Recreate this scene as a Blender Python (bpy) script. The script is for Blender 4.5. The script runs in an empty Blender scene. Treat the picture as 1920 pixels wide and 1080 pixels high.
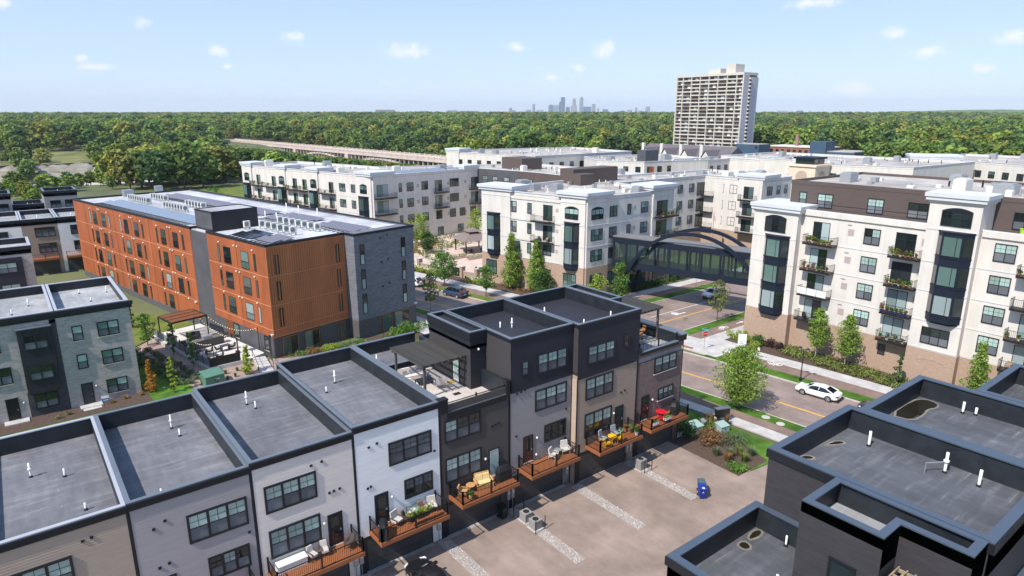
import bpy, math, random
from mathutils import Vector, Matrix
R = math.radians
random.seed(7)
sc = bpy.context.scene
col = sc.collection
# ---------------------------------------------------------------- camera
AZ = R(52.2); PITCH = R(14.874); CAMH = 31.0
cam = bpy.data.cameras.new('camera'); camo = bpy.data.objects.new('camera', cam); col.objects.link(camo)
camo.location = (0, 0, CAMH); camo.rotation_euler = (R(90) - PITCH, 0, AZ - R(90))
cam.sensor_width = 36; cam.lens = 1235 / 1920 * 36; cam.clip_start = 0.5; cam.clip_end = 40000
sc.camera = camo
sc.render.engine = 'CYCLES'
# ---------------------------------------------------------------- sun and sky
SUN_EL = R(50); SUN_AZ = R(180 + 8)          # angle from +X, anticlockwise: the sun stands over -X, a little to -Y
sdir = Vector((math.cos(SUN_AZ) * math.cos(SUN_EL), math.sin(SUN_AZ) * math.cos(SUN_EL), math.sin(SUN_EL)))
sl = bpy.data.lights.new('sun', 'SUN'); sl.energy = 3.6; sl.angle = R(0.55); sl.color = (1, 0.95, 0.87)
so = bpy.data.objects.new('sun', sl); col.objects.link(so); so.rotation_euler = sdir.to_track_quat('Z', 'Y').to_euler()
so.location = (-60, 30, 120)
wd = bpy.data.worlds.new('World'); sc.world = wd; wd.use_nodes = True
wn = wd.node_tree.nodes; wl = wd.node_tree.links
bg = wn['Background']; bg.inputs['Strength'].default_value = 0.15
sky = wn.new('ShaderNodeTexSky'); sky.sky_type = 'NISHITA'; sky.sun_disc = False
sky.sun_elevation = SUN_EL; sky.sun_rotation = math.atan2(sdir.x, sdir.y)
sky.altitude = 300; sky.air_density = 1.0; sky.dust_density = 0.0; sky.ozone_density = 3.0
vs = sc.view_settings; vs.view_transform = 'Standard'; vs.look = 'None'; vs.exposure = 0.74; vs.gamma = 1; vs.use_curve_mapping = False

def pxdir(x, y):      # photograph pixel to a direction of the sky (used for the cloud list only)
    v = -(y - 540); u = x - 960; F = 1235
    fy = F * math.cos(PITCH) + v * math.sin(PITCH); fz = -F * math.sin(PITCH) + v * math.cos(PITCH)
    X = fy * math.cos(AZ) + u * math.sin(AZ); Y = fy * math.sin(AZ) - u * math.cos(AZ)
    return math.atan2(Y, X), math.atan2(fz, math.hypot(X, Y))
# small fair-weather clouds, given by azimuth, elevation and angular size
CL = [(1520, 6, 62, 11), (4, 6, 30, 12), (268, 41, 17, 14), (409, 96, 24, 13), (553, 70, 33, 14), (424, 125, 11, 7), (150, 110, 18, 8), (180, 126, 40, 9),
      (966, 90, 29, 11), (1083, 126, 20, 11), (1034, 145, 20, 9), (1597, 166, 40, 22), (1678, 63, 25, 13), (1737, 98, 34, 11), (1898, 67, 30, 15), (1845, 128, 23, 10)]
CL = [(pxdir(x, y), w / 1300, h / 1300) for x, y, w, h in CL]
rr = random.Random(3)
CL += [((rr.uniform(-3.1, 3.1), rr.uniform(.05, .6)), rr.uniform(.02, .05), rr.uniform(.008, .02)) for _ in range(14)]
tc = wn.new('ShaderNodeTexCoord'); sep = wn.new('ShaderNodeSeparateXYZ'); wl.new(tc.outputs['Generated'], sep.inputs[0])
def wm(op, a, b=None):
    n = wn.new('ShaderNodeMath'); n.operation = op
    for i, q in enumerate((a, b)):
        if q is None: continue
        if isinstance(q, (int, float)): n.inputs[i].default_value = q
        else: wl.new(q, n.inputs[i])
    return n.outputs[0]
w_az = wm('ARCTAN2', sep.outputs[1], sep.outputs[0]); w_el = wm('ARCSINE', sep.outputs[2])
cmb = wn.new('ShaderNodeCombineXYZ'); wl.new(w_az, cmb.inputs[0]); wl.new(w_el, cmb.inputs[1])
nz = wn.new('ShaderNodeTexNoise'); nz.inputs['Scale'].default_value = 55; nz.inputs['Detail'].default_value = 6; nz.inputs['Roughness'].default_value = .62
wl.new(cmb.outputs[0], nz.inputs['Vector'])
acc = None
for (a, e), w, h in CL:
    vm = wn.new('ShaderNodeVectorMath'); vm.operation = 'SUBTRACT'; wl.new(cmb.outputs[0], vm.inputs[0]); vm.inputs[1].default_value = (a, e, 0)
    v2 = wn.new('ShaderNodeVectorMath'); v2.operation = 'MULTIPLY'; wl.new(vm.outputs[0], v2.inputs[0]); v2.inputs[1].default_value = (1 / w, 1 / h, 0)
    v3 = wn.new('ShaderNodeVectorMath'); v3.operation = 'LENGTH'; wl.new(v2.outputs[0], v3.inputs[0])
    g = wm('SUBTRACT', 1.0, v3.outputs['Value'])
    acc = g if acc is None else wm('MAXIMUM', acc, g)
dens = wm('ADD', acc, wm('MULTIPLY', wm('SUBTRACT', nz.outputs['Fac'], .5), 2.4))
mr = wn.new('ShaderNodeMapRange'); mr.interpolation_type = 'SMOOTHSTEP'; wl.new(dens, mr.inputs[0])
mr.inputs[1].default_value = 0.0; mr.inputs[2].default_value = 1.15; mr.inputs[3].default_value = 0; mr.inputs[4].default_value = .8
# thin summer haze: the clear sky model is veiled by a pale blue that whitens towards the horizon, the same all round
ge = wn.new('ShaderNodeMapRange'); ge.interpolation_type = 'SMOOTHSTEP'; wl.new(w_el, ge.inputs[0]); ge.inputs[1].default_value = -.02; ge.inputs[2].default_value = .34
gm_ = wn.new('ShaderNodeMix'); gm_.data_type = 'RGBA'; wl.new(ge.outputs[0], gm_.inputs['Factor']); gm_.inputs['A'].default_value = (2.5, 3.1, 3.95, 1); gm_.inputs['B'].default_value = (1.5, 2.3, 3.8, 1)
hz = wn.new('ShaderNodeMix'); hz.data_type = 'RGBA'; hz.inputs['Factor'].default_value = .85; wl.new(sky.outputs[0], hz.inputs['A']); wl.new(gm_.outputs['Result'], hz.inputs['B'])
mx = wn.new('ShaderNodeMix'); mx.data_type = 'RGBA'; wl.new(mr.outputs[0], mx.inputs['Factor']); wl.new(hz.outputs['Result'], mx.inputs['A']); mx.inputs['B'].default_value = (4.4, 4.35, 4.45, 1)
wl.new(mx.outputs['Result'], bg.inputs['Color'])

# ---------------------------------------------------------------- helpers
def M(name, c, rough=.75, metal=0., var=0., vs=2., bump=0., bs=40., spec=.4, coat=0., orand=0., island=0., stretch=None, c2=None, hue=0.):
    m = bpy.data.materials.new(name); m.use_nodes = True; n = m.node_tree.nodes; l = m.node_tree.links; b = n['Principled BSDF']
    b.inputs['Base Color'].default_value = (*c, 1); b.inputs['Roughness'].default_value = rough; b.inputs['Metallic'].default_value = metal
    b.inputs['Specular IOR Level'].default_value = spec; b.inputs['Coat Weight'].default_value = coat
    out = None
    if var or bump or c2:
        t = n.new('ShaderNodeTexCoord'); mp = n.new('ShaderNodeMapping'); l.new(t.outputs['Object'], mp.inputs[0])
        if stretch: mp.inputs['Scale'].default_value = stretch
        nz = n.new('ShaderNodeTexNoise'); nz.inputs['Scale'].default_value = vs; nz.inputs['Detail'].default_value = 6; nz.inputs['Roughness'].default_value = .6
        l.new(mp.outputs[0], nz.inputs['Vector'])
        mix = n.new('ShaderNodeMix'); mix.data_type = 'RGBA'
        a = tuple(max(0, q * (1 - var)) for q in c); bb = c2 or tuple(q * (1 + var) for q in c)
        if c2: a = c
        mix.inputs['A'].default_value = (*a, 1); mix.inputs['B'].default_value = (*bb, 1)
        r = n.new('ShaderNodeMapRange'); r.inputs[1].default_value = .32; r.inputs[2].default_value = .68; l.new(nz.outputs['Fac'], r.inputs[0])
        l.new(r.outputs[0], mix.inputs['Factor']); out = mix.outputs['Result']
        if bump:
            n2 = n.new('ShaderNodeTexNoise'); n2.inputs['Scale'].default_value = bs; n2.inputs['Detail'].default_value = 4; l.new(mp.outputs[0], n2.inputs['Vector'])
            bp = n.new('ShaderNodeBump'); bp.inputs['Strength'].default_value = bump; bp.inputs['Distance'].default_value = .02
            l.new(n2.outputs['Fac'], bp.inputs['Height']); l.new(bp.outputs[0], b.inputs['Normal'])
    for amt, kind in ((orand, 'o'), (island, 'i')):
        if not amt: continue
        if kind == 'o': s = n.new('ShaderNodeObjectInfo').outputs['Random']
        else: s = n.new('ShaderNodeNewGeometry').outputs['Random Per Island']
        hs = n.new('ShaderNodeHueSaturation'); r = n.new('ShaderNodeMapRange'); r.inputs[3].default_value = 1 - amt; r.inputs[4].default_value = 1 + amt
        l.new(s, r.inputs[0]); l.new(r.outputs[0], hs.inputs['Value'])
        if hue:
            r2 = n.new('ShaderNodeMapRange'); r2.inputs[3].default_value = .5 - hue; r2.inputs[4].default_value = .5 + hue * .6
            w = n.new('ShaderNodeMath'); w.operation = 'FRACT'; k = n.new('ShaderNodeMath'); k.operation = 'MULTIPLY'; k.inputs[1].default_value = 7.31
            l.new(s, k.inputs[0]); l.new(k.outputs[0], w.inputs[0]); l.new(w.outputs[0], r2.inputs[0]); l.new(r2.outputs[0], hs.inputs['Hue'])
        if out is None: hs.inputs['Color'].default_value = (*c, 1)
        else: l.new(out, hs.inputs['Color'])
        out = hs.outputs[0]
    if out is not None: l.new(out, b.inputs['Base Color'])
    return m

def leafmat(name, c, **k):
    m = M(name, c, rough=.6, spec=.25, **k); n = m.node_tree.nodes; l = m.node_tree.links; b = n['Principled BSDF']
    tr = n.new('ShaderNodeBsdfTranslucent'); ms = n.new('ShaderNodeMixShader'); ms.inputs[0].default_value = .28
    src = b.inputs['Base Color'].links[0].from_socket if b.inputs['Base Color'].links else None
    if src: l.new(src, tr.inputs[0])
    else: tr.inputs[0].default_value = (*c, 1)
    l.new(b.outputs[0], ms.inputs[1]); l.new(tr.outputs[0], ms.inputs[2]); l.new(ms.outputs[0], n['Material Output'].inputs[0])
    return m

def brickmat(name, c1, c2, mortar, w=.2, h=.067, var=.25, rough=.85, mort=.012, msize=None):
    m = bpy.data.materials.new(name); m.use_nodes = True; n = m.node_tree.nodes; l = m.node_tree.links; b = n['Principled BSDF']
    b.inputs['Roughness'].default_value = rough; b.inputs['Specular IOR Level'].default_value = .25
    t = n.new('ShaderNodeTexCoord'); s = n.new('ShaderNodeSeparateXYZ'); l.new(t.outputs['Object'], s.inputs[0])
    ad = n.new('ShaderNodeMath'); ad.operation = 'ADD'; l.new(s.outputs[0], ad.inputs[0]); l.new(s.outputs[1], ad.inputs[1])
    cb = n.new('ShaderNodeCombineXYZ'); l.new(ad.outputs[0], cb.inputs[0]); l.new(s.outputs[2], cb.inputs[1])
    br = n.new('ShaderNodeTexBrick'); br.inputs['Scale'].default_value = 1; br.inputs['Brick Width'].default_value = w; br.inputs['Row Height'].default_value = h
    br.inputs['Mortar Size'].default_value = mort; br.inputs['Color1'].default_value = (*c1, 1); br.inputs['Color2'].default_value = (*c2, 1); br.inputs['Mortar'].default_value = (*mortar, 1)
    l.new(cb.outputs[0], br.inputs['Vector'])
    nz = n.new('ShaderNodeTexNoise'); nz.inputs['Scale'].default_value = 2.6; nz.inputs['Detail'].default_value = 9; nz.inputs['Roughness'].default_value = .7; l.new(cb.outputs[0], nz.inputs['Vector'])
    mix = n.new('ShaderNodeMix'); mix.data_type = 'RGBA'; mix.blend_type = 'MULTIPLY'; mix.inputs['Factor'].default_value = 1
    r = n.new('ShaderNodeMapRange'); r.inputs[1].default_value = .3; r.inputs[2].default_value = .7; r.inputs[3].default_value = 1 - var; r.inputs[4].default_value = 1 + var; l.new(nz.outputs['Fac'], r.inputs[0])
    l.new(br.outputs['Color'], mix.inputs['A']); l.new(r.outputs[0], mix.inputs['B']); l.new(mix.outputs['Result'], b.inputs['Base Color'])
    bp = n.new('ShaderNodeBump'); bp.inputs['Strength'].default_value = .5; bp.inputs['Distance'].default_value = .01; bp.invert = True; l.new(br.outputs['Fac'], bp.inputs['Height']); l.new(bp.outputs[0], b.inputs['Normal'])
    return m

def dirt(m, sc_=.5, lo=.75, hi=1.1, stretch=(1, 1, 1), a=.4, b=.65):      # wear and stains: multiplies the colour by a second noise
    n = m.node_tree.nodes; l = m.node_tree.links; p = n['Principled BSDF']; t = n.new('ShaderNodeTexCoord'); mp = n.new('ShaderNodeMapping'); mp.inputs['Scale'].default_value = stretch; l.new(t.outputs['Object'], mp.inputs[0])
    z = n.new('ShaderNodeTexNoise'); z.inputs['Scale'].default_value = sc_; z.inputs['Detail'].default_value = 8; z.inputs['Roughness'].default_value = .65; l.new(mp.outputs[0], z.inputs['Vector'])
    r = n.new('ShaderNodeMapRange'); r.inputs[1].default_value = a; r.inputs[2].default_value = b; r.inputs[3].default_value = lo; r.inputs[4].default_value = hi; l.new(z.outputs['Fac'], r.inputs[0])
    x = n.new('ShaderNodeMix'); x.data_type = 'RGBA'; x.blend_type = 'MULTIPLY'; x.inputs['Factor'].default_value = 1
    if p.inputs['Base Color'].links: l.new(p.inputs['Base Color'].links[0].from_socket, x.inputs['A'])
    else: x.inputs['A'].default_value = p.inputs['Base Color'].default_value
    l.new(r.outputs[0], x.inputs['B']); l.new(x.outputs['Result'], p.inputs['Base Color']); return m

class Fr:       # a wall frame: s runs left to right seen from outside, d outwards, z up
    def __init__(s, x, y, deg): s.x, s.y, s.deg = x, y, deg; a = R(deg); s.ax, s.ay = math.cos(a), math.sin(a); s.nx, s.ny = math.sin(a), -math.cos(a)
    def p(s, q, d=0., z=0.): return (s.x + s.ax * q + s.nx * d, s.y + s.ay * q + s.ny * d, z)

class MB:
    def __init__(s): s.v = []; s.f = []; s.m = []; s.mi = 0
    def add(s, vs, fs): o = len(s.v); s.v += vs; s.f += [tuple(i + o for i in f) for f in fs]; s.m += [s.mi] * len(fs); return s
    def hexa(s, a): return s.add(a, [(3, 2, 1, 0), (4, 5, 6, 7), (0, 1, 5, 4), (1, 2, 6, 5), (2, 3, 7, 6), (3, 0, 4, 7)])
    def box(s, x0, x1, y0, y1, z0, z1): return s.hexa([(x0, y0, z0), (x1, y0, z0), (x1, y1, z0), (x0, y1, z0), (x0, y0, z1), (x1, y0, z1), (x1, y1, z1), (x0, y1, z1)])
    def fb(s, fr, s0, s1, d0, d1, z0, z1):      # box in a wall frame, d1 > d0 outwards
        q = [fr.p(s0, d1), fr.p(s1, d1), fr.p(s1, d0), fr.p(s0, d0)]
        return s.hexa([(x, y, z0) for x, y, _ in q] + [(x, y, z1) for x, y, _ in q])
    def quad(s, *p): return s.add(list(p), [tuple(range(len(p)))])
    def prism(s, poly, z0, z1, cap=True):
        n = len(poly); a = sum(poly[i][0] * poly[(i + 1) % n][1] - poly[(i + 1) % n][0] * poly[i][1] for i in range(n))
        if a < 0: poly = poly[::-1]
        vs = [(x, y, z0) for x, y in poly] + [(x, y, z1) for x, y in poly]
        fs = [(i, (i + 1) % n, n + (i + 1) % n, n + i) for i in range(n)]
        if cap: fs += [tuple(range(n, 2 * n)), tuple(range(n - 1, -1, -1))]
        return s.add(vs, fs)
    def ring(s, poly, inset, z0, z1):       # wall round a polygon (CCW), thickness inset
        n = len(poly); a = sum(poly[i][0] * poly[(i + 1) % n][1] - poly[(i + 1) % n][0] * poly[i][1] for i in range(n))
        if a < 0: poly = poly[::-1]
        inn = offset(poly, inset)
        vs = [(x, y, z) for z in (z0, z1) for P in (poly, inn) for x, y in P]; fs = []
        for i in range(n):
            j = (i + 1) % n
            fs += [(i, j, 2 * n + j, 2 * n + i), (n + j, n + i, 3 * n + i, 3 * n + j), (2 * n + i, 2 * n + j, 3 * n + j, 3 * n + i), (j, i, n + i, n + j)]
        return s.add(vs, fs)
    def cyl(s, p0, p1, r0, r1=None, n=8, cap=True):
        r1 = r0 if r1 is None else r1; a = Vector(p0); b = Vector(p1); d = (b - a).normalized(); u = d.orthogonal().normalized(); w = d.cross(u)
        vs = []
        for P, r in ((a, r0), (b, r1)):
            for i in range(n): t = 2 * math.pi * i / n; vs.append(tuple(P + u * (r * math.cos(t)) + w * (r * math.sin(t))))
        fs = [(i, (i + 1) % n, n + (i + 1) % n, n + i) for i in range(n)]
        if cap: fs += [tuple(range(n - 1, -1, -1)), tuple(range(n, 2 * n))]
        return s.add(vs, fs)
    def tube(s, pts, r, n=6):
        for a, b in zip(pts, pts[1:]): s.cyl(a, b, r, r, n)
        return s
    def lathe(s, c, prof, n=12):     # prof: list of (r, z)
        vs = []; fs = []; k = len(prof)
        for i in range(n):
            t = 2 * math.pi * i / n
            vs += [(c[0] + r * math.cos(t), c[1] + r * math.sin(t), c[2] + z) for r, z in prof]
        for i in range(n):
            j = (i + 1) % n
            fs += [(i * k + q, j * k + q, j * k + q + 1, i * k + q + 1) for q in range(k - 1)]
        return s.add(vs, fs)
    def mesh(s, name, mats, smooth=False):
        me = bpy.data.meshes.new(name); me.from_pydata(s.v, [], s.f)
        for q in (mats if isinstance(mats, (list, tuple)) else [mats]): me.materials.append(q)
        if any(s.m): me.polygons.foreach_set('material_index', s.m)
        if smooth: me.polygons.foreach_set('use_smooth', [True] * len(s.f))
        me.update(); return me

def offset(poly, d):
    n = len(poly); out = []
    for i in range(n):
        p0, p1, p2 = poly[i - 1], poly[i], poly[(i + 1) % n]
        e1 = Vector((p1[0] - p0[0], p1[1] - p0[1])).normalized(); e2 = Vector((p2[0] - p1[0], p2[1] - p1[1])).normalized()
        n1 = Vector((-e1.y, e1.x)); n2 = Vector((-e2.y, e2.x)); b = n1 + n2; k = d / max(.2, (1 + n1.dot(n2))); out.append((p1[0] + b.x * k, p1[1] + b.y * k))
    return out
def obj(name, me, parent=None, loc=(0, 0, 0), rz=0., sc_=None):
    o = bpy.data.objects.new(name, me); col.objects.link(o)
    if parent is not None:
        o.parent = parent
        if parent.get('_w'): o.matrix_parent_inverse = Matrix.Translation(-Vector(parent['_w']))
    o.location = loc; o.rotation_euler = (0, 0, rz)
    if sc_ is not None: o.scale = (sc_,) * 3 if isinstance(sc_, (int, float)) else sc_
    return o
def tag(o, label, cat, group=None):
    o['label'] = label; o['category'] = cat
    if group: o['group'] = group
    return o
def thing(name, label, cat, loc, rz=0., group=None, world=False):      # world: the parts of this thing are given in world coordinates
    o = bpy.data.objects.new(name, None); col.objects.link(o); o.location = loc; o.rotation_euler = (0, 0, rz); o.empty_display_size = .3
    if world: o['_w'] = [float(q) for q in loc]
    return tag(o, label, cat, group)
def struct(name, me, kind='structure'):
    o = obj(name, me); o['kind'] = kind; return o
def copy_tree(o, loc, rz, label, group=None):
    def cp(q, par):
        c = q.copy(); col.objects.link(c); c.parent = par
        for ch in q.children: cp(ch, c)
        return c
    r = cp(o, None); r.location = loc; r.rotation_euler = (0, 0, rz); r['label'] = label
    if group: r['group'] = group
    return r
# ---------------------------------------------------------------- materials
asphalt = M('asphalt', (.27, .205, .18), .9, var=.12, vs=.35, bump=.3, bs=60)
alley_m = M('driveway_asphalt', (.3, .225, .185), .92, var=.16, vs=.3, bump=.3, bs=60)
concrete = M('concrete', (.5, .47, .45), .9, var=.1, vs=.8, bump=.2)
path_m = M('brown_path', (.22, .15, .125), .9, var=.12, vs=.6, bump=.3)
kerb_m = M('kerb_concrete', (.47, .42, .38), .9, var=.1, vs=1)
grass_m = M('lawn_grass', (.075, .155, .022), .9, var=.35, vs=.5, bump=.9, bs=25, spec=.1)
dry_m = M('dry_grass', (.2, .19, .05), .9, var=.4, vs=.35, bump=.9, bs=25, spec=.1, c2=(.06, .12, .02))
earth_m = M('ground_earth', (.11, .12, .05), .95, var=.3, vs=.05, bump=.4, bs=2)
mulch_m = M('brown_mulch', (.085, .055, .04), .95, var=.4, vs=4, bump=.8, bs=30)
pinkrock = M('pink_rock_mulch', (.33, .235, .195), .95, var=.3, vs=5, bump=1, bs=30)
gravel_m = M('gravel_stone', (.4, .35, .32), .9, island=.4); dirt(asphalt, .25, .8, 1.1); dirt(asphalt, 1.6, .86, 1.06, (4, .3, 1)); dirt(alley_m, .22, .82, 1.08); dirt(alley_m, 1.1, .9, 1.05, (1, .25, 1)); dirt(concrete, .6, .82, 1.06); dirt(path_m, .5, .82, 1.1); dirt(grass_m, .18, .7, 1.25)
yellow_p = M('yellow_paint', (.62, .33, .06), .8, var=.15, vs=3)
white_p = M('white_paint', (.72, .69, .67), .8, var=.1, vs=3)
brickred = M('red_paver', (.3, .12, .07), .9, var=.2, vs=6)
coping_m = M('metal_coping', (.13, .15, .178), .45, metal=.1, var=.06, vs=.7)
coping_lt = M('pale_metal_coping', (.42, .42, .45), .45, metal=.2, var=.05, vs=.7)
black_t = M('black_trim', (.012, .013, .018), .5, var=.1, vs=2)
black_mt = M('black_metal', (.012, .012, .014), .45, spec=.5)
parap_m = M('parapet_membrane', (.018, .022, .028), .5, var=.3, vs=1.2)
frame_b = M('black_frame', (.014, .016, .02), .4)
wood_o = M('cedar_boards', (.29, .1, .038), .65, var=.25, vs=6, stretch=(.3, 4, 4), bump=.2)
rail_m = M('black_rail', (.01, .01, .012), .4)
white_pvc = M('white_pvc', (.78, .78, .76), .4)
galv = M('galvanised_metal', (.42, .43, .44), .45, metal=.6, var=.1, vs=6)
def glass(name, c, rough=.06, spec=.5, var=0.):
    return M(name, c, rough, spec=spec, coat=.4, orand=var)
g_blind = glass('blind_behind_glass', (.34, .46, .42), .12, .5, .28)
g_screen = M('insect_screen', (.13, .14, .155), .55, orand=.3)
g_dark = glass('dark_glass', (.018, .026, .027), .05, .6, .5)
g_teal = glass('green_tint_glass', (.09, .15, .135), .05, .6, .55)
g_curt = glass('curtain_behind_glass', (.3, .37, .37), .15, .5, .35)
frame_w = M('white_frame', (.7, .7, .68), .5)
garage_m = M('charcoal_garage_door', (.055, .055, .058), .55, var=.08, vs=2)
def roofmat(name, c, light, seam=(1.05, 6.0)):
    m = M(name, c, .82, var=.13, vs=.45, bump=.15, bs=8, spec=.3); n = m.node_tree.nodes; l = m.node_tree.links; b = n['Principled BSDF']
    t = n.new('ShaderNodeTexCoord'); br = n.new('ShaderNodeTexBrick'); mp = n.new('ShaderNodeMapping'); l.new(t.outputs['Object'], mp.inputs[0]); l.new(mp.outputs[0], br.inputs['Vector'])
    br.inputs['Scale'].default_value = 1; br.inputs['Row Height'].default_value = seam[0]; br.inputs['Brick Width'].default_value = seam[1]; br.inputs['Mortar Size'].default_value = .018
    nz = n.new('ShaderNodeTexNoise'); nz.inputs['Scale'].default_value = 1.2; nz.inputs['Detail'].default_value = 7; mp2 = n.new('ShaderNodeMapping'); mp2.inputs['Scale'].default_value = (.35, 2.2, 1)
    l.new(t.outputs['Object'], mp2.inputs[0]); l.new(mp2.outputs[0], nz.inputs['Vector'])
    r = n.new('ShaderNodeMapRange'); r.inputs[1].default_value = .5; r.inputs[2].default_value = .74; l.new(nz.outputs['Fac'], r.inputs[0])
    sm = n.new('ShaderNodeMath'); sm.operation = 'MULTIPLY'; l.new(br.outputs['Fac'], sm.inputs[0]); l.new(r.outputs[0], sm.inputs[1])
    s2 = n.new('ShaderNodeMath'); s2.operation = 'MULTIPLY'; s2.inputs[1].default_value = .34; l.new(r.outputs[0], s2.inputs[0])
    s3 = n.new('ShaderNodeMath'); s3.operation = 'ADD'; s3.use_clamp = True; l.new(sm.outputs[0], s3.inputs[0]); l.new(s2.outputs[0], s3.inputs[1])
    mix = n.new('ShaderNodeMix'); mix.data_type = 'RGBA'; l.new(s3.outputs[0], mix.inputs['Factor']); l.new(b.inputs['Base Color'].links[0].from_socket, mix.inputs['A']); mix.inputs['B'].default_value = (*light, 1)
    l.new(mix.outputs['Result'], b.inputs['Base Color']); dirt(m, .16, .74, 1.12); dirt(m, 2.2, .86, 1.05, (1, .2, 1)); return m
roof_g = roofmat('grey_roof_membrane', (.165, .163, .18), (.36, .355, .35))
roof_d = roofmat('dark_roof_membrane', (.1, .102, .115), (.25, .25, .26))
roof_l = roofmat('light_roof_membrane', (.36, .36, .37), (.55, .55, .55))
roof_w = roofmat('white_roof_membrane', (.5, .45, .41), (.66, .63, .6), (2.4, 12)); roof_o = roofmat('pale_grey_roof', (.5, .5, .52), (.66, .66, .68), (2.4, 12))
# ---------------------------------------------------------------- terrain
def terr(X, Y):
    z = -.16
    if Y > 330:                       # river gorge running along X
        def ss(a, b, t): t = min(1, max(0, (t - a) / (b - a))); return t * t * (3 - 2 * t)
        z += -17 * ss(345, 450, Y) + 10 * ss(575, 592, Y) + 7 * ss(600, 720, Y)
    d = math.hypot(X, Y)
    if d > 1500:
        k = min(1, (d - 1500) / 2500)
        z += k * (5 + 5 * math.sin(X * .0011 + 1) * math.sin(Y * .0013) + 3 * math.sin(X * .0031 + Y * .0017))
        th = math.degrees(math.atan2(Y, X)); z += k * 30 * math.exp(-((th - 17) / 9.) ** 2) * math.exp(-((d - 6000) / 1500.) ** 2)
    return z
def axis(lst):
    out = []
    for a, b, st in lst:
        n = max(1, round((b - a) / st)); out += [a + (b - a) * i / n for i in range(n)]
    return out + [lst[-1][1]]
ax = axis([(-6000, -1000, 1000), (-1000, -100, 100), (-100, 700, 25), (700, 2000, 100), (2000, 6000, 250), (6000, 16000, 1000)])
ay = axis([(-1500, -100, 350), (-100, 320, 60), (320, 760, 8), (760, 2000, 60), (2000, 6000, 250), (6000, 16000, 1000)])
mb = MB(); nx = len(ax)
mb.v = [(x, y, terr(x, y)) for y in ay for x in ax]
mb.f = [(j * nx + i, j * nx + i + 1, (j + 1) * nx + i + 1, (j + 1) * nx + i) for j in range(len(ay) - 1) for i in range(nx - 1)]; mb.m = [0] * len(mb.f)
struct('ground', mb.mesh('ground', earth_m, True))
water_m = M('river_water', (.05, .07, .06), .12, spec=.6)
struct('river', MB().box(-400, 900, 508, 570, -16.8, -16.5).mesh('river', water_m))
# limestone bluff and grass terrace on the far bank, open for a stretch
rock_m = M('limestone_bluff', (.2, .175, .14), .95, var=.5, vs=.35, bump=1, bs=1.5, stretch=(.4, .4, 3), c2=(.36, .32, .26))
mb = MB(); n = 70; rows = 7
for i in range(n + 1):
    x = -120 + i * 3.4
    for j in range(rows):
        t = j / (rows - 1); mb.v.append((x, 574 + 15 * t + random.uniform(-2, 2), -17 + 12.5 * t + random.uniform(-.6, .6)))
mb.f = [(i * rows + j, (i + 1) * rows + j, (i + 1) * rows + j + 1, i * rows + j + 1) for i in range(n) for j in range(rows - 1)]; mb.m = [0] * len(mb.f)
struct('river_bluff', mb.mesh('river_bluff', rock_m, True))
terr_g = M('bluff_top_grass', (.15, .15, .045), .95, var=.45, vs=.05, bump=.5, bs=1)
mb = MB()
for j, (y, z) in enumerate([(588, -4.6), (620, -3.4), (650, -2.4), (690, -.6)]): mb.v += [(-140, y, z), (125, y, z)]
mb.f = [(2 * j, 2 * j + 1, 2 * j + 3, 2 * j + 2) for j in range(3)]; mb.m = [0] * 3
struct('grass_terrace', mb.mesh('grass_terrace', terr_g))
sand_m = M('river_sand', (.42, .37, .31), .95, var=.2, vs=.1)
struct('river_shore', MB().box(-140, 95, 492, 560, -16.4, -16.3).mesh('river_shore', sand_m))
# ---------------------------------------------------------------- streets
CEN = [(66.6, -25), (66.1, 8), (65.35, 30.3), (63.6, 47.6), (60.2, 67), (56.3, 87.6), (54.1, 97.9), (49.3, 120), (42, 150), (33, 185), (22, 222)]
def cat(P, y):                            # centre line at Y by Catmull-Rom like blending
    for i in range(len(P) - 1):
        if P[i][1] <= y <= P[i + 1][1]:
            t = (y - P[i][1]) / (P[i + 1][1] - P[i][1])
            m0 = (P[min(i + 1, len(P) - 1)][0] - P[max(i - 1, 0)][0]) / (P[min(i + 1, len(P) - 1)][1] - P[max(i - 1, 0)][1])
            m1 = (P[min(i + 2, len(P) - 1)][0] - P[i][0]) / (P[min(i + 2, len(P) - 1)][1] - P[i][1])
            h = P[i + 1][1] - P[i][1]
            return (2 * t**3 - 3 * t**2 + 1) * P[i][0] + (t**3 - 2 * t**2 + t) * h * m0 + (-2 * t**3 + 3 * t**2) * P[i + 1][0] + (t**3 - t**2) * h * m1
    return P[-1][0]
def cx(y): return cat(CEN, y)
def strip(o0, o1, y0, y1, z0, z1, st=3.0):
    n = max(1, int((y1 - y0) / st)); L = [(cx(y0 + (y1 - y0) * i / n), y0 + (y1 - y0) * i / n) for i in range(n + 1)]
    poly = [(x + o0, y) for x, y in L] + [(x + o1, y) for x, y in reversed(L)]
    mb = MB(); k = n + 1
    for z in (z0, z1): mb.v += [(x + o0, y, z) for x, y in L] + [(x + o1, y, z) for x, y in L]
    for i in range(n):
        mb.f += [(2 * k + i, 3 * k + i, 3 * k + i + 1, 2 * k + i + 1), (i + 1, i, 2 * k + i, 2 * k + i + 1), (k + i, k + i + 1, 3 * k + i + 1, 3 * k + i)]
    mb.f += [(k, 0, 2 * k, 3 * k)[::-1], (n, k + n, 3 * k + n, 2 * k + n)[::-1]]; mb.m = [0] * len(mb.f); return mb
RZ = -.12
struct('street', strip(-3.9, 6.4, -25, 222, -.2, RZ).mesh('street', asphalt))
struct('cross_street', MB().box(65, 160, 57.6, 70.0, -.2, RZ + .004).mesh('cross_street', asphalt))
struct('centre_line', strip(-.14, .14, -25, 53, RZ, RZ + .008).mesh('centre_line', yellow_p))
struct('centre_line', strip(-.14, .14, 73, 222, RZ, RZ + .008).mesh('centre_line', yellow_p))
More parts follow.
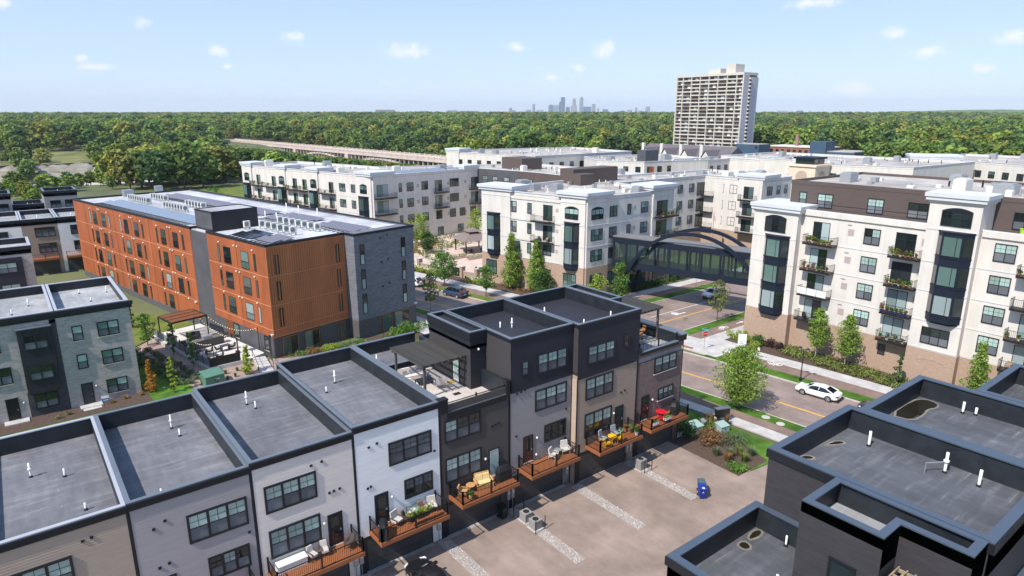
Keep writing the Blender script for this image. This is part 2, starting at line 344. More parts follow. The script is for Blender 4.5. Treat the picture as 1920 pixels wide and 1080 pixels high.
struct('centre_line', MB().box(73.5, 158, 61.95, 62.2, RZ, RZ + .012).mesh('cl2', yellow_p))
struct('lane_line', MB().box(78, 92, 64.9, 65.02, RZ, RZ + .012).mesh('ll', white_p))
# turn arrow painted on the cross street (pointing left as seen by its driver)
arw = [(82.2, 63.2), (84.6, 63.2), (84.6, 63.45), (83.2, 63.45), (82.9, 63.9), (83.4, 63.9), (82.6, 64.6), (81.9, 63.9), (82.35, 63.9), (82.2, 63.5)]
struct('turn_arrow', MB().prism(arw, RZ, RZ + .014).mesh('ta', white_p))
for y0, y1 in ((-25, 222),):                                             # near side of the street
    struct('kerb', strip(-4.08, -3.9, y0, y1, -.2, .0).mesh('k', kerb_m)); struct('grass_verge', strip(-5.75, -4.08, y0, y1, -.2, -.01).mesh('gv', grass_m))
    struct('bike_path', strip(-7.3, -5.75, y0, y1, -.2, -.004).mesh('bp', path_m)); struct('pavement', strip(-8.85, -7.3, y0, y1, -.2, .0).mesh('pv', concrete))
for y0, y1, gm in ((-25, 53.2, grass_m), (74.5, 222, dry_m)):            # far side, broken by the cross street
    struct('kerb', strip(6.4, 6.58, y0, y1, -.2, .0).mesh('k', kerb_m)); struct('grass_verge', strip(6.58, 8.6, y0, min(y1, 49.2) if y1 < 60 else y1, -.2, -.01).mesh('gv', gm))
    struct('bike_path', strip(8.6, 11.0, y0, y1, -.2, -.004).mesh('bp', path_m)); struct('pavement', strip(11.0, 13.4, y0, y1, -.2, .0).mesh('pv', concrete))
    struct('planting_bed', strip(13.4, 30 if y0 > 60 else 19.6, y0, y1, -.2, -.012).mesh('pb', mulch_m))
# cross street sides
for s, y in ((1, 70.0), (-1, 57.6)):
    def yb(a, b): return (y + s * a, y + s * b) if s > 0 else (y + s * b, y + s * a)
    x0 = 77.5 if s > 0 else 74.5
    for nm, a, b, zt, mm, xa in (('kerb', 0, .18, 0, kerb_m, x0), ('grass_verge', .18, 2.0, -.01, grass_m, x0 + .5), ('bike_path', 2.0, 4.1, -.004, path_m, x0), ('pavement', 4.1, 6.3, .002, concrete, x0)):
        q = yb(a, b); x1 = 103 if (s > 0 and nm == 'grass_verge') else 158
        struct(nm, MB().box(xa, x1, q[0], q[1], -.2, zt).mesh(nm, mm))
# rounded corner pads with red warning pavers
def pad(cx_, cy_, r, a0, a1, extra):
    arc = [(cx_ + r * math.cos(R(a0 + (a1 - a0) * i / 10)), cy_ + r * math.sin(R(a0 + (a1 - a0) * i / 10))) for i in range(11)]
    struct('corner_pavement', MB().prism(arc + extra, -.2, .006).mesh('cp', concrete))
    arc2 = [(cx_ + q * math.cos(R(a0 + 20 + (a1 - a0 - 40) * i / 10)), cy_ + q * math.sin(R(a0 + 20 + (a1 - a0 - 40) * i / 10))) for q, rg in ((r - .25, range(11)), (r - 1.0, range(10, -1, -1))) for i in rg]
    struct('warning_pavers', MB().prism(arc2, -.1, .012).mesh('wp', brickred))
pad(75.4, 53.2, 4.9, 180, 95, [(75.4, 53.4), (77.8, 51.3), (77.8, 47.8), (71.0, 47.8)])
pad(74.2, 75.6, 6.2, 180, 265, [(78, 72.5), (79, 77.5), (74, 77.6), (68, 77.2)])
mh = M('manhole_iron', (.12, .09, .075), .8, var=.2)
for i, (x, y) in enumerate([(63.1, 42.0), (81.8, 61.1)]): struct('manhole_cover', MB().lathe((x, y, RZ), [(0, .022), (.36, .022), (.38, .0)], 20).mesh('mh', mh))
gr = M('rusty_grate', (.2, .06, .03), .9)
for y in (43.3, 39.4, 33.6): struct('storm_grate', MB().box(cx(y) - 3.9, cx(y) - 3.55, y - .55, y + .55, RZ, RZ + .03).mesh('sg', gr))
for y, d in ((33.9, 0), (32.1, .35)): struct('utility_pad', MB().lathe((cx(y) - 4.9 - d, y, -.02), [(0, .03), (.42, .03), (.44, 0)], 18).mesh('up', concrete))
struct('utility_pad', MB().lathe((75.6, 56.4, -.02), [(0, .03), (.5, .03), (.52, 0)], 18).mesh('up', concrete))
# bicycle symbols and arrows on the path by the corner
def arrow(x, y, a, k=1.):
    c, s = math.cos(R(a)), math.sin(R(a)); P = [(-.9, -.09), (.3, -.09), (.3, -.32), (1, 0), (.3, .32), (.3, .09), (-.9, .09)]
    struct('path_arrow', MB().prism([(x + k * (c * u - s * v), y + k * (s * u + c * v)) for u, v in P], -.01, .016).mesh('pa', white_p))
def bike(x, y, a):
    mb = MB(); c, s = math.cos(R(a)), math.sin(R(a))
    T = lambda u, v: (x + c * u - s * v, y + s * u + c * v)
    for u in (-.55, .55):
        pts = [T(u + .38 * math.cos(t * .5236), .38 * math.sin(t * .5236)) for t in range(13)]
        for p, q in zip(pts, pts[1:]): mb.cyl((*p, .004), (*q, .004), .05, .05, 4)
    for a_, b_ in (((-.55, 0), (-.15, .55)), ((-.15, .55), (.4, .5)), ((.4, .5), (0, 0)), ((0, 0), (-.55, 0)), ((.55, 0), (.38, .75)), ((0, 0), (-.2, .7))): mb.cyl((*T(*a_), .004), (*T(*b_), .004), .05, .05, 4)
    struct('bicycle_symbol', mb.mesh('bs', white_p))
arrow(86.5, 54.6, 0); bike(82.2, 54.5, 0); bike(75.0, 41.8, 95); arrow(74.0, 47.6, 95)
# ---------------------------------------------------------------- alley, driveways, gravel strips, lawns
struct('alley', MB().box(-40, 49.4, 16.2, 37.3, -.2, -.02).mesh('al', alley_m))
struct('alley_apron', MB().prism([(49.4, 18), (56.2, 18), (56.2, 27.9), (49.4, 28.6)], -.2, -.016).mesh('aa', alley_m))
slab = MB(); joint = M('pale_apron_edge', (.36, .33, .31), .9, var=.15, vs=2)
for i in range(-2, 8):
    x0 = 2.9 + i * 6.58 + 6.58 * -.0; struct('garage_threshold', MB().box(x0 + .1, x0 + 5.4, 36.7 if i > 4 else 37.0, 37.35, -.02, .0 + .004 * (i % 2)).mesh('gt', joint))
def gravel(xa, xb, ya, yb, seed):
    rg = random.Random(seed); mb = MB()
    n = int((xb - xa) * (yb - ya) * 75)
    for _ in range(n):
        x = rg.uniform(xa, xb); y = rg.uniform(ya, yb); r = rg.uniform(.035, .085); z = -.02 + rg.uniform(0, .035); t = rg.uniform(0, 6.3)
        c, s = math.cos(t) * r, math.sin(t) * r; k = rg.uniform(.6, 1.)
        mb.add([(x + c, y + s, z), (x - s * k, y + c * k, z), (x - c, y - s, z), (x + s * k, y - c * k, z), (x, y, z + r * .75)], [(0, 1, 4), (1, 2, 4), (2, 3, 4), (3, 0, 4)])
    struct('gravel_strip', MB().box(xa - .02, xb + .02, ya, yb, -.1, -.012).mesh('gs', M('gravel_bed', (.33, .285, .26), .95, var=.3, vs=12)))
    struct('gravel', mb.mesh('gravel', gravel_m), 'stuff')
for k, (xa, xb) in enumerate([(8.75, 9.7), (15.3, 16.25), (21.8, 22.75), (28.3, 29.2), (34.8, 35.75), (41.35, 42.25)]):
    gravel(xa, xb, 29.0 if k > 2 else 29.6, 37.2 if k < 4 else 36.6, k)
struct('lawn', MB().prism([(49.4, 28.7), (55.7, 28.0), (55.1, 38.5), (53.9, 60), (49.4, 60)], -.2, -.03).mesh('lw', grass_m))
struct('planting_bed', MB().prism([(47.9, 37.0), (47.7, 28.8), (52.2, 28.8), (53.6, 33.2), (54.6, 37.4), (49.3, 39.2)], -.2, -.012).mesh('pb2', mulch_m))
# mews behind the townhouses, lawns and beds round the orange building
struct('mews_lawn', MB().box(-60, 49.4, 51, 78.2, -.2, -.04).mesh('ml', grass_m))
struct('planting_bed', MB().box(-60, 9.9, 78.2, 81.3, -.2, -.02).mesh('pb3', mulch_m))
struct('lawn', MB().prism([(9.9, 76), (14.9, 76), (13.1, 88), (10.6, 98), (9.2, 97)], -.2, -.03).mesh('lw2', grass_m))
struct('rock_mulch', MB().prism([(14.9, 76), (30, 74), (37, 79), (25.6, 82.7), (22, 83.5), (17.2, 83.3), (14.2, 101.5), (10.6, 98), (13.1, 88)], -.2, -.02).mesh('rm', pinkrock))
struct('lawn', MB().prism([(9.2, 97), (14.0, 101.8), (20.4, 103.2), (19, 112), (9.8, 120), (6, 120)], -.2, -.015).mesh('lw3', dry_m))
struct('planting_bed', MB().prism([(25.8, 82.4), (37, 79.2), (37.5, 82.9), (26, 82.9)], -.2, -.005).mesh('pb4', mulch_m))
struct('planting_bed', MB().prism([(37, 77.5), (49, 78.5), (48.5, 85.5), (38, 82.8)], -.2, -.01).mesh('pb5', mulch_m))
struct('pavement', MB().prism([(48.2, 60), (51.6, 60), (46.5, 92), (44.5, 110), (41.5, 110)], -.2, -.008).mesh('pv3', concrete))
struct('far_court', MB().prism([(-40, 96), (9, 97), (7.5, 125), (-40, 125)], -.2, -.01).mesh('fc', M('pale_paving', (.4, .3, .23), .9, var=.2, vs=.6)))
struct('dry_field', MB().prism([(28, 165), (52, 176), (88, 300), (52, 318), (30, 240), (22, 190)], -.2, -.05).mesh('df', dry_m))
# ---------------------------------------------------------------- windows, doors, siding
WC = {}
def win_meshes(w, h, cols, split, munt, tw, mul, prd):
    key = (round(w, 2), round(h, 2), cols, split, munt, tw, mul, prd)
    if key in WC: return WC[key]
    f = MB(); p = prd
    f.box(0, w, -p, .0, 0, tw); f.box(0, w, -p, .0, h - tw, h); f.box(0, tw, -p + .002, .0, tw, h - tw); f.box(w - tw, w, -p + .002, .0, tw, h - tw)
    cw = (w - 2 * tw - (cols - 1) * mul) / cols; up = []; lo = []; m = h * .5
    for c in range(cols):
        x = tw + c * (cw + mul)
        if c: f.box(x - mul, x, -p + .004, .0, tw, h - tw)
        if split:
            f.box(x, x + cw, -p + .025, 0, m - .025, m + .025)
            up.append(MB().box(x, x + cw, -.048, -.004, m + .025, h - tw)); lo.append(MB().box(x, x + cw, -.038, -.004, tw, m - .025))
            if munt:
                f.box(x + cw / 2 - .012, x + cw / 2 + .012, -.06, -.048, m + .025, h - tw); zz = (m + h - tw) / 2; f.box(x, x + cw, -.058, -.048, zz - .012, zz + .012)
                if munt == 2: f.box(x + cw / 2 - .012, x + cw / 2 + .012, -.05, -.038, tw, m - .025); zz = (m + tw) / 2; f.box(x, x + cw, -.049, -.038, zz - .012, zz + .012)
        else: up.append(MB().box(x, x + cw, -.04, -.004, tw, h - tw))
    WC[key] = (f, up, lo, {}); return WC[key]
def win(par, fr, s, z, w, h, cols=2, split=True, munt=1, tw=.09, mul=.07, prd=.1, fm=None, up=None, lo=None, sill=None, name='window', d=0., panes=True):
    fm = fm or frame_b; up = up or g_blind; lo = lo or g_screen
    f, U, L, cache = win_meshes(w, h, cols, split, munt, tw, mul, prd)
    def get(k, mb, mat):
        if (k, mat.name) not in cache: cache[(k, mat.name)] = mb.mesh('pane' if k != 'f' else 'window_frame', mat)
        return cache[(k, mat.name)]
    o = obj(name, get('f', f, fm), par, fr.p(s, d, z), R(fr.deg))
    for i, q in enumerate(U):
        mm = up[i % len(up)] if isinstance(up, list) else up
        obj('pane', get('u%d' % i, q, mm), o)
    for i, q in enumerate(L):
        mm = lo[i % len(lo)] if isinstance(lo, list) else lo
        obj('pane', get('l%d' % i, q, mm), o)
    if sill: obj('sill', MB().box(-.05, w + .05, -.11, 0, -.09, -.002).mesh('sill', sill), o)
    return o
def door(par, fr, s, z, w, h, m, gl=None, name='door', fm=None):
    mb = MB(); t = .09; mb.box(0, w, -.08, 0, h - t, h); mb.box(0, t, -.078, 0, 0, h - t); mb.box(w - t, w, -.078, 0, 0, h - t)
    o = obj(name, mb.mesh('door_frame', fm or frame_b), par, fr.p(s, 0, z), R(fr.deg))
    obj('door_leaf', MB().box(t, w - t, -.052, -.003, .02, h - t).mesh('leaf', m), o)
    if gl: obj('pane', MB().box(t + .13, w - t - .13, -.062, -.053, .25, h - t - .12).mesh('pane', gl), o)
    obj('handle', MB().box(w - t - .12, w - t - .07, -.11, -.045, 1.0, 1.14).mesh('handle', galv), o)
    obj('threshold', MB().box(0, w, -.12, 0, -.05, .018).mesh('threshold', concrete), o); return o
def siding(fr, s0, s1, z0, z1, pitch=.16, d=.004):
    mb = MB(); z = z0
    while z < z1 - .02:
        t = min(z1, z + pitch); a, b = fr.p(s0, d + .02, z), fr.p(s1, d + .02, z); c, e = fr.p(s1, d + .003, t), fr.p(s0, d + .003, t); g, h = fr.p(s1, d + .001, z), fr.p(s0, d + .001, z)
        mb.add([a, b, c, e, h, g], [(0, 1, 2, 3), (4, 5, 1, 0)]); z = t
    return mb
def sid(name, c, var=.05): return M(name, c, .65, var=var, vs=.9, spec=.3, bump=.1, bs=50, stretch=(1, 1, 6))
s_tan = sid('tan_siding', (.43, .33, .26)); s_grey = sid('grey_siding', (.38, .335, .335)); s_cream = sid('cream_siding', (.74, .65, .59)); s_white = sid('white_siding', (.84, .82, .81))
s_brown = sid('dark_brown_siding', (.088, .076, .07)); s_grey2 = sid('warm_grey_siding', (.3, .28, .275)); s_black = sid('black_siding', (.026, .026, .034)); s_tan2 = sid('taupe_siding', (.35, .27, .21))
br_red = brickmat('plum_brick', (.2, .135, .12), (.15, .1, .095), (.23, .19, .175)); br_grey = brickmat('grey_brick', (.46, .41, .39), (.34, .3, .29), (.5, .46, .44), w=.5, h=.15, var=.1)
br_dark = brickmat('dark_brick', (.07, .065, .075), (.05, .045, .055), (.085, .08, .085), w=.25, h=.075, var=.2)
paver_m = M('terrace_pavers', (.5, .44, .4), .85, var=.12, vs=1.5)
perg_m = M('weathered_pergola_wood', (.1, .09, .08), .8, var=.3, vs=5)
bal_mesh = {}
def rail(par, p0, p1, h=1.0, step=.125, posts=True, nm='baluster'):
    a = Vector(p0); b = Vector(p1); L = (b - a).length; d = (b - a) / L; ang = math.atan2(d.y, d.x); k = ('b', round(h, 2))
    if k not in bal_mesh: bal_mesh[k] = MB().box(-.009, .009, -.009, .009, .09, h - .04).mesh('baluster', rail_m); bal_mesh[('p', k)] = MB().box(-.05, .05, -.05, .05, 0, h + .08).box(-.06, .06, -.06, .06, h + .08, h + .11).mesh('post', rail_m)
    o = obj('railing', MB().box(0, L, -.025, .025, h - .05, h).box(0, L, -.018, .018, .06, .1).mesh('railing', rail_m), par, p0, ang)
    n = int(L / step)
    for i in range(1, n): q = a + d * (L * i / n); obj(nm, bal_mesh[k], par, tuple(q), ang)
    if posts:
        for q in ([a, b] if L < 3.2 else [a, (a + b) / 2, b]): obj('post', bal_mesh[('p', k)], par, tuple(q), ang)
def balcony(par, x0, x1, yf, dep, z, left=True, right=True):
    o = obj('balcony', MB().box(x0, x1, yf - dep, yf - dep + .05, z - .3, z).box(x0, x0 + .05, yf - dep + .05, yf - .002, z - .302, z - .002).box(x1 - .05, x1, yf - dep + .05, yf - .002, z - .302, z - .002).box(x0 + .05, x1 - .05, yf - dep + .05, yf - .002, z - .2, z - .05).mesh('balcony', wood_o), par)
    dk = MB(); n = int((dep - .06) / .14)
    for i in range(n): dk.box(x0 + .02, x1 - .02, yf - dep + .03 + i * .14, yf - dep + .03 + i * .14 + .128, z - .05, z + .006)
    obj('decking', dk.mesh('decking', wood_o), o)
    e = .09
    rail(o, (x0 + e, yf - dep + e, z), (x1 - e, yf - dep + e, z))
    if left: rail(o, (x0 + e, yf - .1, z), (x0 + e, yf - dep + e, z))
    if right: rail(o, (x1 - e, yf - dep + e, z), (x1 - e, yf - .1, z))
    return o
def vent(par, x, y, z, h=.75, collar=True, r=.055):
    mb = MB(); mb.mi = 1; mb.lathe((x, y, z), [(.12, 0), (.1, .06), (r + .015, .12)], 10); mb.mi = 0
    mb.lathe((x, y, z), [(r, .1), (r, h), (0, h)], 10)
    if collar: mb.lathe((x, y, z), [(r, h * .5), (r * 2, h * .53), (r * 2, h * .62), (r, h * .65)], 10)
    obj('vent_pipe', mb.mesh('vent_pipe', [white_pvc, black_t], True), par)
def box_part(par, nm, fr, s0, s1, d0, d1, z0, z1, m): return obj(nm, MB().fb(fr, s0, s1, d0, d1, z0, z1).mesh(nm, m), par)
def wall_light(par, fr, s, z): 
    mb = MB(); mb.fb(fr, s - .06, s + .06, 0, .06, z - .08, z + .1); mb.mi = 1; c = fr.p(s, .13, z + .02); mb.lathe(c, [(0, -.09), (.08, -.05), (.09, .03), (.05, .09), (0, .1)], 10)
    obj('wall_light', mb.mesh('wall_light', [black_t, white_pvc]), par)
def flat_roof(par, poly, floor, top, rm, cm, th=.2, cop=.27, pm=None, copz=.07):
    obj('roof', MB().prism(poly, floor - .25, floor).mesh('roof', rm), par)
    obj('parapet', MB().ring(poly, th, floor - .3, top - .002).mesh('parapet', pm or parap_m), par)
    obj('coping', MB().ring(offset(poly, -.05) if sum(poly[i][0] * poly[(i + 1) % len(poly)][1] - poly[(i + 1) % len(poly)][0] * poly[i][1] for i in range(len(poly))) > 0 else poly, cop, top, top + copz).mesh('coping', cm), par)
def rectp(x0, x1, y0, y1): return [(x0, y0), (x1, y0), (x1, y1), (x0, y1)]
def pergola(label, x0, x1, y0, y1, z0, z1, m, nslat=30, posts=((0, 0), (1, 0), (0, 1), (1, 1)), name='pergola', beams=True):
    t = thing(name, label, 'pergola', ((x0 + x1) / 2, (y0 + y1) / 2, z0), world=True)
    pm = MB().box(-.085, .085, -.085, .085, 0, z1 - z0 - .3).mesh('post', m)
    for a, b in posts: obj('post', pm, t, (x0 + .35 + a * (x1 - x0 - .7), y0 + .3 + b * (y1 - y0 - .6), z0))
    bm = MB().box(x0, x1, -.06, .06, z1 - .3, z1 - .1).mesh('beam', m)
    for y in (y0 + .3, y1 - .3): obj('beam', bm, t, (0, y, 0))
    rm = MB().box(-.03, .03, y0, y1, z1 - .16, z1 - .0).mesh('rafter', m); n = max(4, int((x1 - x0) / .55))
    for i in range(n + 1): obj('rafter', rm, t, (x0 + .06 + (x1 - x0 - .12) * i / n, 0, 0))
    sm = MB().box(x0 - .05, x1 + .05, -.03, .03, z1 - .0, z1 + .045).mesh('slat', m)
    for i in range(nslat): obj('slat', sm, t, (0, y0 + .04 + (y1 - y0 - .08) * i / (nslat - 1), 0))
    return t
MG = 'row of alley townhouses'
def townhouse(x0, x1, yf, yb, dz, label, wm, top=11.1, up=None, name='townhouse', core_top=None):
    t = thing(name, label, 'townhouse', ((x0 + x1) / 2, yf, 0), group=MG, world=True)
    fr = Fr(x0, yf, 0); w = x1 - x0; top = top + dz
    hi = up['top'] if up else top
    core = MB().box(x0, x1, yf, yb, -.15, core_top or top - 1.16)
    obj('wall', core.mesh('wall', wm if not up else wm), t)
    zt = up['split'] if up else top - .42
    obj('siding', (siding(fr, .07, w - .07, 2.75 + dz, zt) if wm is not br_red else MB().fb(fr, .07, w - .07, 0, .012, 2.75 + dz, zt)).mesh('siding', wm), t)
    obj('corner_trim', MB().fb(fr, 0, .09, 0, .035, -.1, zt).mesh('corner_trim', black_t), t); obj('corner_trim', MB().fb(fr, w - .09, w, 0, .035, -.1, zt).mesh('corner_trim', black_t), t)
    obj('garage_door', MB().fb(fr, .55, w - .95, -.0, .02, -.02, 2.45 + dz).mesh('garage_door', garage_m), t)
    g = MB()
    for i in range(1, 4): g.fb(fr, .56, w - .96, .015, .023, 2.45 * i / 4 + dz, 2.45 * i / 4 + .02 + dz)
    obj('panel_joint', g.mesh('panel_joint', black_t), t)
    obj('garage_frame', MB().fb(fr, .1, .55, 0, .03, -.1, 2.75 + dz).fb(fr, w - .95, w - .85, 0, .03, -.1, 2.75 + dz).fb(fr, .55, w - .95, 0, .031, 2.45 + dz, 2.75 + dz).mesh('garage_frame', black_t), t)
    if not up:
        obj('fascia', MB().fb(fr, -.02, w + .02, -.02, .1, top - .42, top - .003).fb(fr, -.02, w + .02, -.02, .14, top - .09, top - .004).mesh('fascia', black_t), t)
    return t, fr, top
tri = dict(cols=3, tw=.13, mul=.14)
def vents(t, fr, *sz):
    for s, z in sz: box_part(t, 'wall_vent', fr, s, s + .16, 0, .07, z, z + .15, black_t)
bd = [g_blind, g_blind, g_screen]
def simple(x0, x1, dz, label, wm, yb=51.0, cm=coping_m, rm=None):
    t, fr, top = townhouse(x0, x1, 37.4, yb, dz, label, wm)
    flat_roof(t, rectp(x0 + .01, x1 - .01, 37.4, yb), top - 1.15, top, rm or roof_g, cm)
    return t, fr, top
# --- the six-and-more houses of the middle row, left to right
t, fr, top = simple(-10.4, -3.85, -.5, 'taupe sided townhouse cut off by the left edge, beyond the tan one', s_tan)
t, fr, top = simple(-3.85, 2.75, -.5, 'tan sided townhouse with grey flat roof at lower left corner', s_tan, cm=coping_lt)
win(t, fr, .55, 6.95, 3.3, 1.83, **tri); vents(t, fr, (4.35, 9.3), (4.75, 9.35))
vent(t, -1.2, 46.5, top - 1.15, .95); vent(t, .45, 45.3, top - 1.15, .55, False); vent(t, 1.05, 40.4, top - 1.15, .45, False)
t, fr, top = simple(2.75, 9.2, -.46, 'grey sided townhouse between the tan and the cream one', s_grey)
win(t, fr, 2.74, 6.98, 3.33, 1.86, **tri); win(t, fr, 3.56, 4.14, 2.38, 1.53, **tri, up=[g_dark, g_curt, g_dark]); vents(t, fr, (1.6, 8.9), (1.0, 8.6), (1.0, 6.1), (1.5, 6.2), (5.95, 6.3))
door(t, fr, .8, 3.1, 1.05, 2.4, g_dark); balcony(t, 3.2, 8.6, 37.4, 1.9, 3.05); vent(t, 7.0, 48.2, top - 1.15, 1.05); vent(t, 7.2, 46.6, top - 1.15, .55, False); vent(t, 4.7, 39.3, top - 1.15, .45, False)
t, fr, top = simple(9.2, 15.77, -.3, 'cream sided townhouse with two triple windows and a cedar balcony', s_cream, yb=51.2)
win(t, fr, .65, 7.13, 3.28, 1.86, **tri); win(t, fr, .68, 3.92, 3.3, 1.97, **tri); door(t, fr, 4.45, 3.1, 1.02, 2.4, frame_b, g_dark); wall_light(t, fr, 4.2, 5.05)
vents(t, fr, (3.6, 9.35), (4.3, 9.4), (4.65, 7.0), (4.95, 7.02), (5.35, 7.05)); balcony(t, 9.55, 15.3, 37.4, 1.9, 3.1); vent(t, 12.3, 48.6, top - 1.15, 1.1); vent(t, 12.6, 47.5, top - 1.15, .6, False); vent(t, 14.6, 38.3, top - 1.15, .4, False)
t, fr, top = simple(15.77, 22.4, -.02, 'white sided townhouse with flower boxes on its balcony', s_white, yb=52.0)
win(t, fr, 2.5, 7.45, 3.4, 1.75, **tri, up=g_screen); win(t, fr, 3.58, 4.45, 2.32, 1.53, **tri, up=g_screen, lo=g_dark); door(t, fr, 1.26, 3.25, 1.05, 2.4, s_black, g_dark); wall_light(t, fr, 2.55, 5.1)
vents(t, fr, (1.0, 9.3), (1.6, 9.4), (.75, 6.3), (.98, 6.35), (6.05, 7.35)); balcony(t, 16.5, 21.9, 37.4, 1.9, 3.15); vent(t, 19.0, 47.8, top - 1.15, 1.1); vent(t, 17.7, 46.4, top - 1.15, .5, False); vent(t, 18.9, 38.5, top - 1.15, .4, False)
# --- dark brown house with the roof terrace
t, fr, top = townhouse(22.4, 28.72, 37.4, 52.1, .02, 'dark brown townhouse with a roof terrace and pergola', s_brown, core_top=8.95)
frb = Fr(22.4, 37.4, 0)
obj('roof', MB().box(22.5, 28.72, 47.2, 52.05, 9.0, 9.97).mesh('roof', roof_g), t); obj('terrace_floor', MB().box(22.5, 28.72, 37.5, 46.9, 9.0, 9.62).mesh('tf', paver_m), t)
obj('parapet', MB().box(22.42, 22.64, 37.42, 52.08, 8.9, 11.1).box(22.64, 28.7, 51.85, 52.08, 8.9, 11.098).box(22.64, 27.4, 46.9, 47.2, 9, 10.6).box(22.64, 23.05, 37.42, 37.7, 9, 11.096).box(23.05, 28.72, 37.43, 37.7, 9, 10.05).box(28.4, 28.72, 37.7, 40.7, 9, 11.09).box(28.42, 28.74, 37.425, 37.7, 10.05, 11.08).mesh('parapet', parap_m), t)
obj('coping', MB().box(22.38, 22.72, 37.3, 52.12, 11.1, 11.17).box(22.72, 28.7, 51.8, 52.12, 11.1, 11.168).box(22.7, 27.4, 46.85, 47.25, 10.6, 10.66).box(23.05, 28.4, 37.32, 37.75, 10.05, 10.11).mesh('coping', coping_m), t)
obj('cap', MB().box(22.35, 23.12, 37.24, 37.8, 11.1, 11.2).box(28.34, 28.78, 37.24, 37.8, 11.08, 11.2).mesh('cap', black_t), t)
for o in list(t.children):
    if o.name.startswith('fascia'): bpy.data.objects.remove(o)
obj('fascia', MB().fb(frb, -.02, .7, -.02, .12, 10.1, 11.1).fb(frb, .7, 6.0, -.02, .1, 9.6, 10.05).fb(frb, 6.0, 6.34, -.02, .12, 9.9, 11.06).mesh('fascia', black_t), t)
rail(t, (23.1, 37.56, 10.0), (28.4, 37.56, 10.0), .75, .11)
win(t, fr, .36, 7.68, 3.25, 1.78, **tri, up=[g_blind, g_dark, g_dark]); win(t, fr, .36, 4.4, 3.25, 2.03, **tri); door(t, fr, 4.3, 3.5, 1.02, 2.35, frame_w, g_blind); wall_light(t, fr, 3.95, 5.25)
vents(t, fr, (4.6, 7.7), (4.9, 7.75), (5.2, 7.8)); balcony(t, 23.0, 28.3, 37.4, 1.9, 3.4); vent(t, 23.6, 49.6, 9.97, .8); vent(t, 24.9, 48.6, 9.97, .8)
pergola('grey slatted pergola over the sofas on the brown townhouse terrace', 23.2, 28.0, 41.0, 46.2, 9.62, 12.45, perg_m, 34)
# --- grey house with the black top storey
def top_storey(t, x0, x1, yf, yb, z0, z1, m):
    f = Fr(x0, yf, 0); obj('upper_wall', MB().box(x0, x1, yf, yb, z0 - .02, z1 - 1.1).mesh('upper_wall', m), t)
    obj('upper_siding', siding(f, .03, x1 - x0 - .03, z0, z1 - .25).mesh('upper_siding', m), t)
    obj('upper_siding', siding(Fr(x0, yb, -90), .03, yb - yf - .03, z0 + .6, z1 - .25).mesh('upper_siding', sid('brown_black_siding', (.05, .045, .048))), t)
    obj('fascia', MB().fb(f, -.03, x1 - x0 + .03, 0, .09, z1 - .25, z1 - .003).fb(Fr(x0, yb, -90), 0, yb - yf - .001, 0, .08, z1 - .25, z1 - .004).mesh('fascia', black_t), t)
    flat_roof(t, rectp(x0, x1, yf, yb), z1 - 1.25, z1, roof_d, coping_m)
    return f
t, fr, top = townhouse(28.74, 35.36, 37.4, 51.2, 0, 'grey townhouse with a black top storey beside the terrace', s_grey2, up=dict(top=14.4, split=9.95))
f2 = top_storey(t, 28.9, 35.36, 37.36, 46.8, 9.95, 14.4, s_black)
obj('stair_tower', MB().box(27.35, 28.88, 40.6, 46.85, 9.5, 14.1).mesh('stair_tower', s_black), t); obj('stair_siding', siding(Fr(27.35, 46.85, -90), 0, 6.25, 9.8, 14.1).mesh('stair_siding', bpy.data.materials['brown_black_siding']), t)
flat_roof(t, rectp(27.3, 28.88, 40.55, 46.9), 13.3, 14.4, roof_d, coping_m, th=.15, cop=.26)
obj('cornice', MB().box(27.2, 27.3, 40.45, 46.9, 13.75, 14.38).box(27.3, 28.88, 40.45, 40.55, 13.75, 14.38).mesh('cornice', black_t), t)
obj('back_roof', MB().box(28.8, 35.3, 46.9, 51.2, 9.5, 10.1).mesh('back_roof', roof_g), t); obj('back_parapet', MB().ring(rectp(28.76, 35.34, 46.86, 51.2), .2, 9.5, 11.0).mesh('back_parapet', parap_m), t)
door(t, Fr(27.35, 43.2, -90), 0, 9.65, 1.0, 2.3, frame_w, g_blind); wall_light(t, Fr(27.35, 43.2, -90), -.6, 11.6); wall_light(t, Fr(27.35, 40.6, 0), .7, 12.9)
win(t, f2, 2.6, 10.9, 3.15, 1.72, **tri); win(t, f2, 1.05, 11.2, .62, 1.15, 1, tw=.08); win(t, fr, 2.58, 7.72, 3.4, 1.83, **tri); win(t, fr, 3.6, 4.66, 2.38, 1.55, **tri, up=g_dark, lo=g_dark)
red_d = M('red_brown_door', (.16, .035, .02), .5); door(t, fr, 1.38, 3.5, 1.02, 2.35, red_d, g_dark); wall_light(t, fr, 2.75, 5.4); wall_light(t, fr, 2.7, 3.9); vents(t, fr, (.6, 6.1), (5.9, 6.95)); balcony(t, 29.55, 34.75, 37.4, 1.9, 3.35)
vents(t, f2, (.5, 9.75), (.9, 9.8), (1.3, 9.85)); vent(t, 32.0, 42.9, 13.15, .65, False); vent(t, 32.8, 42.3, 13.15, 1.0); vent(t, 29.8, 38.6, 13.15, .5, False); vent(t, 30.0, 39.2, 13.15, .3, False)
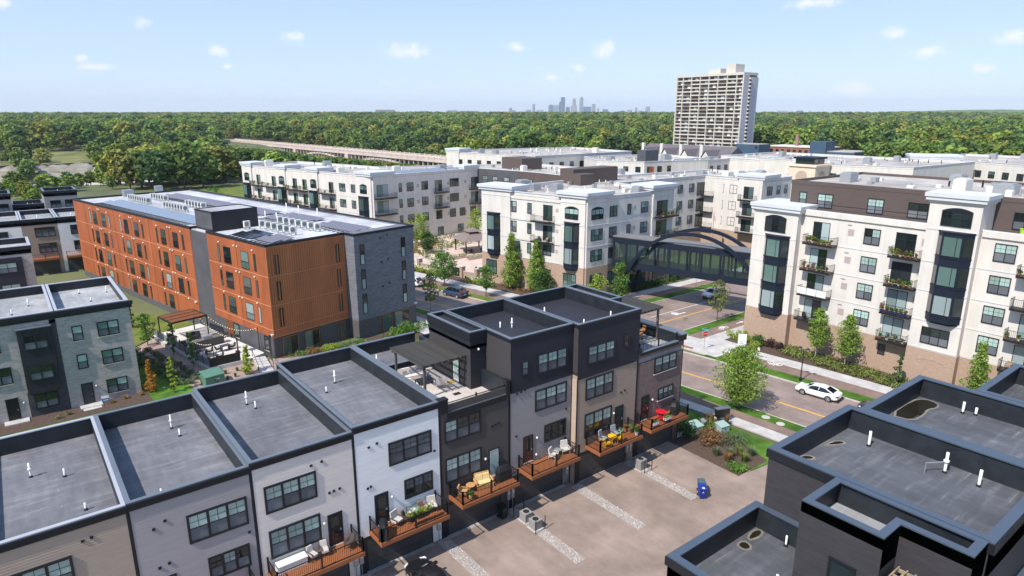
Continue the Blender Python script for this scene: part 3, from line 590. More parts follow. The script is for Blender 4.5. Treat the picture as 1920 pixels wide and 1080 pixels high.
# --- taupe house with the black top storey
t, fr, top = townhouse(35.38, 42.78, 36.8, 51.2, 0, 'taupe townhouse with a black top storey and yellow folding table', s_tan2, up=dict(top=14.4, split=9.6))
f2 = top_storey(t, 35.4, 42.8, 36.76, 46.6, 9.6, 14.4, s_black)
obj('return_trim', MB().box(35.36, 35.44, 36.74, 36.82, 0, 9.6).mesh('rt', black_t), t); obj('return_siding', siding(Fr(35.38, 37.4, -90), .0, .6, 0, 9.6).mesh('rs', s_tan), t)
obj('stair_tower', MB().box(42.82, 44.35, 40.55, 46.6, 9.5, 14.1).mesh('stair_tower', s_black), t); flat_roof(t, rectp(42.82, 44.4, 40.5, 46.6), 13.3, 14.38, roof_d, coping_m, th=.15, cop=.26)
obj('back_roof', MB().box(35.45, 42.7, 46.7, 51.2, 9.5, 10.1).mesh('back_roof', roof_g), t); obj('back_parapet', MB().ring(rectp(35.4, 42.74, 46.66, 51.2), .2, 9.5, 11.0).mesh('back_parapet', parap_m), t)
win(t, f2, 1.05, 10.7, 3.2, 1.65, **tri); win(t, f2, 5.4, 11.3, .65, 1.1, 1, tw=.08, up=g_dark, lo=g_dark); win(t, fr, .97, 7.5, 3.28, 1.95, **tri); win(t, fr, .97, 4.0, 3.25, 2.22, **tri, lo=[g_dark, g_dark, g_dark])
door(t, fr, 4.7, 3.45, 1.05, 2.4, M('navy_door', (.015, .025, .06), .45), g_dark); wall_light(t, fr, 4.45, 5.35); vents(t, fr, (5.3, 7.0), (5.75, 7.1)); balcony(t, 36.5, 41.85, 36.8, 1.85, 3.3)
vents(t, f2, (5.8, 9.6), (6.3, 9.65), (6.55, 9.67)); vent(t, 37.3, 43.3, 13.15, .9); vent(t, 38.3, 39.2, 13.15, .6, False); vent(t, 41.4, 39.0, 13.15, .8, False)
# --- plum brick end house with the roof deck
t, fr, top = townhouse(42.8, 49.2, 36.8, 51.2, 0, 'plum brick end townhouse with a roof deck by the street', br_red, top=10.9, core_top=9.15)
for o in list(t.children):
    if o.name.startswith(('fascia', 'siding')): bpy.data.objects.remove(o)
obj('deck_floor', MB().box(42.9, 49.1, 36.9, 46.6, 9.2, 9.62).mesh('deck_floor', M('roof_deck_tiles', (.3, .29, .29), .8, var=.15, vs=2)), t); obj('back_roof', MB().box(42.9, 49.1, 46.6, 51.1, 9.4, 9.9).mesh('back_roof', roof_g), t)
obj('upper_wall', MB().box(42.8, 49.2, 36.8, 36.95, 9.7, 10.2).box(49.02, 49.2, 36.95, 51.2, 9.7, 10.75).box(42.8, 49.02, 51.0, 51.2, 9.7, 10.74).mesh('upper_wall', br_red), t)
obj('parapet', MB().box(43.15, 48.35, 36.96, 37.1, 9.5, 10.21).box(48.8, 49.01, 36.96, 50.9, 9.5, 10.76).box(42.82, 43.13, 36.96, 37.15, 9.5, 10.77).mesh('parapet', parap_m), t)
obj('coping', MB().box(43.12, 48.4, 36.7, 37.14, 10.21, 10.28).box(48.74, 49.55, 36.6, 51.3, 10.76, 10.86).box(42.78, 48.74, 50.9, 51.3, 10.76, 10.84).mesh('coping', coping_m), t)
obj('cornice', MB().box(48.4, 49.45, 36.66, 37.2, 10.2, 10.755).box(49.2, 49.5, 37.2, 51.25, 10.3, 10.75).box(42.8, 43.12, 36.66, 37.2, 10.2, 10.755).box(43.12, 48.4, 36.72, 36.8, 9.95, 10.2).mesh('cornice', black_t), t)
rail(t, (43.2, 37.02, 10.15), (48.4, 37.02, 10.15), .8, .5); win(t, fr, 2.3, 7.7, 3.13, 1.58, **tri, sill=concrete); win(t, fr, 3.02, 4.85, 2.18, 1.22, **tri, up=g_blind, lo=g_screen, sill=concrete)
door(t, fr, .75, 3.45, 1.05, 2.4, frame_b, g_dark); wall_light(t, fr, 2.2, 5.2); balcony(t, 43.0, 48.3, 36.8, 1.85, 3.35)
pergola('dark slatted pergola on the brick end townhouse roof deck', 44.5, 49.0, 39.3, 44.3, 9.62, 12.9, perg_m, 30, posts=((1, 0), (1, 1), (0, 1)))
# ---------------------------------------------------------------- the row across the alley (lower right)
def plainhouse(label, poly, z0, z1, wm, rm, cm, cop=.42, th=.26, drop=1.25, group='dark townhouses across the alley', sidings=()):
    xs = [p[0] for p in poly]; ys = [p[1] for p in poly]
    t = thing('townhouse', label, 'townhouse', (sum(xs) / len(xs), sum(ys) / len(ys), 0), group=group, world=True)
    obj('wall', MB().prism(poly, z0, z1 - drop - .26).mesh('wall', wm), t)
    flat_roof(t, poly, z1 - drop, z1, rm, coping_r if cm is coping_m else cm, th, cop)
    obj('cornice', MB().ring(offset(poly, -.1), .1, z1 - .45, z1 - .004).mesh('cornice', black_t), t)
    obj('upper_wall', MB().ring(poly, .05, z1 - drop - .3, z1 - .4).mesh('upper_wall', wm), t)
    for f, L, a, b in sidings: obj('siding', siding(f, .02, L, a, b).mesh('siding', wm), t)
    return t
coping_r = M('dark_blue_coping', (.07, .09, .122), .45, metal=.1, var=.06, vs=.7)
s_char = sid('charcoal_siding', (.04, .037, .042), .15)
water_p = M('standing_water', (.02, .016, .01), .04, spec=.6)
silt_m = M('roof_silt', (.2, .18, .15), .9, var=.3, vs=3)
def puddle(t, pts, z, edge=.12):
    p2 = []
    n = len(pts)
    for i in range(n):                      # Chaikin corner cutting for a soft outline
        a, b = pts[i], pts[(i + 1) % n]; p2 += [(.75 * a[0] + .25 * b[0], .75 * a[1] + .25 * b[1]), (.25 * a[0] + .75 * b[0], .25 * a[1] + .75 * b[1])]
    obj('puddle', MB().prism(p2, z, z + .012).mesh('puddle', water_p), t); obj('silt_ring', MB().prism(offset(p2 if sum(p2[i][0] * p2[(i + 1) % len(p2)][1] - p2[(i + 1) % len(p2)][0] * p2[i][1] for i in range(len(p2))) > 0 else p2[::-1], -edge), z, z + .006).mesh('silt', silt_m), t)
fW = Fr(29.1, 16.0, -90)                                         # the -X face
t = plainhouse('charcoal townhouse with a tall roof box in the lower right corner', rectp(29.1, 37.4, 6.2, 16.0), -.15, 14.4, s_char, roof_d, coping_m, sidings=[(fW, 9.7, 9.8, 13.95)])
bump = [(25.95, 12.5), (25.95, 9.0), (27.5, 9.0), (27.5, 6.35), (29.08, 6.35), (29.08, 12.5)]
obj('stair_tower', MB().prism(bump, 9.3, 13.2).mesh('st', s_char), t); flat_roof(t, bump[::-1], 13.25, 14.4, roof_l, coping_r, th=.16, cop=.36); obj('cornice', MB().ring(offset(bump, -.08) if False else bump, .02, 13.2, 14.39).mesh('c', black_t), t)
obj('siding', siding(Fr(25.95, 12.5, -90), 0, 3.5, 9.9, 13.9).add(*(lambda q: (q.v, q.f))(siding(Fr(27.5, 9.0, -90), 0, 2.65, 9.9, 13.9))).mesh('siding', s_char), t)
win(t, Fr(25.95, 12.5, -90), 1.5, 10.6, 1.15, 1.9, 1, split=False, up=g_dark, tw=.1)
for x, y, h, c in ((35.9, 14.0, .9, False), (36.1, 10.3, 1.15, True), (36.0, 8.75, .9, False)): vent(t, x, y, 13.15, h, c, .07)
obj('conduit', MB().tube([(35.2, 10.9, 13.15), (35.2, 10.9, 13.75), (36.0, 10.4, 13.75)], .03).mesh('conduit', galv), t)
puddle(t, [(31.6, 15.6), (32.0, 15.65), (32.3, 15.3), (32.1, 15.15)], 13.152); puddle(t, [(34.2, 15.5), (35.1, 15.35), (35.25, 15.0), (34.9, 15.1), (34.5, 15.3)], 13.152)
t = plainhouse('charcoal townhouse with puddled low roof at the bottom edge', [(21.9, 16.4), (21.9, 2.0), (29.08, 2.0), (29.08, 16.4)], -.15, 11.1, s_char, roof_d, coping_m)
puddle(t, [(26.8, 15.85), (27.25, 15.8), (27.2, 15.45), (26.95, 15.3), (26.7, 15.5)], 9.852); puddle(t, [(28.1, 15.95), (28.6, 15.95), (28.75, 15.75), (28.4, 15.6), (28.0, 15.62), (27.6, 15.75)], 9.852); vent(t, 28.6, 14.3, 9.85, .6, False, .05); vent(t, 25.2, 12.8, 9.85, .9, False, .06)
pergola('bare wooden pergola slats at the bottom edge, below the roof box', 25.0, 27.3, 6.1, 8.8, 9.85, 12.6, M('pale_pergola_wood', (.3, .24, .16), .8, var=.3, vs=4), 9)
t = plainhouse('charcoal townhouse with a long brown puddle on its roof', [(37.5, 15.35), (37.5, 4.0), (45.6, 4.0), (45.6, 15.35)], -.15, 14.4, s_char, roof_d, coping_m)
puddle(t, [(41.0, 15.0), (44.2, 15.05), (45.1, 14.7), (45.0, 13.9), (44.3, 13.7), (43.6, 14.0), (42.5, 13.8), (41.2, 13.9)], 13.152)
for x, y, h, c in ((44.7, 12.4, .75, False), (45.0, 11.8, .5, False), (44.6, 7.1, 1.1, True), (44.2, 5.9, .8, False)): vent(t, x, y, 13.15, h, c, .07)
t = plainhouse('charcoal townhouse at the right edge, set back behind the puddled roof', [(45.8, 12.2), (45.8, 3.0), (53.0, 3.0), (53.0, 12.2)], -.15, 14.4, s_char, roof_d, coping_m)
t = plainhouse('charcoal townhouse out of frame beyond the bottom right corner', [(29.1, 6.1), (29.1, 0.5), (37.4, 0.5), (37.4, 6.1)], -.15, 10.6, s_char, roof_l, coping_m)
# ---------------------------------------------------------------- grey brick row on the left
fl = Fr(0, 81.3, 0)
BG = 'grey brick townhouses on the left'
def brickhouse(x0, x1, label, face, y=81.3):
    t = thing('townhouse', label, 'townhouse', ((x0 + x1) / 2, y, 0), group=BG, world=True)
    obj('wall', MB().box(x0, x1, y, 95.1, -.15, 9.9).mesh('wall', face), t); flat_roof(t, rectp(x0 + .01, x1 - .01, y + .02, 95.1), 10.0, 11.0, roof_l, coping_lt, .2, .36, copz=.08)
    f = Fr(x0, y, 0); w = x1 - x0; e = .5 if x1 > 9 else 0.
    obj('fascia', MB().fb(f, 0, w + e * .6, -.1, .12, 10.25, 10.6).fb(f, 0, w + e * .8, -.1, .26, 10.6, 10.98).mesh('fascia', black_t), t)
    obj('upper_wall', MB().fb(f, 0, w, -.12, .01, 9.8, 10.3).mesh('upper_wall', face), t); return t
dbl = dict(cols=2, munt=0, tw=.1, mul=.12, up=[g_teal, g_blind], lo=g_screen, sill=concrete)
t = brickhouse(2.55, 9.35, 'pale grey brick end townhouse with a charcoal door and white step', br_grey)
for z in (7.45, 4.2, .78): win(t, fl, 6.08, z, 2.03, 1.65, **dbl)
for z in (7.43, 4.2): win(t, fl, 3.78, z, .95, 1.65, 1, munt=0, up=g_blind, lo=g_screen, sill=concrete)
door(t, fl, 3.72, .1, 1.08, 2.42, M('charcoal_door', (.04, .042, .05), .5)); wall_light(t, fl, 5.1, 2.0); obj('step', MB().box(3.3, 5.4, 80.2, 81.3, -.1, .1).box(3.5, 5.2, 79.6, 80.2, -.1, -.02 + .05).mesh('step', concrete), t)
for x, y, h, c in ((8.4, 91.0, .8, True), (5.7, 92.3, .5, False), (6.4, 87.5, .5, False)): vent(t, x, y, 10.0, h, c)
t = brickhouse(-4.6, 2.55, 'grey brick townhouse with a dark metal bay and black door', br_grey)
obj('bay', MB().fb(fl, -.9, 1.95, .0, .45, 2.7, 9.65).mesh('bay', s_black), t); obj('bay_cap', MB().fb(fl, -1.0, 2.05, 0, .6, 9.65, 9.75).mesh('bay_cap', coping_m), t); obj('dark_brick', MB().fb(fl, 1.95, 2.54, 0, .01, 0, 10.2).fb(fl, -1.0, 1.95, 0, .011, -.1, 2.7).mesh('dark_brick', br_dark), t)
for z, d in ((7.42, .45), (4.08, .45), (.77, .012)): win(t, fl, -.48, z, 2.05, 1.6, d=d, cols=2, munt=0, tw=.1, mul=.12, up=g_dark, lo=g_screen, fm=frame_b)
door(t, fl, -2.9, .1, 1.08, 2.4, M('black_door', (.008, .009, .012), .4)); obj('step', MB().box(-3.3, -1.2, 80.2, 81.3, -.1, .1).mesh('step', concrete), t); wall_light(t, fl, -1.4, 1.8)
win(t, fl, -3.75, 4.1, 1.85, 1.8, **dict(dbl, up=g_dark)); win(t, fl, -4.3, 7.45, 1.9, 1.55, **dict(dbl, up=g_dark)); vent(t, -1.0, 86.5, 10.0, .6, False); vent(t, .6, 89.5, 10.0, .9); vent(t, -2.2, 92, 10, .5, False)
t = brickhouse(-11.7, -4.6, 'grey brick townhouse cut off by the left edge', br_grey)
for z in (.78, 4.2, 7.45): win(t, fl, -7.3, z, 2.03, 1.65, **dbl)
# ---------------------------------------------------------------- orange apartment building
def metalrib(name, c): return M(name, c, .55, var=.06, vs=.5, spec=.35)
or_l = metalrib('orange_panel', (.37, .105, .038)); or_s = metalrib('orange_ribbed_metal', (.52, .18, .075)); or_d = metalrib('brown_side_panel', (.17, .055, .018))
char_m = M('charcoal_panel', (.085, .085, .095), .6, var=.07, vs=.6); br_ch = brickmat('blue_grey_brick', (.19, .19, .22), (.13, .13, .155), (.21, .21, .235), w=.8, h=.16, var=.12)
br_ch2 = brickmat('dark_base_brick', (.11, .1, .1), (.08, .074, .078), (.13, .12, .12), w=.4, h=.1, var=.2)
course_m = M('pale_course', (.56, .27, .14), .7); wood_f = M('wood_window_frame', (.3, .115, .04), .6, var=.2, vs=4)
dirt(or_l, .5, .8, 1.08, (1, 1, .25)); dirt(or_s, .4, .85, 1.06, (1, 1, .2)); dirt(char_m, .5, .85, 1.1)
OA = R(11.5); OC, OS = math.cos(OA), math.sin(OA)
def OB(v, u): return (25.2 + v * OC - u * OS, 83.0 + v * OS + u * OC)
def orect(v0, v1, u0, u1): return [OB(v0, u0), OB(v1, u0), OB(v1, u1), OB(v0, u1)]
t = thing('apartment_building', 'four storey orange clad apartment building with solar roof and charcoal brick end', 'building', (25.2, 83, 0), world=True)
F0 = OB(0, 71.2); fo = Fr(*F0, -78.5); fq = Fr(25.2, 83.0, 11.5); fd = Fr(*OB(11.8, -2.2), 11.5); fds = Fr(*OB(11.8, 0), -78.5)
ft = Fr(*OB(1.0, 21.0), -78.5)
obj('wall', MB().prism(orect(.02, 22.4, .02, 71.2), -.15, 14.6).mesh('wall', char_m), t)
obj('orange_wing', MB().prism(orect(-.0, .3, 21.0, 71.2), .9, 14.735).mesh('ow', or_l), t); obj('orange_wing', MB().prism(orect(0, .3, .0, 15.8), 2.75, 14.735).mesh('ow2', or_l), t)
obj('end_panel', MB().prism(orect(.01, 1.2, 20.9, 21.0), .9, 14.7).mesh('ep', or_d), t); obj('base_wall', MB().prism(orect(-.05, 5, 21.2, 71.1), -.15, .9).mesh('bw', br_ch2), t)
obj('brick_end', MB().prism(orect(11.8, 22.4, -2.2, .5), 2.6, 14.9).mesh('be', br_ch), t); obj('brick_end', MB().prism(orect(22.0, 22.42, .5, 71), -.1, 14.85).mesh('be2', br_ch), t); obj('brick_base', MB().prism(orect(11.77, 22.43, -2.23, .5), -.15, 2.6).mesh('bb', br_ch2), t)
obj('roof', MB().prism(orect(.25, 22.2, .25, 71), 14.6, 14.72).mesh('roof', roof_o), t)
edge = [OB(-.06, -.06), OB(11.74, -.06), OB(11.74, -2.3), OB(22.5, -2.3), OB(22.5, 71.3), OB(-.06, 71.3), OB(-.06, 20.95), OB(1, 20.95), OB(1, 15.86), OB(-.06, 15.86)]
obj('roof_edge', MB().ring(edge, .32, 14.74, 15.06).mesh('re', black_t), t)
# ribbed cladding: zig-zag sheet on the short face, ribs on the end
mb = MB(); n = 36; L = 11.76
for z0, z1 in ((2.8, 6.95), (7.0, 10.78), (10.86, 14.74), (3.72, 3.72)):
    if z0 == z1: continue
    for i in range(n):
        a, b, c = L * i / n, L * (i + .62) / n, L * (i + 1) / n
        mb.fb(fq, a, b - .04, .01, .1, z0, z1)
rb = obj('ribbed_cladding', MB().fb(fq, 0, L, 0, .02, 2.75, 14.74).mesh('rc', or_s), t); r2 = obj('rib', mb.mesh('rib', or_s), rb); r2['kind'] = 'stuff'
for z in (3.72, 7.3 - .35, 10.8):
    obj('course', MB().fb(fq, -.02, L, .02, .12, z, z + .07).mesh('course', course_m), t); obj('course', MB().fb(fo, .05, 50.1, 0, .04, z, z + .06).mesh('course', course_m), t); obj('course', MB().fb(fo, 55.45, 71.2, 0, .04, z, z + .06).mesh('course', course_m), t)
obj('course', MB().fb(fq, -.02, L, .02, .08, 2.72, 2.85).mesh('course', course_m), t)
for s in (6.2, 13.45, 20.6, 27.95, 35.35, 42.7): box_part(t, 'panel_joint', fo, s, s + .05, 0, .03, .9, 14.74, or_d)
for s in (63.6,): box_part(t, 'panel_joint', fo, s, s + .05, 0, .03, 2.8, 14.74, or_d)
cap_me = MB().lathe((0, 0, 0), [(0, -.1), (.1, -.07), (.12, .02), (.06, .1), (0, .11)], 8).mesh('vent_cap', white_pvc)
def vcap(f, s, z): obj('vent_cap', cap_me, t, f.p(s, .1, z))
jul = {}
def juliet(par, w):
    if w not in jul:
        mb = MB().box(.02, w - .02, -.14, -.12, .95, 1.0).box(.02, w - .02, -.14, -.12, .05, .09)
        for i in range(int(w / .14) + 1): mb.box(.03 + i * .14, .045 + i * .14, -.138, -.122, .09, .95)
        jul[w] = mb.mesh('juliet_rail', rail_m)
    obj('juliet_rail', jul[w], par)
rg = random.Random(5)
gset = [g_dark, g_dark, g_teal, g_dark, g_curt]
for base in (0, 14.75, 29.6):
    for z in (11.25, 7.7, 4.15, .95):
        for s, w in ((8.35, .55), (10.15, 1.7), (14.45, 1.7), (17.6, .55)):
            if z < 1 and base + s > 44: continue
            o = win(t, fo, base + s, z, w, 2.35 if z > 1 else 2.2, 1, split=False, tw=.06, up=rg.choice(gset), prd=.05)
            if w > 1: juliet(o, w)
        for s in (13.1, 13.9): vcap(fo, base + s, z + 2.95)
        for s in (9.0, 17.5): vcap(fo, base + s, z + 2.75)
for z in (11.2, 7.7, 4.15):
    for s, w in ((58.4, .55), (60.05, 1.95), (64.8, 1.95), (68.05, .55)):
        o = win(t, fo, s, z, w, 2.3, 1, split=False, tw=.06, up=rg.choice(gset), prd=.05)
        if w > 1: juliet(o, w)
    for s in (63.2, 64.1, 59.0, 68.0): vcap(fo, s, z + 2.75)
    for s in (1.05, 10.2): win(t, fq, s, z - .12, .62, 2.5, 1, split=False, tw=.06, up=g_dark, prd=.1, d=.03)
    for s in (.9, 8.2): win(t, fd, s, z - .6, .72, 2.85, 1, tw=.06, munt=0, up=g_dark, lo=g_curt)
    win(t, ft, 2.6, z - .3, .5, 2.6, 1, split=False, tw=.05, up=g_teal)
    for s, zz in ((4.4, 2.6), (5.6, 2.9)): box_part(t, 'wall_vent', fd, s, s + .22, 0, .1, z + zz, z + zz + .22, black_t)
# stair tower standing above the roof
obj('stair_tower', MB().prism(orect(1.0, 7.9, 15.86, 20.96), .0, 17.45).mesh('st', char_m), t); obj('tower_roof', MB().prism(orect(1.25, 7.65, 16.1, 20.7), 17.4, 17.5).mesh('tr', roof_l), t); obj('roof_edge', MB().ring(orect(.96, 7.94, 15.82, 21.0), .2, 17.4, 17.58).mesh('re2', black_t), t)
obj('dark_side', MB().prism(orect(1.0, 7.92, 15.8, 15.85), 14.7, 17.44).mesh('ds', black_t), t)
# ground floor by the patio and the shop fronts
obj('base_panel', MB().fb(fo, 56.0, 71.1, -.2, .02, -.1, 2.7).mesh('bp', char_m), t); obj('entrance_recess', MB().fb(fo, 58.6, 60.6, 0, .05, .6, 2.75).mesh('er', or_d), t)
door(t, fo, 60.6, .6, 1.6, 2.1, frame_b, g_teal); door(t, fo, 68.8, .6, 1.3, 2.1, frame_b, g_dark)
def shop(f, s0, s1, fmx, cols=2): return win(t, f, s0, -.1, s1 - s0, 2.6, cols, split=False, tw=.09, mul=.06, fm=fmx, up=[g_teal, g_dark], name='shop_window', d=.03)
shop(fq, 1.15, 3.45, wood_f); shop(fq, 4.45, 6.75, wood_f); obj('brick_base', MB().fb(fq, 6.95, 10.05, 0, .04, -.15, 2.7).mesh('bb3', br_ch2), t); shop(fq, 10.15, 11.0, wood_f, 1); obj('brick_base', MB().fb(fq, 0, 1.1, 0, .03, -.15, 2.72).mesh('bb4', br_ch2), t); obj('brick_base', MB().fb(fq, 3.5, 4.4, 0, .03, -.15, 2.72).mesh('bb5', br_ch2), t)
shop(fd, 4.1, 5.9, wood_f, 1); shop(fd, 6.4, 9.2, wood_f); box_part(t, 'flood_light', fd, 10.2, 10.6, 0, .35, 3.0, 3.15, white_pvc); box_part(t, 'flood_light', fo, 71.0, 71.3, 0, .3, 3.1, 3.28, white_pvc); box_part(t, 'flood_light', fo, 49.5, 49.8, 0, .3, 3.5, 3.7, white_pvc)
for v, u, h in ((3.5, 16, 1), (12.5, 22, 1.2), (13.3, 20, 1.0), (17.9, 21, 1.6), (17.5, 24, 1.8), (18.5, 16.5, 1.5)): vent(t, *OB(v, u), 14.72, h, False, .08)
obj('roof_stack', MB().prism(orect(8.6, 10.4, 69.2, 70.6), 14.7, 16.0).mesh('rs', galv), t); obj('roof_stack', MB().prism(orect(15.4, 16.8, 71.0, 72.0), 14.7, 16.2).mesh('rs2', galv), t)
# solar arrays: each panel is a part
sol_b = M('solar_blue_reflection', (.2, .23, .29), .22, spec=.5, var=.1, vs=.3); sol_g = M('solar_cell_grey', (.16, .14, .16), .3, var=.1, vs=.3); sol_k = M('solar_cell_black', (.02, .022, .03), .15)  # pale blue: sky reflection painted into the panel colour
def solar(label, v0, u0, nv, nu, mat, dv=1.75, du=1.06, tilt=9):
    a = thing('solar_array', label, 'solar array', (*OB(v0, u0), 14.72), OA, group='solar arrays on the orange building')
    me = MB().box(0, du - .05, 0, dv - .1, 0, .04).mesh('panel', [mat]); rm_ = MB().box(-.1, .0, 0, dv - .1, -.12, -.02).mesh('ballast', black_t)
    for i in range(nu):
        for j in range(nv):
            o = obj('panel', me, a, (j * dv + dv, i * du, .34)); o.rotation_euler = (R(-tilt), 0, R(90))
            if j == 0: obj('ballast_foot', rm_, a, (j * dv + dv * .0 + .1, i * du + .3, .2), R(90))
    return a
solar('long blue solar array beside the orange front edge of the roof', 1.9, 24.2, 2, 36, sol_b)
solar('grey solar array along the far half of the roof, behind the condensers', 13.4, 24.5, 2, 38, sol_g)
solar('grey solar array just behind the stair tower', 12.2, 12.8, 3, 9, sol_g); solar('grey solar array nearest the charcoal brick end', 13.4, .4, 2, 9, sol_g)
solar('small black solar array right in front of the stair tower', 1.5, 6.4, 2, 5, sol_k); solar('small grey solar array at the near roof corner', 1.7, 1.6, 2, 4, sol_g)
# condensers
ac_w = M('white_condenser', (.68, .67, .62), .5); ac_g = M('condenser_grille', (.22, .22, .21), .6)
def condenser(label, x, y, z, rz, group):
    a = thing('condenser', label, 'air conditioner', (x, y, z), rz, group)
    obj('casing', ACM[0], a); obj('fan_grille', ACM[1], a); obj('stand', ACM[2], a); return a
ACM = [MB().box(-.45, .45, -.18, .18, .35, 1.25).mesh('casing', ac_w), MB().cyl((-.1, -.19, .8), (-.1, -.2, .8), .33, .33, 16).cyl((-.1, -.2, .8), (-.1, -.21, .8), .1, .1, 8).mesh('fan_grille', ac_g), MB().box(-.4, -.34, -.2, .2, 0, .35).box(.34, .4, -.2, .2, 0, .35).mesh('stand', galv)]
k = 0
for lab, v, u0, u1, n in (('white condenser from the left, far front row on the orange building', 7.1, 53.5, 62, 9), ('white condenser from the left, far back row on the orange building', 10.6, 54.6, 60.4, 6), ('white condenser from the left, middle front row on the orange building', 6.9, 37.8, 45.6, 8), ('white condenser from the left, middle back row on the orange building', 10.5, 39, 45, 6), ('white condenser from the left, near front row on the orange building', 7.0, 4.9, 13.0, 6), ('white condenser from the left, near back row on the orange building', 10.8, 4.8, 14.6, 7)):
    for i in range(n): u = u1 + (u0 - u1) * i / (n - 1); condenser('%s %s' % (('first', 'second', 'third', 'fourth', 'fifth', 'sixth', 'seventh', 'eighth', 'ninth')[i], lab), *OB(v, u), 14.72, OA + R(-8), 'rooftop condensers')
condenser('single white condenser by the stair tower', *OB(5.3, 14.3), 14.72, OA, 'rooftop condensers')
# ---------------------------------------------------------------- patio beside the orange building
struct('patio', MB().prism([(17.2, 83.2), (22.2, 83.5), (24.3, 84.5), (20.7, 103), (14.0, 101.5)], -.15, .5).mesh('patio', M('pale_patio', (.58, .55, .52), .85, var=.1, vs=1)))
wall_p = M('patio_retaining_block', (.45, .4, .36), .9, var=.2, vs=3)
w = obj('retaining_wall', MB().prism([(17.0, 83.0), (17.2, 83.2), (14.0, 101.5), (13.75, 101.5)], -.1, .46).mesh('rw', wall_p)); tag(w, 'low block retaining wall along the patio edge', 'wall')
fe = thing('patio_fence', 'black panel fence with posts round the patio corner', 'fence', (17.2, 83.2, .5), world=True)
fgrey = M('grey_fence_panel', (.2, .21, .23), .6)
pa, pb = (17.25, 83.35), (21.0, 83.55); f = Fr(*pa, math.degrees(math.atan2(pb[1] - pa[1], pb[0] - pa[0])))
obj('panel', MB().fb(f, 0, 3.75, -.03, .03, .3, 1.65).mesh('pn', black_mt), fe)
fs = Fr(14.2, 101.3, math.degrees(math.atan2(83.35 - 101.3, 17.25 - 14.2))); Ls = math.hypot(17.25 - 14.2, 83.35 - 101.3)
for i in range(10):
    if 2 < i or True: obj('panel', MB().fb(fs, Ls * i / 10 + .1, Ls * (i + 1) / 10 - .1, -.02, .02, .55, 1.5).mesh('pn', fgrey), fe)
    obj('post', MB().fb(fs, Ls * i / 10 - .04, Ls * i / 10 + .04, -.04, .04, .4, 1.65).mesh('post', black_mt), fe)
pg = thing('pergola', 'black steel pergola with cedar slats over the patio', 'pergola', (17.5, 98, .5), world=True)
Q = [(14.75, 99.6), (19.4, 100.6), (20.3, 96.3), (15.6, 95.2)]
for x, y in Q: obj('post', MB().box(x - .07, x + .07, y - .07, y + .07, .5, 3.55).mesh('post', black_mt), pg)
for i in range(4):
    a, b = Q[i], Q[(i + 1) % 4]; f = Fr(*a, math.degrees(math.atan2(b[1] - a[1], b[0] - a[0]))); L = math.hypot(b[0] - a[0], b[1] - a[1]); obj('beam', MB().fb(f, 0, L, -.07, .07, 3.4, 3.62).mesh('beam', black_mt), pg)
for k in (1, 2):
    a = tuple(Q[0][i] + (Q[3][i] - Q[0][i]) * k / 3 for i in (0, 1)); b = tuple(Q[1][i] + (Q[2][i] - Q[1][i]) * k / 3 for i in (0, 1)); f = Fr(*a, math.degrees(math.atan2(b[1] - a[1], b[0] - a[0]))); obj('beam', MB().fb(f, 0, math.hypot(b[0] - a[0], b[1] - a[1]), -.05, .05, 3.45, 3.63).mesh('beam', black_mt), pg)
cedar = M('pergola_cedar', (.3, .11, .045), .7, var=.25, vs=3)
for k in range(15):
    q = (k + .6) / 15.2; a = tuple(Q[0][i] + (Q[3][i] - Q[0][i]) * q for i in (0, 1)); b = tuple(Q[1][i] + (Q[2][i] - Q[1][i]) * q for i in (0, 1)); f = Fr(*a, math.degrees(math.atan2(b[1] - a[1], b[0] - a[0]))); obj('slat', MB().fb(f, .08, math.hypot(b[0] - a[0], b[1] - a[1]) - .08, -.08, .08, 3.5, 3.58).mesh('slat', cedar), pg)
st = thing('garden_steps', 'pale concrete garden steps with black handrails', 'steps', (22.8, 80, 0), world=True)
for i in range(6): obj('tread', MB().prism([(21.95 + .1 * i, 79.2 + i * .75), (23.6 + .06 * i, 78.8 + i * .75), (23.7 + .06 * i, 79.55 + i * .75), (22.05 + .1 * i, 79.95 + i * .75)], -.15, .0 + .09 * i).mesh('tread', concrete), st)
for x0, x1 in ((21.85, 22.6), (23.7, 24.1)): obj('handrail', MB().tube([(x0, 79.1, 0), (x0, 79.1, .95), (x1, 84, 1.5), (x1, 84, .5)], .035).mesh('hr', black_mt), st)
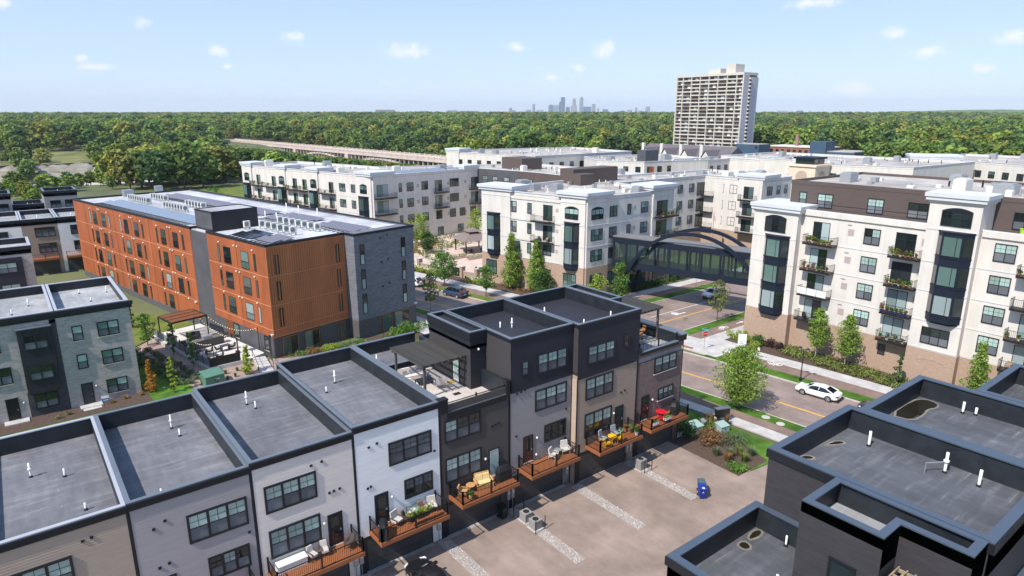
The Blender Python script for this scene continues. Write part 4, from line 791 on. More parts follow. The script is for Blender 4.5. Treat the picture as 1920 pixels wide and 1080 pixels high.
# ---------------------------------------------------------------- white apartment buildings
stucco = M('white_stucco', (.66, .615, .565), .85, var=.04, vs=.4); stucco_g = M('pale_grey_cornice', (.56, .575, .6), .7, var=.04, vs=.6)
br_tan = brickmat('tan_brick', (.42, .29, .215), (.36, .25, .185), (.44, .33, .26), w=.3, h=.09, var=.12)
brown_s = sid('brown_penthouse_siding', (.1, .075, .068), .06); navy = M('navy_metal', (.013, .018, .032), .5, var=.1, vs=1, spec=.18)
dirt(stucco, .5, .9, 1.03, (2, 2, .25)); dirt(roof_w, .12, .8, 1.08)
grille_m = M('ptac_grille', (.4, .33, .31), .7)
BALM = {}; CN = 0
def apt_balcony(par, fr, s0, s1, z, dep=1.35, d=0., style='rail'):
    w = round(s1 - s0, 2); k = (w, dep, style)
    if k not in BALM:
        f = MB().box(0, w, -dep, 0, -.22, 0); r = MB()
        for a, b in (((0, -dep), (w, -dep)), ((0, 0), (0, -dep)), ((w, -dep), (w, 0))):
            L = math.hypot(b[0] - a[0], b[1] - a[1]); u = ((b[0] - a[0]) / L, (b[1] - a[1]) / L)
            r.tube([(*a, 1.05), (*b, 1.05)], .028, 4); r.tube([(*a, .1), (*b, .1)], .02, 4)
            n = int(L / .16)
            for i in range(n + 1): x, y = a[0] + u[0] * L * i / n, a[1] + u[1] * L * i / n; r.box(x - .009, x + .009, y - .009, y + .009, 0, 1.04)
        BALM[k] = (f.mesh('balcony', black_mt), r.mesh('railing', rail_m))
    o = obj('balcony', BALM[k][0], par, fr.p(s0, d, z), R(fr.deg)); obj('railing', BALM[k][1], o)
    if style == 'glass':
        for i in range(3): obj('glass_panel', MB().box(.03 + i * w / 3, (i + 1) * w / 3 - .03, -dep - .03, -dep - .02, .1, 1.0).mesh('gp', frame_w), o)
    return o
def slider(par, fr, s, z, w=2.2, h=2.35, up=None): return win(par, fr, s, z, w, h, 2, split=False, tw=.07, mul=.07, up=up or [g_curt, g_dark], prd=.05, name='balcony_door')
def bay(par, fr, s0, s1, z0, z1, n, dep=.9, wins=True):
    w = s1 - s0; ch = min(.75, w * .22)
    P = lambda q: [fr.p(s0 - q, 0)[:2], fr.p(s0 + ch - q * .4, dep + q)[:2], fr.p(s1 - ch + q * .4, dep + q)[:2], fr.p(s1 + q, 0)[:2]]
    o = obj('bay_window', MB().prism(P(0), z0 + .25, z1 - .15).prism(P(-.25), z0, z0 + .25).mesh('bay', navy), par); pit = (z1 - z0 - .5) / n
    obj('bay_roof', MB().prism(P(.08), z1 - .15, z1).mesh('bay_roof', navy), o)
    ps = P(0); 
    for i in range(n):
        z = z0 + .35 + i * pit
        obj('moulding', MB().prism(P(.06), z + .55, z + .68).mesh('moulding', navy), o)
        for a, b in ((0, 1), (1, 2), (2, 3)):
            f = Fr(*ps[a], math.degrees(math.atan2(ps[b][1] - ps[a][1], ps[b][0] - ps[a][0]))); L = math.hypot(ps[b][0] - ps[a][0], ps[b][1] - ps[a][1]); e = .12 if a != 1 else .16
            h = pit - 1.25; me = MB().fb(f, e, L - e, 0, .03, z + .85, z + .85 + h); q = obj('bay_pane', me.mesh('bp', (g_teal, g_curt, g_teal)[(i + a) % 3] if a == 1 else g_dark), o)
            if a == 1: obj('bay_mullion', MB().fb(f, e + (L - 2 * e) * .72, e + (L - 2 * e) * .72 + .06, .03, .06, z + .85, z + .85 + h).mesh('bm', frame_b), o); obj('bay_frame', MB().fb(f, e - .07, L - e + .07, 0, .05, z + .78, z + .85).fb(f, e - .07, L - e + .07, 0, .05, z + .85 + h, z + .92 + h).mesh('bf', frame_b), o)
    return o
def arched(par, fr, s0, s1, z0, z1, cols=3, up=None, rise=.35):
    w = s1 - s0; win(par, fr, s0, z0, w, z1 - z0 - rise, cols, munt=1, up=up or g_dark, lo=g_dark, tw=.08)
    pts = [(w * i / 10, rise * (1 - (2 * i / 10 - 1) ** 2)) for i in range(11)]; mb = MB()
    a = [fr.p(s0 + x, .06, z1 - rise + z) for x, z in pts]; b = [fr.p(s0 + x, 0, z1 - rise + z) for x, z in pts]
    mb.add(a + b, [tuple(range(11))] + [(i + 1, i, 11 + i, 12 + i) for i in range(10)]); obj('arch_head', mb.mesh('ah', navy), par)
def cornice(par, fr, s0, s1, dep, z0, z1, out=.45, nm='cornice'):
    global CN; CN += 1; z1 += .004 * (CN % 7); z0 += .003 * (CN % 5)
    #   # boxed cornice round a pilaster, d from -dep to 0
    h = z1 - z0; o = obj(nm, MB().fb(fr, s0 - .12, s1 + .12, -dep, .12, z0, z0 + h * .25).mesh('c1', stucco), par)
    obj('moulding', MB().fb(fr, s0 - out * .75, s1 + out * .75, -dep - .01, out * .75, z0 + h * .25, z0 + h * .6).mesh('c2', stucco_g), o); obj('moulding', MB().fb(fr, s0 - out, s1 + out, -dep - .02, out, z0 + h * .6, z1).mesh('c3', stucco_g), o)
def belt(par, fr, s0, s1, z, d=.0, m=None): return box_part(par, 'string_course', fr, s0, s1, d, d + .05, z, z + .09, m or stucco_g)
def rooftop(t, poly, z, n, seed, units=3):      # vents and units on a membrane roof
    rg = random.Random(seed); xs = [p[0] for p in poly]; ys = [p[1] for p in poly]
    def inside(x, y):
        c = False; j = len(poly) - 1
        for i in range(len(poly)):
            if (poly[i][1] > y) != (poly[j][1] > y) and x < (poly[j][0] - poly[i][0]) * (y - poly[i][1]) / (poly[j][1] - poly[i][1]) + poly[i][0]: c = not c
            j = i
        return c
    k = 0; tries = 0
    while k < n and tries < n * 20:
        tries += 1; x = rg.uniform(min(xs), max(xs)); y = rg.uniform(min(ys), max(ys))
        if not all(inside(x + a, y + b) for a, b in ((2, 0), (-2, 0), (0, 2), (0, -2))): continue
        q = rg.random()
        if k < units: w, l, h = rg.uniform(1.5, 2.6), rg.uniform(1.2, 2.2), rg.uniform(1, 1.8); obj('roof_unit', MB().box(x - w / 2, x + w / 2, y - l / 2, y + l / 2, z, z + h).box(x - w / 2.6, x + w / 2.6, y - l / 2.6, y + l / 2.6, z + h, z + h + .15).mesh('ru', rg.choice((galv, ac_w, galv))), t)
        elif q < .5: obj('roof_vent', MB().cyl((x, y, z), (x, y, z + rg.uniform(.5, 1.1)), .11, .11, 6).mesh('rv', rg.choice((black_t, galv, white_pvc))), t)
        else: w = rg.uniform(.3, .6); obj('roof_vent', MB().box(x - w, x + w, y - w * .7, y + w * .7, z, z + rg.uniform(.3, .8)).mesh('rv', rg.choice((ac_w, galv, ac_w))), t)
        k += 1
def block(label, poly, h, brick=0., floor=.5, name='apartment_building', wm=None, rm=None, base=None, group=None, rn=10, seed=1, units=3):
    xs = [p[0] for p in poly]; ys = [p[1] for p in poly]; t = thing(name, label, 'building', (sum(xs) / len(xs), sum(ys) / len(ys), 0), group=group, world=True); wm = wm or stucco
    if brick: obj('base_wall', MB().prism(offset(poly if area(poly) > 0 else poly[::-1], -.04), -.15, brick).mesh('bw', base or br_tan), t)
    obj('wall', MB().prism(poly, brick - .1 if brick else -.15, h - floor - .1).mesh('wall', wm), t)
    obj('roof', MB().prism(poly, h - floor - .1, h - floor).mesh('roof', rm or roof_w), t); obj('parapet', MB().ring(poly, .3, h - floor, h).mesh('parapet', wm), t); obj('roof_trim', MB().ring(offset(poly if area(poly) > 0 else poly[::-1], -.1), .45, h, h + .12).mesh('rt', stucco_g if wm is stucco else galv), t)
    if rn: rooftop(t, poly, h - floor, rn, seed, units)
    return t
def area(P): return sum(P[i][0] * P[(i + 1) % len(P)][1] - P[(i + 1) % len(P)][0] * P[i][1] for i in range(len(P)))
# --- right hand white block on the street corner
t = block('white apartment block with navy bay windows and tan brick base on the right', [(83.2, -12), (106, -12), (106, 51.0), (83.2, 51.0)], 18.7, 4.4, rn=0)
w2 = t; fw = Fr(83.2, 51.0, -90); fp = Fr(82.2, 51.0, -90); S = lambda y: 51.0 - y          # s of a world Y
obj('penthouse', MB().box(86, 106, -12, 48.3, 18.2, 21.7).mesh('ph', brown_s), t); obj('penthouse_roof', MB().box(86.1, 105.9, -11.9, 48.2, 21.7, 21.85).mesh('phr', roof_w), t); obj('penthouse_edge', MB().ring(rectp(85.95, 106.05, -12, 48.35), .3, 21.7, 22.2).mesh('phe', brown_s), t)
fph = Fr(86, 48.3, -90); obj('penthouse_siding', siding(fph, 0, 60, 18.3, 22.1, .18).mesh('phs', brown_s), t)
rooftop(t, rectp(88, 105, -10, 47), 21.85, 44, 4, 6)
for y, w, up in ((47.0, 1.03, g_blind), (44.43, 2.05, g_blind), (37.95, 1.95, g_blind), (33.2, 2.25, g_dark), (22.6, 1.1, g_dark), (9, 2, g_blind)): win(t, fph, 48.3 - y, 18.85, w, 1.85, 1 if w < 1.5 else 2, up=up)
obj('terrace_rail', MB().fb(fw, S(44), S(30), -.4, -.36, 19.6, 19.66).fb(fw, S(44), S(30), -.4, -.36, 19.1, 19.13).mesh('trail', rail_m), t)
for y0, y1, top, br in ((44.75, 51.15, 18.6, 4.4), (24.4, 29.55, 22.0, 4.4)):
    o = obj('pilaster', MB().fb(fp, S(y1), S(y0), -6.3 if y0 > 40 else -4, 0, br, top).mesh('pil', stucco), t); obj('pilaster_base', MB().fb(fp, S(y1) - .04, S(y0) + .04, -6.2 if y0 > 40 else -3.9, .04, -.15, br).mesh('pilb', br_tan), t)
    cornice(t, fp, S(y1), S(y0), 6.3 if y0 > 40 else 4, top - .6, top + .6 if y0 > 40 else top + .5, .5)
    obj('brick_arch', MB().tube([fp.p(S((y0 + y1) / 2) + 1.5 * math.cos(R(a)), .05, 2.9 + .45 * math.sin(R(a))) for a in range(0, 181, 20)], .04, 4).mesh('ba', br_tan), t)
    for z in ((7.8, 11.2, 14.7) if y0 > 40 else (4.5, 7.8, 11.3, 14.7, 18.4)): belt(t, fp, S(y1), S(y0), z)
arched(t, fp, S(49.4), S(46.35), 15.45, 17.75); bay(t, fp, S(49.2), S(45.6), 4.0, 15.1, 3); arched(t, fp, S(28.2), S(25.2), 18.95, 21.0); bay(t, fp, S(28.2), S(24.65), 7.9, 18.45, 3); win(t, fp, S(28.3), 5.2, 2.9, 1.95, 3, munt=0, up=g_dark, lo=g_screen)
for i, z in enumerate((14.7, 11.2, 7.8, 4.4)):
    belt(t, fw, S(44.7), S(29.6), z - .12); belt(t, fw, S(24.3), S(-10), z - .12)
    slider(t, fw, S(43.1), z + .1, 2.2, 2.6, [g_curt, g_dark] if i % 2 else [g_dark, g_curt]); apt_balcony(t, fw, S(43.7), S(39.7), z, style='glass' if i == 2 else 'rail')
    slider(t, fw, S(32.95), z + .1, 2.25, 2.6, [g_dark, g_dark] if i < 2 else [g_curt, g_curt]); apt_balcony(t, fw, S(33.1), S(29.75), z)
    win(t, fw, S(36.6), z + .75, 1.9, 1.95, 2, munt=1, up=[g_dark, g_blind] if i < 1 else g_blind); win(t, fw, S(23.0), z + .95, 2.0, 1.95, 2, munt=1, up=g_blind)
    slider(t, fw, S(19.6), z + .1, 2.2, 2.6); apt_balcony(t, fw, S(20.4), S(16.4), z); win(t, fw, S(13.5), z + .9, 2.0, 1.9, 2)
    for y in (38.6, 30.1): box_part(t, 'wall_grille', fw, S(y), S(y) + .75, 0, .03, z + 1.5, z + 2.3, grille_m)
    for y in (38.7,): box_part(t, 'wall_vent', fw, S(y), S(y) + .5, 0, .05, z + 2.75, z + 2.86, galv)
box_part(t, 'wall_cornice', fw, S(44.7), S(29.6), 0, .2, 18.1, 18.75, stucco); box_part(t, 'wall_cornice', fw, S(24.3), S(-12), 0, .2, 18.1, 18.75, stucco)
win(t, fw, S(33.1), 2.1, .85, 1.35, 1, split=False, up=g_dark, tw=.05); win(t, fw, S(16.2), 2.1, .85, 1.35, 1, split=False, up=g_dark, tw=.05); win(t, fw, S(42.0), 2.2, .6, 1.6, 1, split=False, up=g_dark, tw=.05)
fn = Fr(106, 51.0, 180)
# --- centre white block on the far corner, round an entrance court
PW1 = [(71.1, 100.3), (76, 78), (98, 78.2), (98, 92.3), (127, 92.3), (127.8, 78.2), (139, 78.2), (141, 101), (107, 104)]
t = block('white apartment block with tan brick base in the centre, joined to the footbridge', PW1, 17.4, 5.7, rn=70, seed=8, units=10)
far_ = (71.1, 100.3); aL = math.degrees(math.atan2(78 - 100.3, 76 - 71.1)); fa = Fr(*far_, aL); fb_ = Fr(76, 78, .5)
for f, s0, s1, top in ((fa, -.2, 6.7, 18.2), (fa, 17.9, 22.83, 18.2), (fb_, .0, 5.2, 18.2), (fb_, 16.5, 22.2, 18.4)):
    obj('pilaster', MB().fb(f, s0, s1, -2, .3, 5.7, top - .6).mesh('pil', stucco), t); obj('pilaster_base', MB().fb(f, s0, s1, -2, .33, -.15, 5.7).mesh('pb', br_tan), t); cornice(t, f, s0, s1, 4.5, top - 1.1, top + .15, .75)
for f, L in ((fa, 22.8), (fb_, 22)):
    for z in (5.65, 9.2, 12.8, 16.5): belt(t, f, 0, L, z, .31 if z > 6 else .05)
arched(t, fa, 1.3, 4.0, 13.85, 16.0); bay(t, Fr(*fa.p(0, .3)[:2], aL), 1.2, 4.35, 5.4, 13.4, 2); arched(t, Fr(*fa.p(0, .3)[:2], aL), 18.8, 21.5, 13.8, 15.95, up=g_blind); bay(t, Fr(*fa.p(0, .3)[:2], aL), 18.65, 21.75, 5.1, 13.3, 2)
for z in (13.85, 10.25, 6.7):
    win(t, fa, 6.9 if z < 7 else 6.15, z, 1.82, 1.95, 2, up=[g_teal, g_blind]); win(t, fa, 10.48, z, .92, 1.87, 1, up=g_teal)
    if z > 7: slider(t, fa, 13.95, z - .85, 2.0, 2.7, [g_dark, g_teal]); apt_balcony(t, fa, 12.1, 16.4, z - 1.0)
    else: win(t, fa, 14.06, z + .15, 1.75, 1.8, 2, up=g_teal)
    box_part(t, 'wall_grille', fa, 16.7, 17.2, 0, .03, z + .8, z + 1.4, grille_m)
for s, w in ((.9, 2.6), (13.83, 1.95), (18.7, 2.65)): win(t, fa, s, 1.8, w, 2.6, 2 if w < 2.3 else 3, up=g_teal, lo=g_teal, munt=2, d=.34 if s != 13.83 else .05, fm=frame_b)
fb3 = Fr(*fb_.p(0, .3)[:2], .5)
arched(t, fb3, .9, 3.7, 13.8, 15.9, up=g_blind)
for z in (10.25, 6.7): win(t, fb3, .9, z, 2.75, 1.95, 3, up=[g_teal, g_blind, g_teal], lo=g_teal)
for z in (13.85, 10.25, 6.7):
    win(t, fb_, 5.6, z, 1.8, 1.87, 2, up=g_teal); 
    if z > 7: win(t, fb_, 10.0, z, .92, 1.87, 1, up=g_teal); win(t, fb_, 13.55, z, 1.85, 1.95, 2, up=g_curt); slider(t, fb3, 17.5, z - .9, 3.0, 2.75, [g_dark, g_teal]); apt_balcony(t, fb3, 17.1, 22.4, z - 1.0); box_part(t, 'wall_grille', fb_, 11.6, 12.1, 0, .03, z + .9, z + 1.5, grille_m)
win(t, fb3, .9, 1.9, 2.75, 2.5, 3, up=g_teal, lo=g_teal, munt=2); win(t, fb_, 5.6, 1.9, 2.0, 2.4, 2, up=g_teal, lo=g_teal, munt=2, d=.05); win(t, fb_, 11, .1, 4.6, 3.9, 4, split=False, up=g_dark, d=.05); win(t, fb_, 17.2, .1, 4, 3.9, 3, split=False, up=g_dark, d=.36)
for y in (85, 90):
    pass
f4 = Fr(98, 92.3, 0); f5 = Fr(127.15, 92.3, math.degrees(math.atan2(78.2 - 92.3, .65)))
for z in (13.9, 10.3, 6.8):
    for s in (14.5, 19.5, 23.5): win(t, f4, s, z, 1.7, 1.9, 2, up=[g_curt, g_dark], fm=frame_b)
    win(t, f4, 26.3, z - .9, 2.6, 2.9, 2, split=False, up=g_dark)
    for s in (3.2, 6.4): win(t, f5, s, z, 1.8, 1.9, 2, up=g_teal)
    win(t, f5, .1, z - .9, 2.1, 2.9, 2, split=False, up=g_dark); apt_balcony(t, f5, -.0, 2.6, z - 1.0, 1.2)
    win(t, Fr(128, 78.2, 0), 1.5, z, 2, 1.9, 2, up=g_dark); win(t, Fr(128, 78.2, 0), 5.3, z, 1.3, 1.9, 1, up=g_curt); win(t, Fr(128, 78.2, 0), 8.4, z, 1.0, 1.9, 1, up=g_curt)
obj('pilaster', MB().fb(f5, 8.6, 14.2, -6, .35, 5.7, 17.2).mesh('p', stucco), t); f5p = Fr(*f5.p(0, .35)[:2], f5.deg); [(slider(t, f5p, 10.0, z - .8, 2.3, 2.6, [g_dark, g_teal]), apt_balcony(t, f5p, 9.4, 13.2, z - 1.0)) for z in (13.9, 10.3, 6.8)]; cornice(t, f5, 8.6, 14.2, 6, 17.0, 18.3, .6)
for x, y, w, l, h in ((99.5, 101.5, 13, 4, 3.0), (94.2, 98.0, 4, 3, 2.2)): obj('penthouse', MB().box(x - w / 2, x + w / 2, y - l / 2, y + l / 2, 16.9, 16.9 + h).mesh('pent', brown_s), t)
# --- long white block behind the orange building, with its garden court
PW3 = [(56.5, 200), (69.9, 143.9), (103, 147.9), (106, 134.5), (107, 128), (107, 104.2), (126, 102.5), (126, 152), (84, 168), (74, 203)]
t = block('long white apartment block with navy bays behind the orange building', PW3, 16.6, 0, rn=80, seed=12, units=8)
a1 = math.degrees(math.atan2(143.9 - 200, 69.9 - 56.5)); fl3 = Fr(56.5, 200, a1); a2 = math.degrees(math.atan2(4.0, 33.1)); fr3 = Fr(69.9, 143.9, a2)
for s0, s1 in ((.3, 5.2), (17.8, 22), (32.2, 36.5), (52.2, 57.4)): obj('pilaster', MB().fb(fl3, s0, s1, -1.5, .3, -.1, 16.4).mesh('pil', stucco), t); cornice(t, fl3, s0, s1, 4.5, 16.1, 17.5, .6); f = Fr(*fl3.p(0, .3)[:2], a1); arched(t, f, s0 + 1.2, s0 + 3.7, 12.35, 14.6, 2, up=g_teal); bay(t, f, s0 + .7, s0 + 4.2, 3.2, 11.7, 2)
for z in (12.3, 8.4, 4.4):
    for s in (44.95, 49.6): win(t, fl3, s, z, 2.4 if s < 48 else 1.6, 1.95, 2, up=g_teal)
    for s, b0, b1 in ((7.3, 5.4, 9.9), (15.0, 11.5, 17.3), (25.0, 22.2, 27), (29.4, 27.2, 31.8), (40.7, 37.3, 43.3)): slider(t, fl3, s, z - .7, 1.9, 2.65, [g_dark, g_teal]); apt_balcony(t, fl3, b0, b1, z - .95)
    if z > 7: slider(t, Fr(*fr3.p(0, .3)[:2], a2), .9, z - .6, 3.2, 2.8, [g_teal, g_curt]); apt_balcony(t, Fr(*fr3.p(0, .3)[:2], a2), .1, 5.9, z - 1.0)
    for s, w in ((7.45, .92), (9.87, 1.95), (14.42, 1.92)): win(t, fr3, s, z, w, 2.1, 1 if w < 1 else 2, up=g_teal, lo=g_dark)
    if z > 7:
        slider(t, fr3, 18.6, z - .8, 2.3, 2.9, [g_teal, g_dark]); apt_balcony(t, fr3, 18.2, 22.4, z - 1.0, 1.3); win(t, fr3, 23.5, z + .1, 3.0, 2.1, 3, up=g_dark, lo=g_dark); slider(t, fr3, 30.9, z - .8, 2.4, 2.9, [g_teal, g_dark]); apt_balcony(t, fr3, 30.2, 33.4, z - 1.0, 1.3)
    else:
        for s in (18.8, 23.4, 26.75, 30.5): win(t, fr3, s, z, 1.93, 2.2, 2, up=g_dark, lo=g_dark)
    for s in (12.9, 22.6, 28.5): box_part(t, 'wall_grille', fr3, s, s + .7, 0, .03, z + .7, z + 1.5, grille_m)
    for f, L in ((fl3, 57), (fr3, 33)): belt(t, f, 0, L, z - 1.1)
for s in (3.0, 11.0, 19.2, 26.0): win(t, fr3, s, .3, 1.9, 2.0, 2, up=g_teal, lo=g_teal)
obj('pilaster', MB().fb(fr3, 0, 5.6, -1.5, .3, -.1, 16.4).mesh('pil', stucco), t); cornice(t, fr3, -.3, 5.6, 4, 16.1, 17.5, .6); cornice(t, fr3, 28.6, 33.2, 4, 16.1, 17.6, .5)
f6 = Fr(103, 147.9, math.degrees(math.atan2(134.5 - 147.9, 3))); f7 = Fr(106, 134.5, math.degrees(math.atan2(-6.5, 1))); f8 = Fr(107, 128, -90)
for f, L in ((f6, 13.7), (f7, 6.5), (f8, 23)): box_part(t, 'brown_upper_wall', f, 0, L, 0, .06, 12.4, 16.55, char_m if f is f6 else brown_s)
for f, ss in ((f6, (2, 5.5, 9.5)), (f7, (1.2, 3.6)), (f8, (3, 8, 13))):
    for s in ss: win(t, f, s, 12.9, 1.7, 1.9, 2, up=g_curt, d=.07); win(t, f, s, 9.0, 1.7, 1.9, 2, up=g_teal)
obj('penthouse', MB().box(112, 119, 140, 149, 16, 19.2).mesh('pent', brown_s), t)
for i, (u0, n) in enumerate(((9, 14), (26, 5))):
    a = thing('solar_array', ('long blue solar array on the white block edge above the garden court', 'short blue solar array by the brown top storey of the white block')[i], 'solar array', (*fr3.p(u0, -1.2)[:2], 16.1), R(a2)); me = MB().box(0, 1.0, 0, 1.7, 0, .05).mesh('panel', sol_b)
    for q in range(n):
        for r in range(2): o = obj('panel', me, a, (q * 1.08, .3 + r * 2.0, .5)); o.rotation_euler = (R(12), 0, 0)
# --- further white blocks behind
G2 = 'white apartment blocks in the middle distance'
def faraway(label, poly, h, seed, wins, rn=40, wm=None):
    t = block(label, poly, h, 0, group=G2, rn=rn, seed=seed, wm=wm)
    for a, b, rows, n, w in wins:
        f = Fr(*a, math.degrees(math.atan2(b[1] - a[1], b[0] - a[0]))); L = math.hypot(b[0] - a[0], b[1] - a[1])
        for z in rows:
            for i in range(n): win(t, f, L * (i + .5) / n - w / 2, z, w, 1.9, 2 if w > 1.3 else 1, up=g_dark if (i * 7 + seed) % 3 else g_teal, lo=g_dark)
    return t
RW = (13.2, 9.7, 6.2)
t = faraway('white block with a corner tower left of centre, in front of the bridge end', [(130, 206), (140, 168), (186, 168), (190, 205), (150, 212)], 17.4, 21, [((130, 206), (140, 168), RW, 9, 1.8), ((140, 168), (186, 168), RW, 10, 1.8)]); f = Fr(130, 206, math.degrees(math.atan2(-38, 10))); obj('pilaster', MB().fb(f, 0, 6, -3, .3, 0, 17.6).mesh('p', stucco), t); cornice(t, f, 0, 6, 6, 17.2, 18.8, .5)
t = faraway('white block with a brown roof box and an orange door behind the centre block', [(150, 150), (157, 136.5), (186, 133), (192, 160), (160, 166)], 16.6, 22, [((157, 136.5), (186, 133), RW, 7, 1.8), ((150, 150), (157, 136.5), RW, 4, 1.6)]); obj('roof_box', MB().box(157.5, 163.5, 136.6, 140, 12, 20).mesh('rb', char_m), t); obj('orange_door', MB().fb(Fr(157, 136.5, -5.9), 2, 4, 0, .1, 12.5, 15).mesh('od', M('orange_door', (.55, .13, .03), .6)), t)
t = faraway('white block with grey return wall left of the cream arch tower', [(163, 131), (175, 126.5), (187, 127), (190, 106), (205, 106), (206, 132), (170, 136)], 16.9, 23, [((175, 126.5), (187, 127), RW, 3, 1.8), ((187.5, 127), (190, 106), RW, 7, 1.7)])
t = faraway('white block behind the cream arch tower', [(189.5, 132), (187.5, 105.5), (178, 100), (186, 72), (222, 70), (222, 132)], 17.5, 24, [((191, 132), (187.5, 105.5), RW, 7, 1.6), ((178, 100), (186, 72), RW, 7, 1.6)], 60)
t = faraway('white block with an arched window right behind the right hand block', [(219, 86), (226, 75), (218, 56), (214, 10), (260, 10), (262, 86)], 17.5, 25, [((226, 75), (218, 56), RW, 5, 1.9), ((218, 56), (214, 10), RW, 10, 1.9)], 40); f = Fr(219.5, 86, math.degrees(math.atan2(-11, 6.5))); obj('pilaster', MB().fb(f, 0, 12.6, -5, .4, 0, 17.7).mesh('p', stucco), t); cornice(t, f, 0, 12.6, 8, 17.3, 18.9, .6); arched(t, Fr(*f.p(0, .4)[:2], f.deg), 4.5, 8.5, 12.8, 15.4)
ct = thing('arch_tower', 'cream corner tower with arched openings and dark glass lantern', 'tower', (177, 94, 0), world=True); cream = M('cream_stone', (.7, .57, .44), .85, var=.06, vs=.6)
obj('wall', MB().box(172.5, 180, 90.7, 98.2, 0, 17.6).mesh('w', cream), ct); obj('lantern', MB().box(173.6, 178.9, 91.8, 97.1, 17.6, 19.0).mesh('l', g_dark), ct); obj('lantern_roof', MB().box(173.1, 179.4, 91.3, 97.6, 19.0, 19.5).mesh('lr', navy), ct); obj('cornice', MB().box(172.2, 180.3, 90.4, 98.5, 17.0, 17.5).mesh('cc', cream), ct)
for f in (Fr(172.5, 98.2, -90), Fr(172.5, 90.7, 0)):
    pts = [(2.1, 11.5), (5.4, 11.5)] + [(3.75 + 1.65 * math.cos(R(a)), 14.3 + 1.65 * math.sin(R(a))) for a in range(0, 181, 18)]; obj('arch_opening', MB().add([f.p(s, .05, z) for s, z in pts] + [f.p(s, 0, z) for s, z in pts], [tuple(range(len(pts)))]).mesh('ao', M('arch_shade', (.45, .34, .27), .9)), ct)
# grey gabled houses, brick hall, blue hall
gh = thing('gabled_houses', 'grey roofed row houses with white gables below the tower', 'house', (206, 150, 0), world=True); rg_ = M('grey_shingle', (.13, .11, .12), .9, var=.15, vs=1)
obj('wall', MB().box(198, 214, 138, 176, 0, 14).mesh('w', stucco), gh); obj('roof', MB().add([(197, 137, 14), (215, 137, 14), (215, 177, 14), (197, 177, 14), (206, 137, 19.5), (206, 177, 19.5)], [(0, 1, 4), (2, 3, 5), (0, 4, 5, 3), (1, 2, 5, 4)]).mesh('r', rg_), gh)
for y in (143, 152, 161, 170): obj('gable', MB().add([(196, y - 3, 14), (196, y + 3, 14), (196, y, 18.2), (205, y, 18.2), (202, y - 3, 14), (202, y + 3, 14)], [(0, 2, 1)]).mesh('g', stucco), gh); obj('gable_roof', MB().add([(195.6, y - 3.4, 13.9), (195.6, y + 3.4, 13.9), (195.6, y, 18.5), (205, y, 18.5), (203, y - 3.4, 13.9), (203, y + 3.4, 13.9)], [(0, 4, 3, 2), (1, 2, 3, 5)]).mesh('gr', rg_), gh); obj('chimney', MB().box(199, 200, y + 3.6, y + 4.8, 15, 20).mesh('ch', stucco), gh)
bh = thing('brick_hall', 'long low red brick building among the trees right of the tower', 'building', (440, 245, 0), world=True); obj('wall', MB().box(430, 450, 222, 262, 0, 8.6).mesh('w', brickmat('red_brick', (.32, .13, .08), (.26, .1, .065), (.3, .18, .14), .5, .15)), bh); obj('roof', MB().box(429.5, 450.5, 221.5, 262.5, 8.6, 9.3).mesh('r', stucco), bh)
for i in range(9): obj('window', MB().box(429.9, 430, 224.5 + i * 4.2, 226.7 + i * 4.2, 4.5, 7).mesh('w', g_dark), bh)
obj('chimney', MB().box(436, 437.6, 244, 245.6, 9, 17).mesh('c', brickmat('chimney_brick', (.36, .17, .12), (.3, .14, .1), (.3, .2, .16))), bh)
blue_m = M('slate_blue_cladding', (.045, .085, .14), .6, var=.08, vs=.3)
bb = thing('blue_hall', 'slate blue building with a square tower right of the brick building', 'building', (405, 205, 0), world=True); obj('tower', MB().box(395, 406, 203, 213, 0, 14.3).mesh('t', blue_m), bb); obj('wing', MB().box(396, 418, 186, 202.9, 0, 8.6).mesh('w', blue_m), bb); obj('roof', MB().box(396.5, 417.5, 186.5, 202.5, 8.6, 9.0).mesh('r', roof_w), bb); obj('windows', MB().box(395.9, 396, 188, 200, 3.5, 6.5).mesh('wi', g_dark), bb)
b2 = thing('blue_annex', 'small slate blue box at the foot of the tower', 'building', (420, 265, 0), world=True); obj('wall', MB().box(412, 426, 258, 276, 0, 10.2).mesh('w', blue_m), b2); obj('roof', MB().box(412.3, 425.7, 258.3, 275.7, 10.2, 10.5).mesh('r', roof_w), b2); obj('door', MB().box(411.9, 412, 259, 261, 7.5, 9).mesh('d', g_dark), b2)
yh = thing('yellow_house', 'small ochre house with brown roof behind the right hand blocks', 'house', (285, 95, 0), world=True); obj('wall', MB().box(280, 290, 92, 104, 0, 11).mesh('w', M('ochre_wall', (.5, .3, .06), .8)), yh); obj('roof', MB().add([(279, 91, 11), (291, 91, 11), (291, 105, 11), (279, 105, 11), (285, 95, 15.5), (285, 101, 15.5)], [(0, 1, 4), (2, 3, 5), (0, 4, 5, 3), (1, 2, 5, 4)]).mesh('r', M('brown_shingle', (.22, .15, .1), .9)), yh); obj('window', MB().box(279.9, 280, 96, 98, 8, 10).mesh('wi', g_dark), yh)
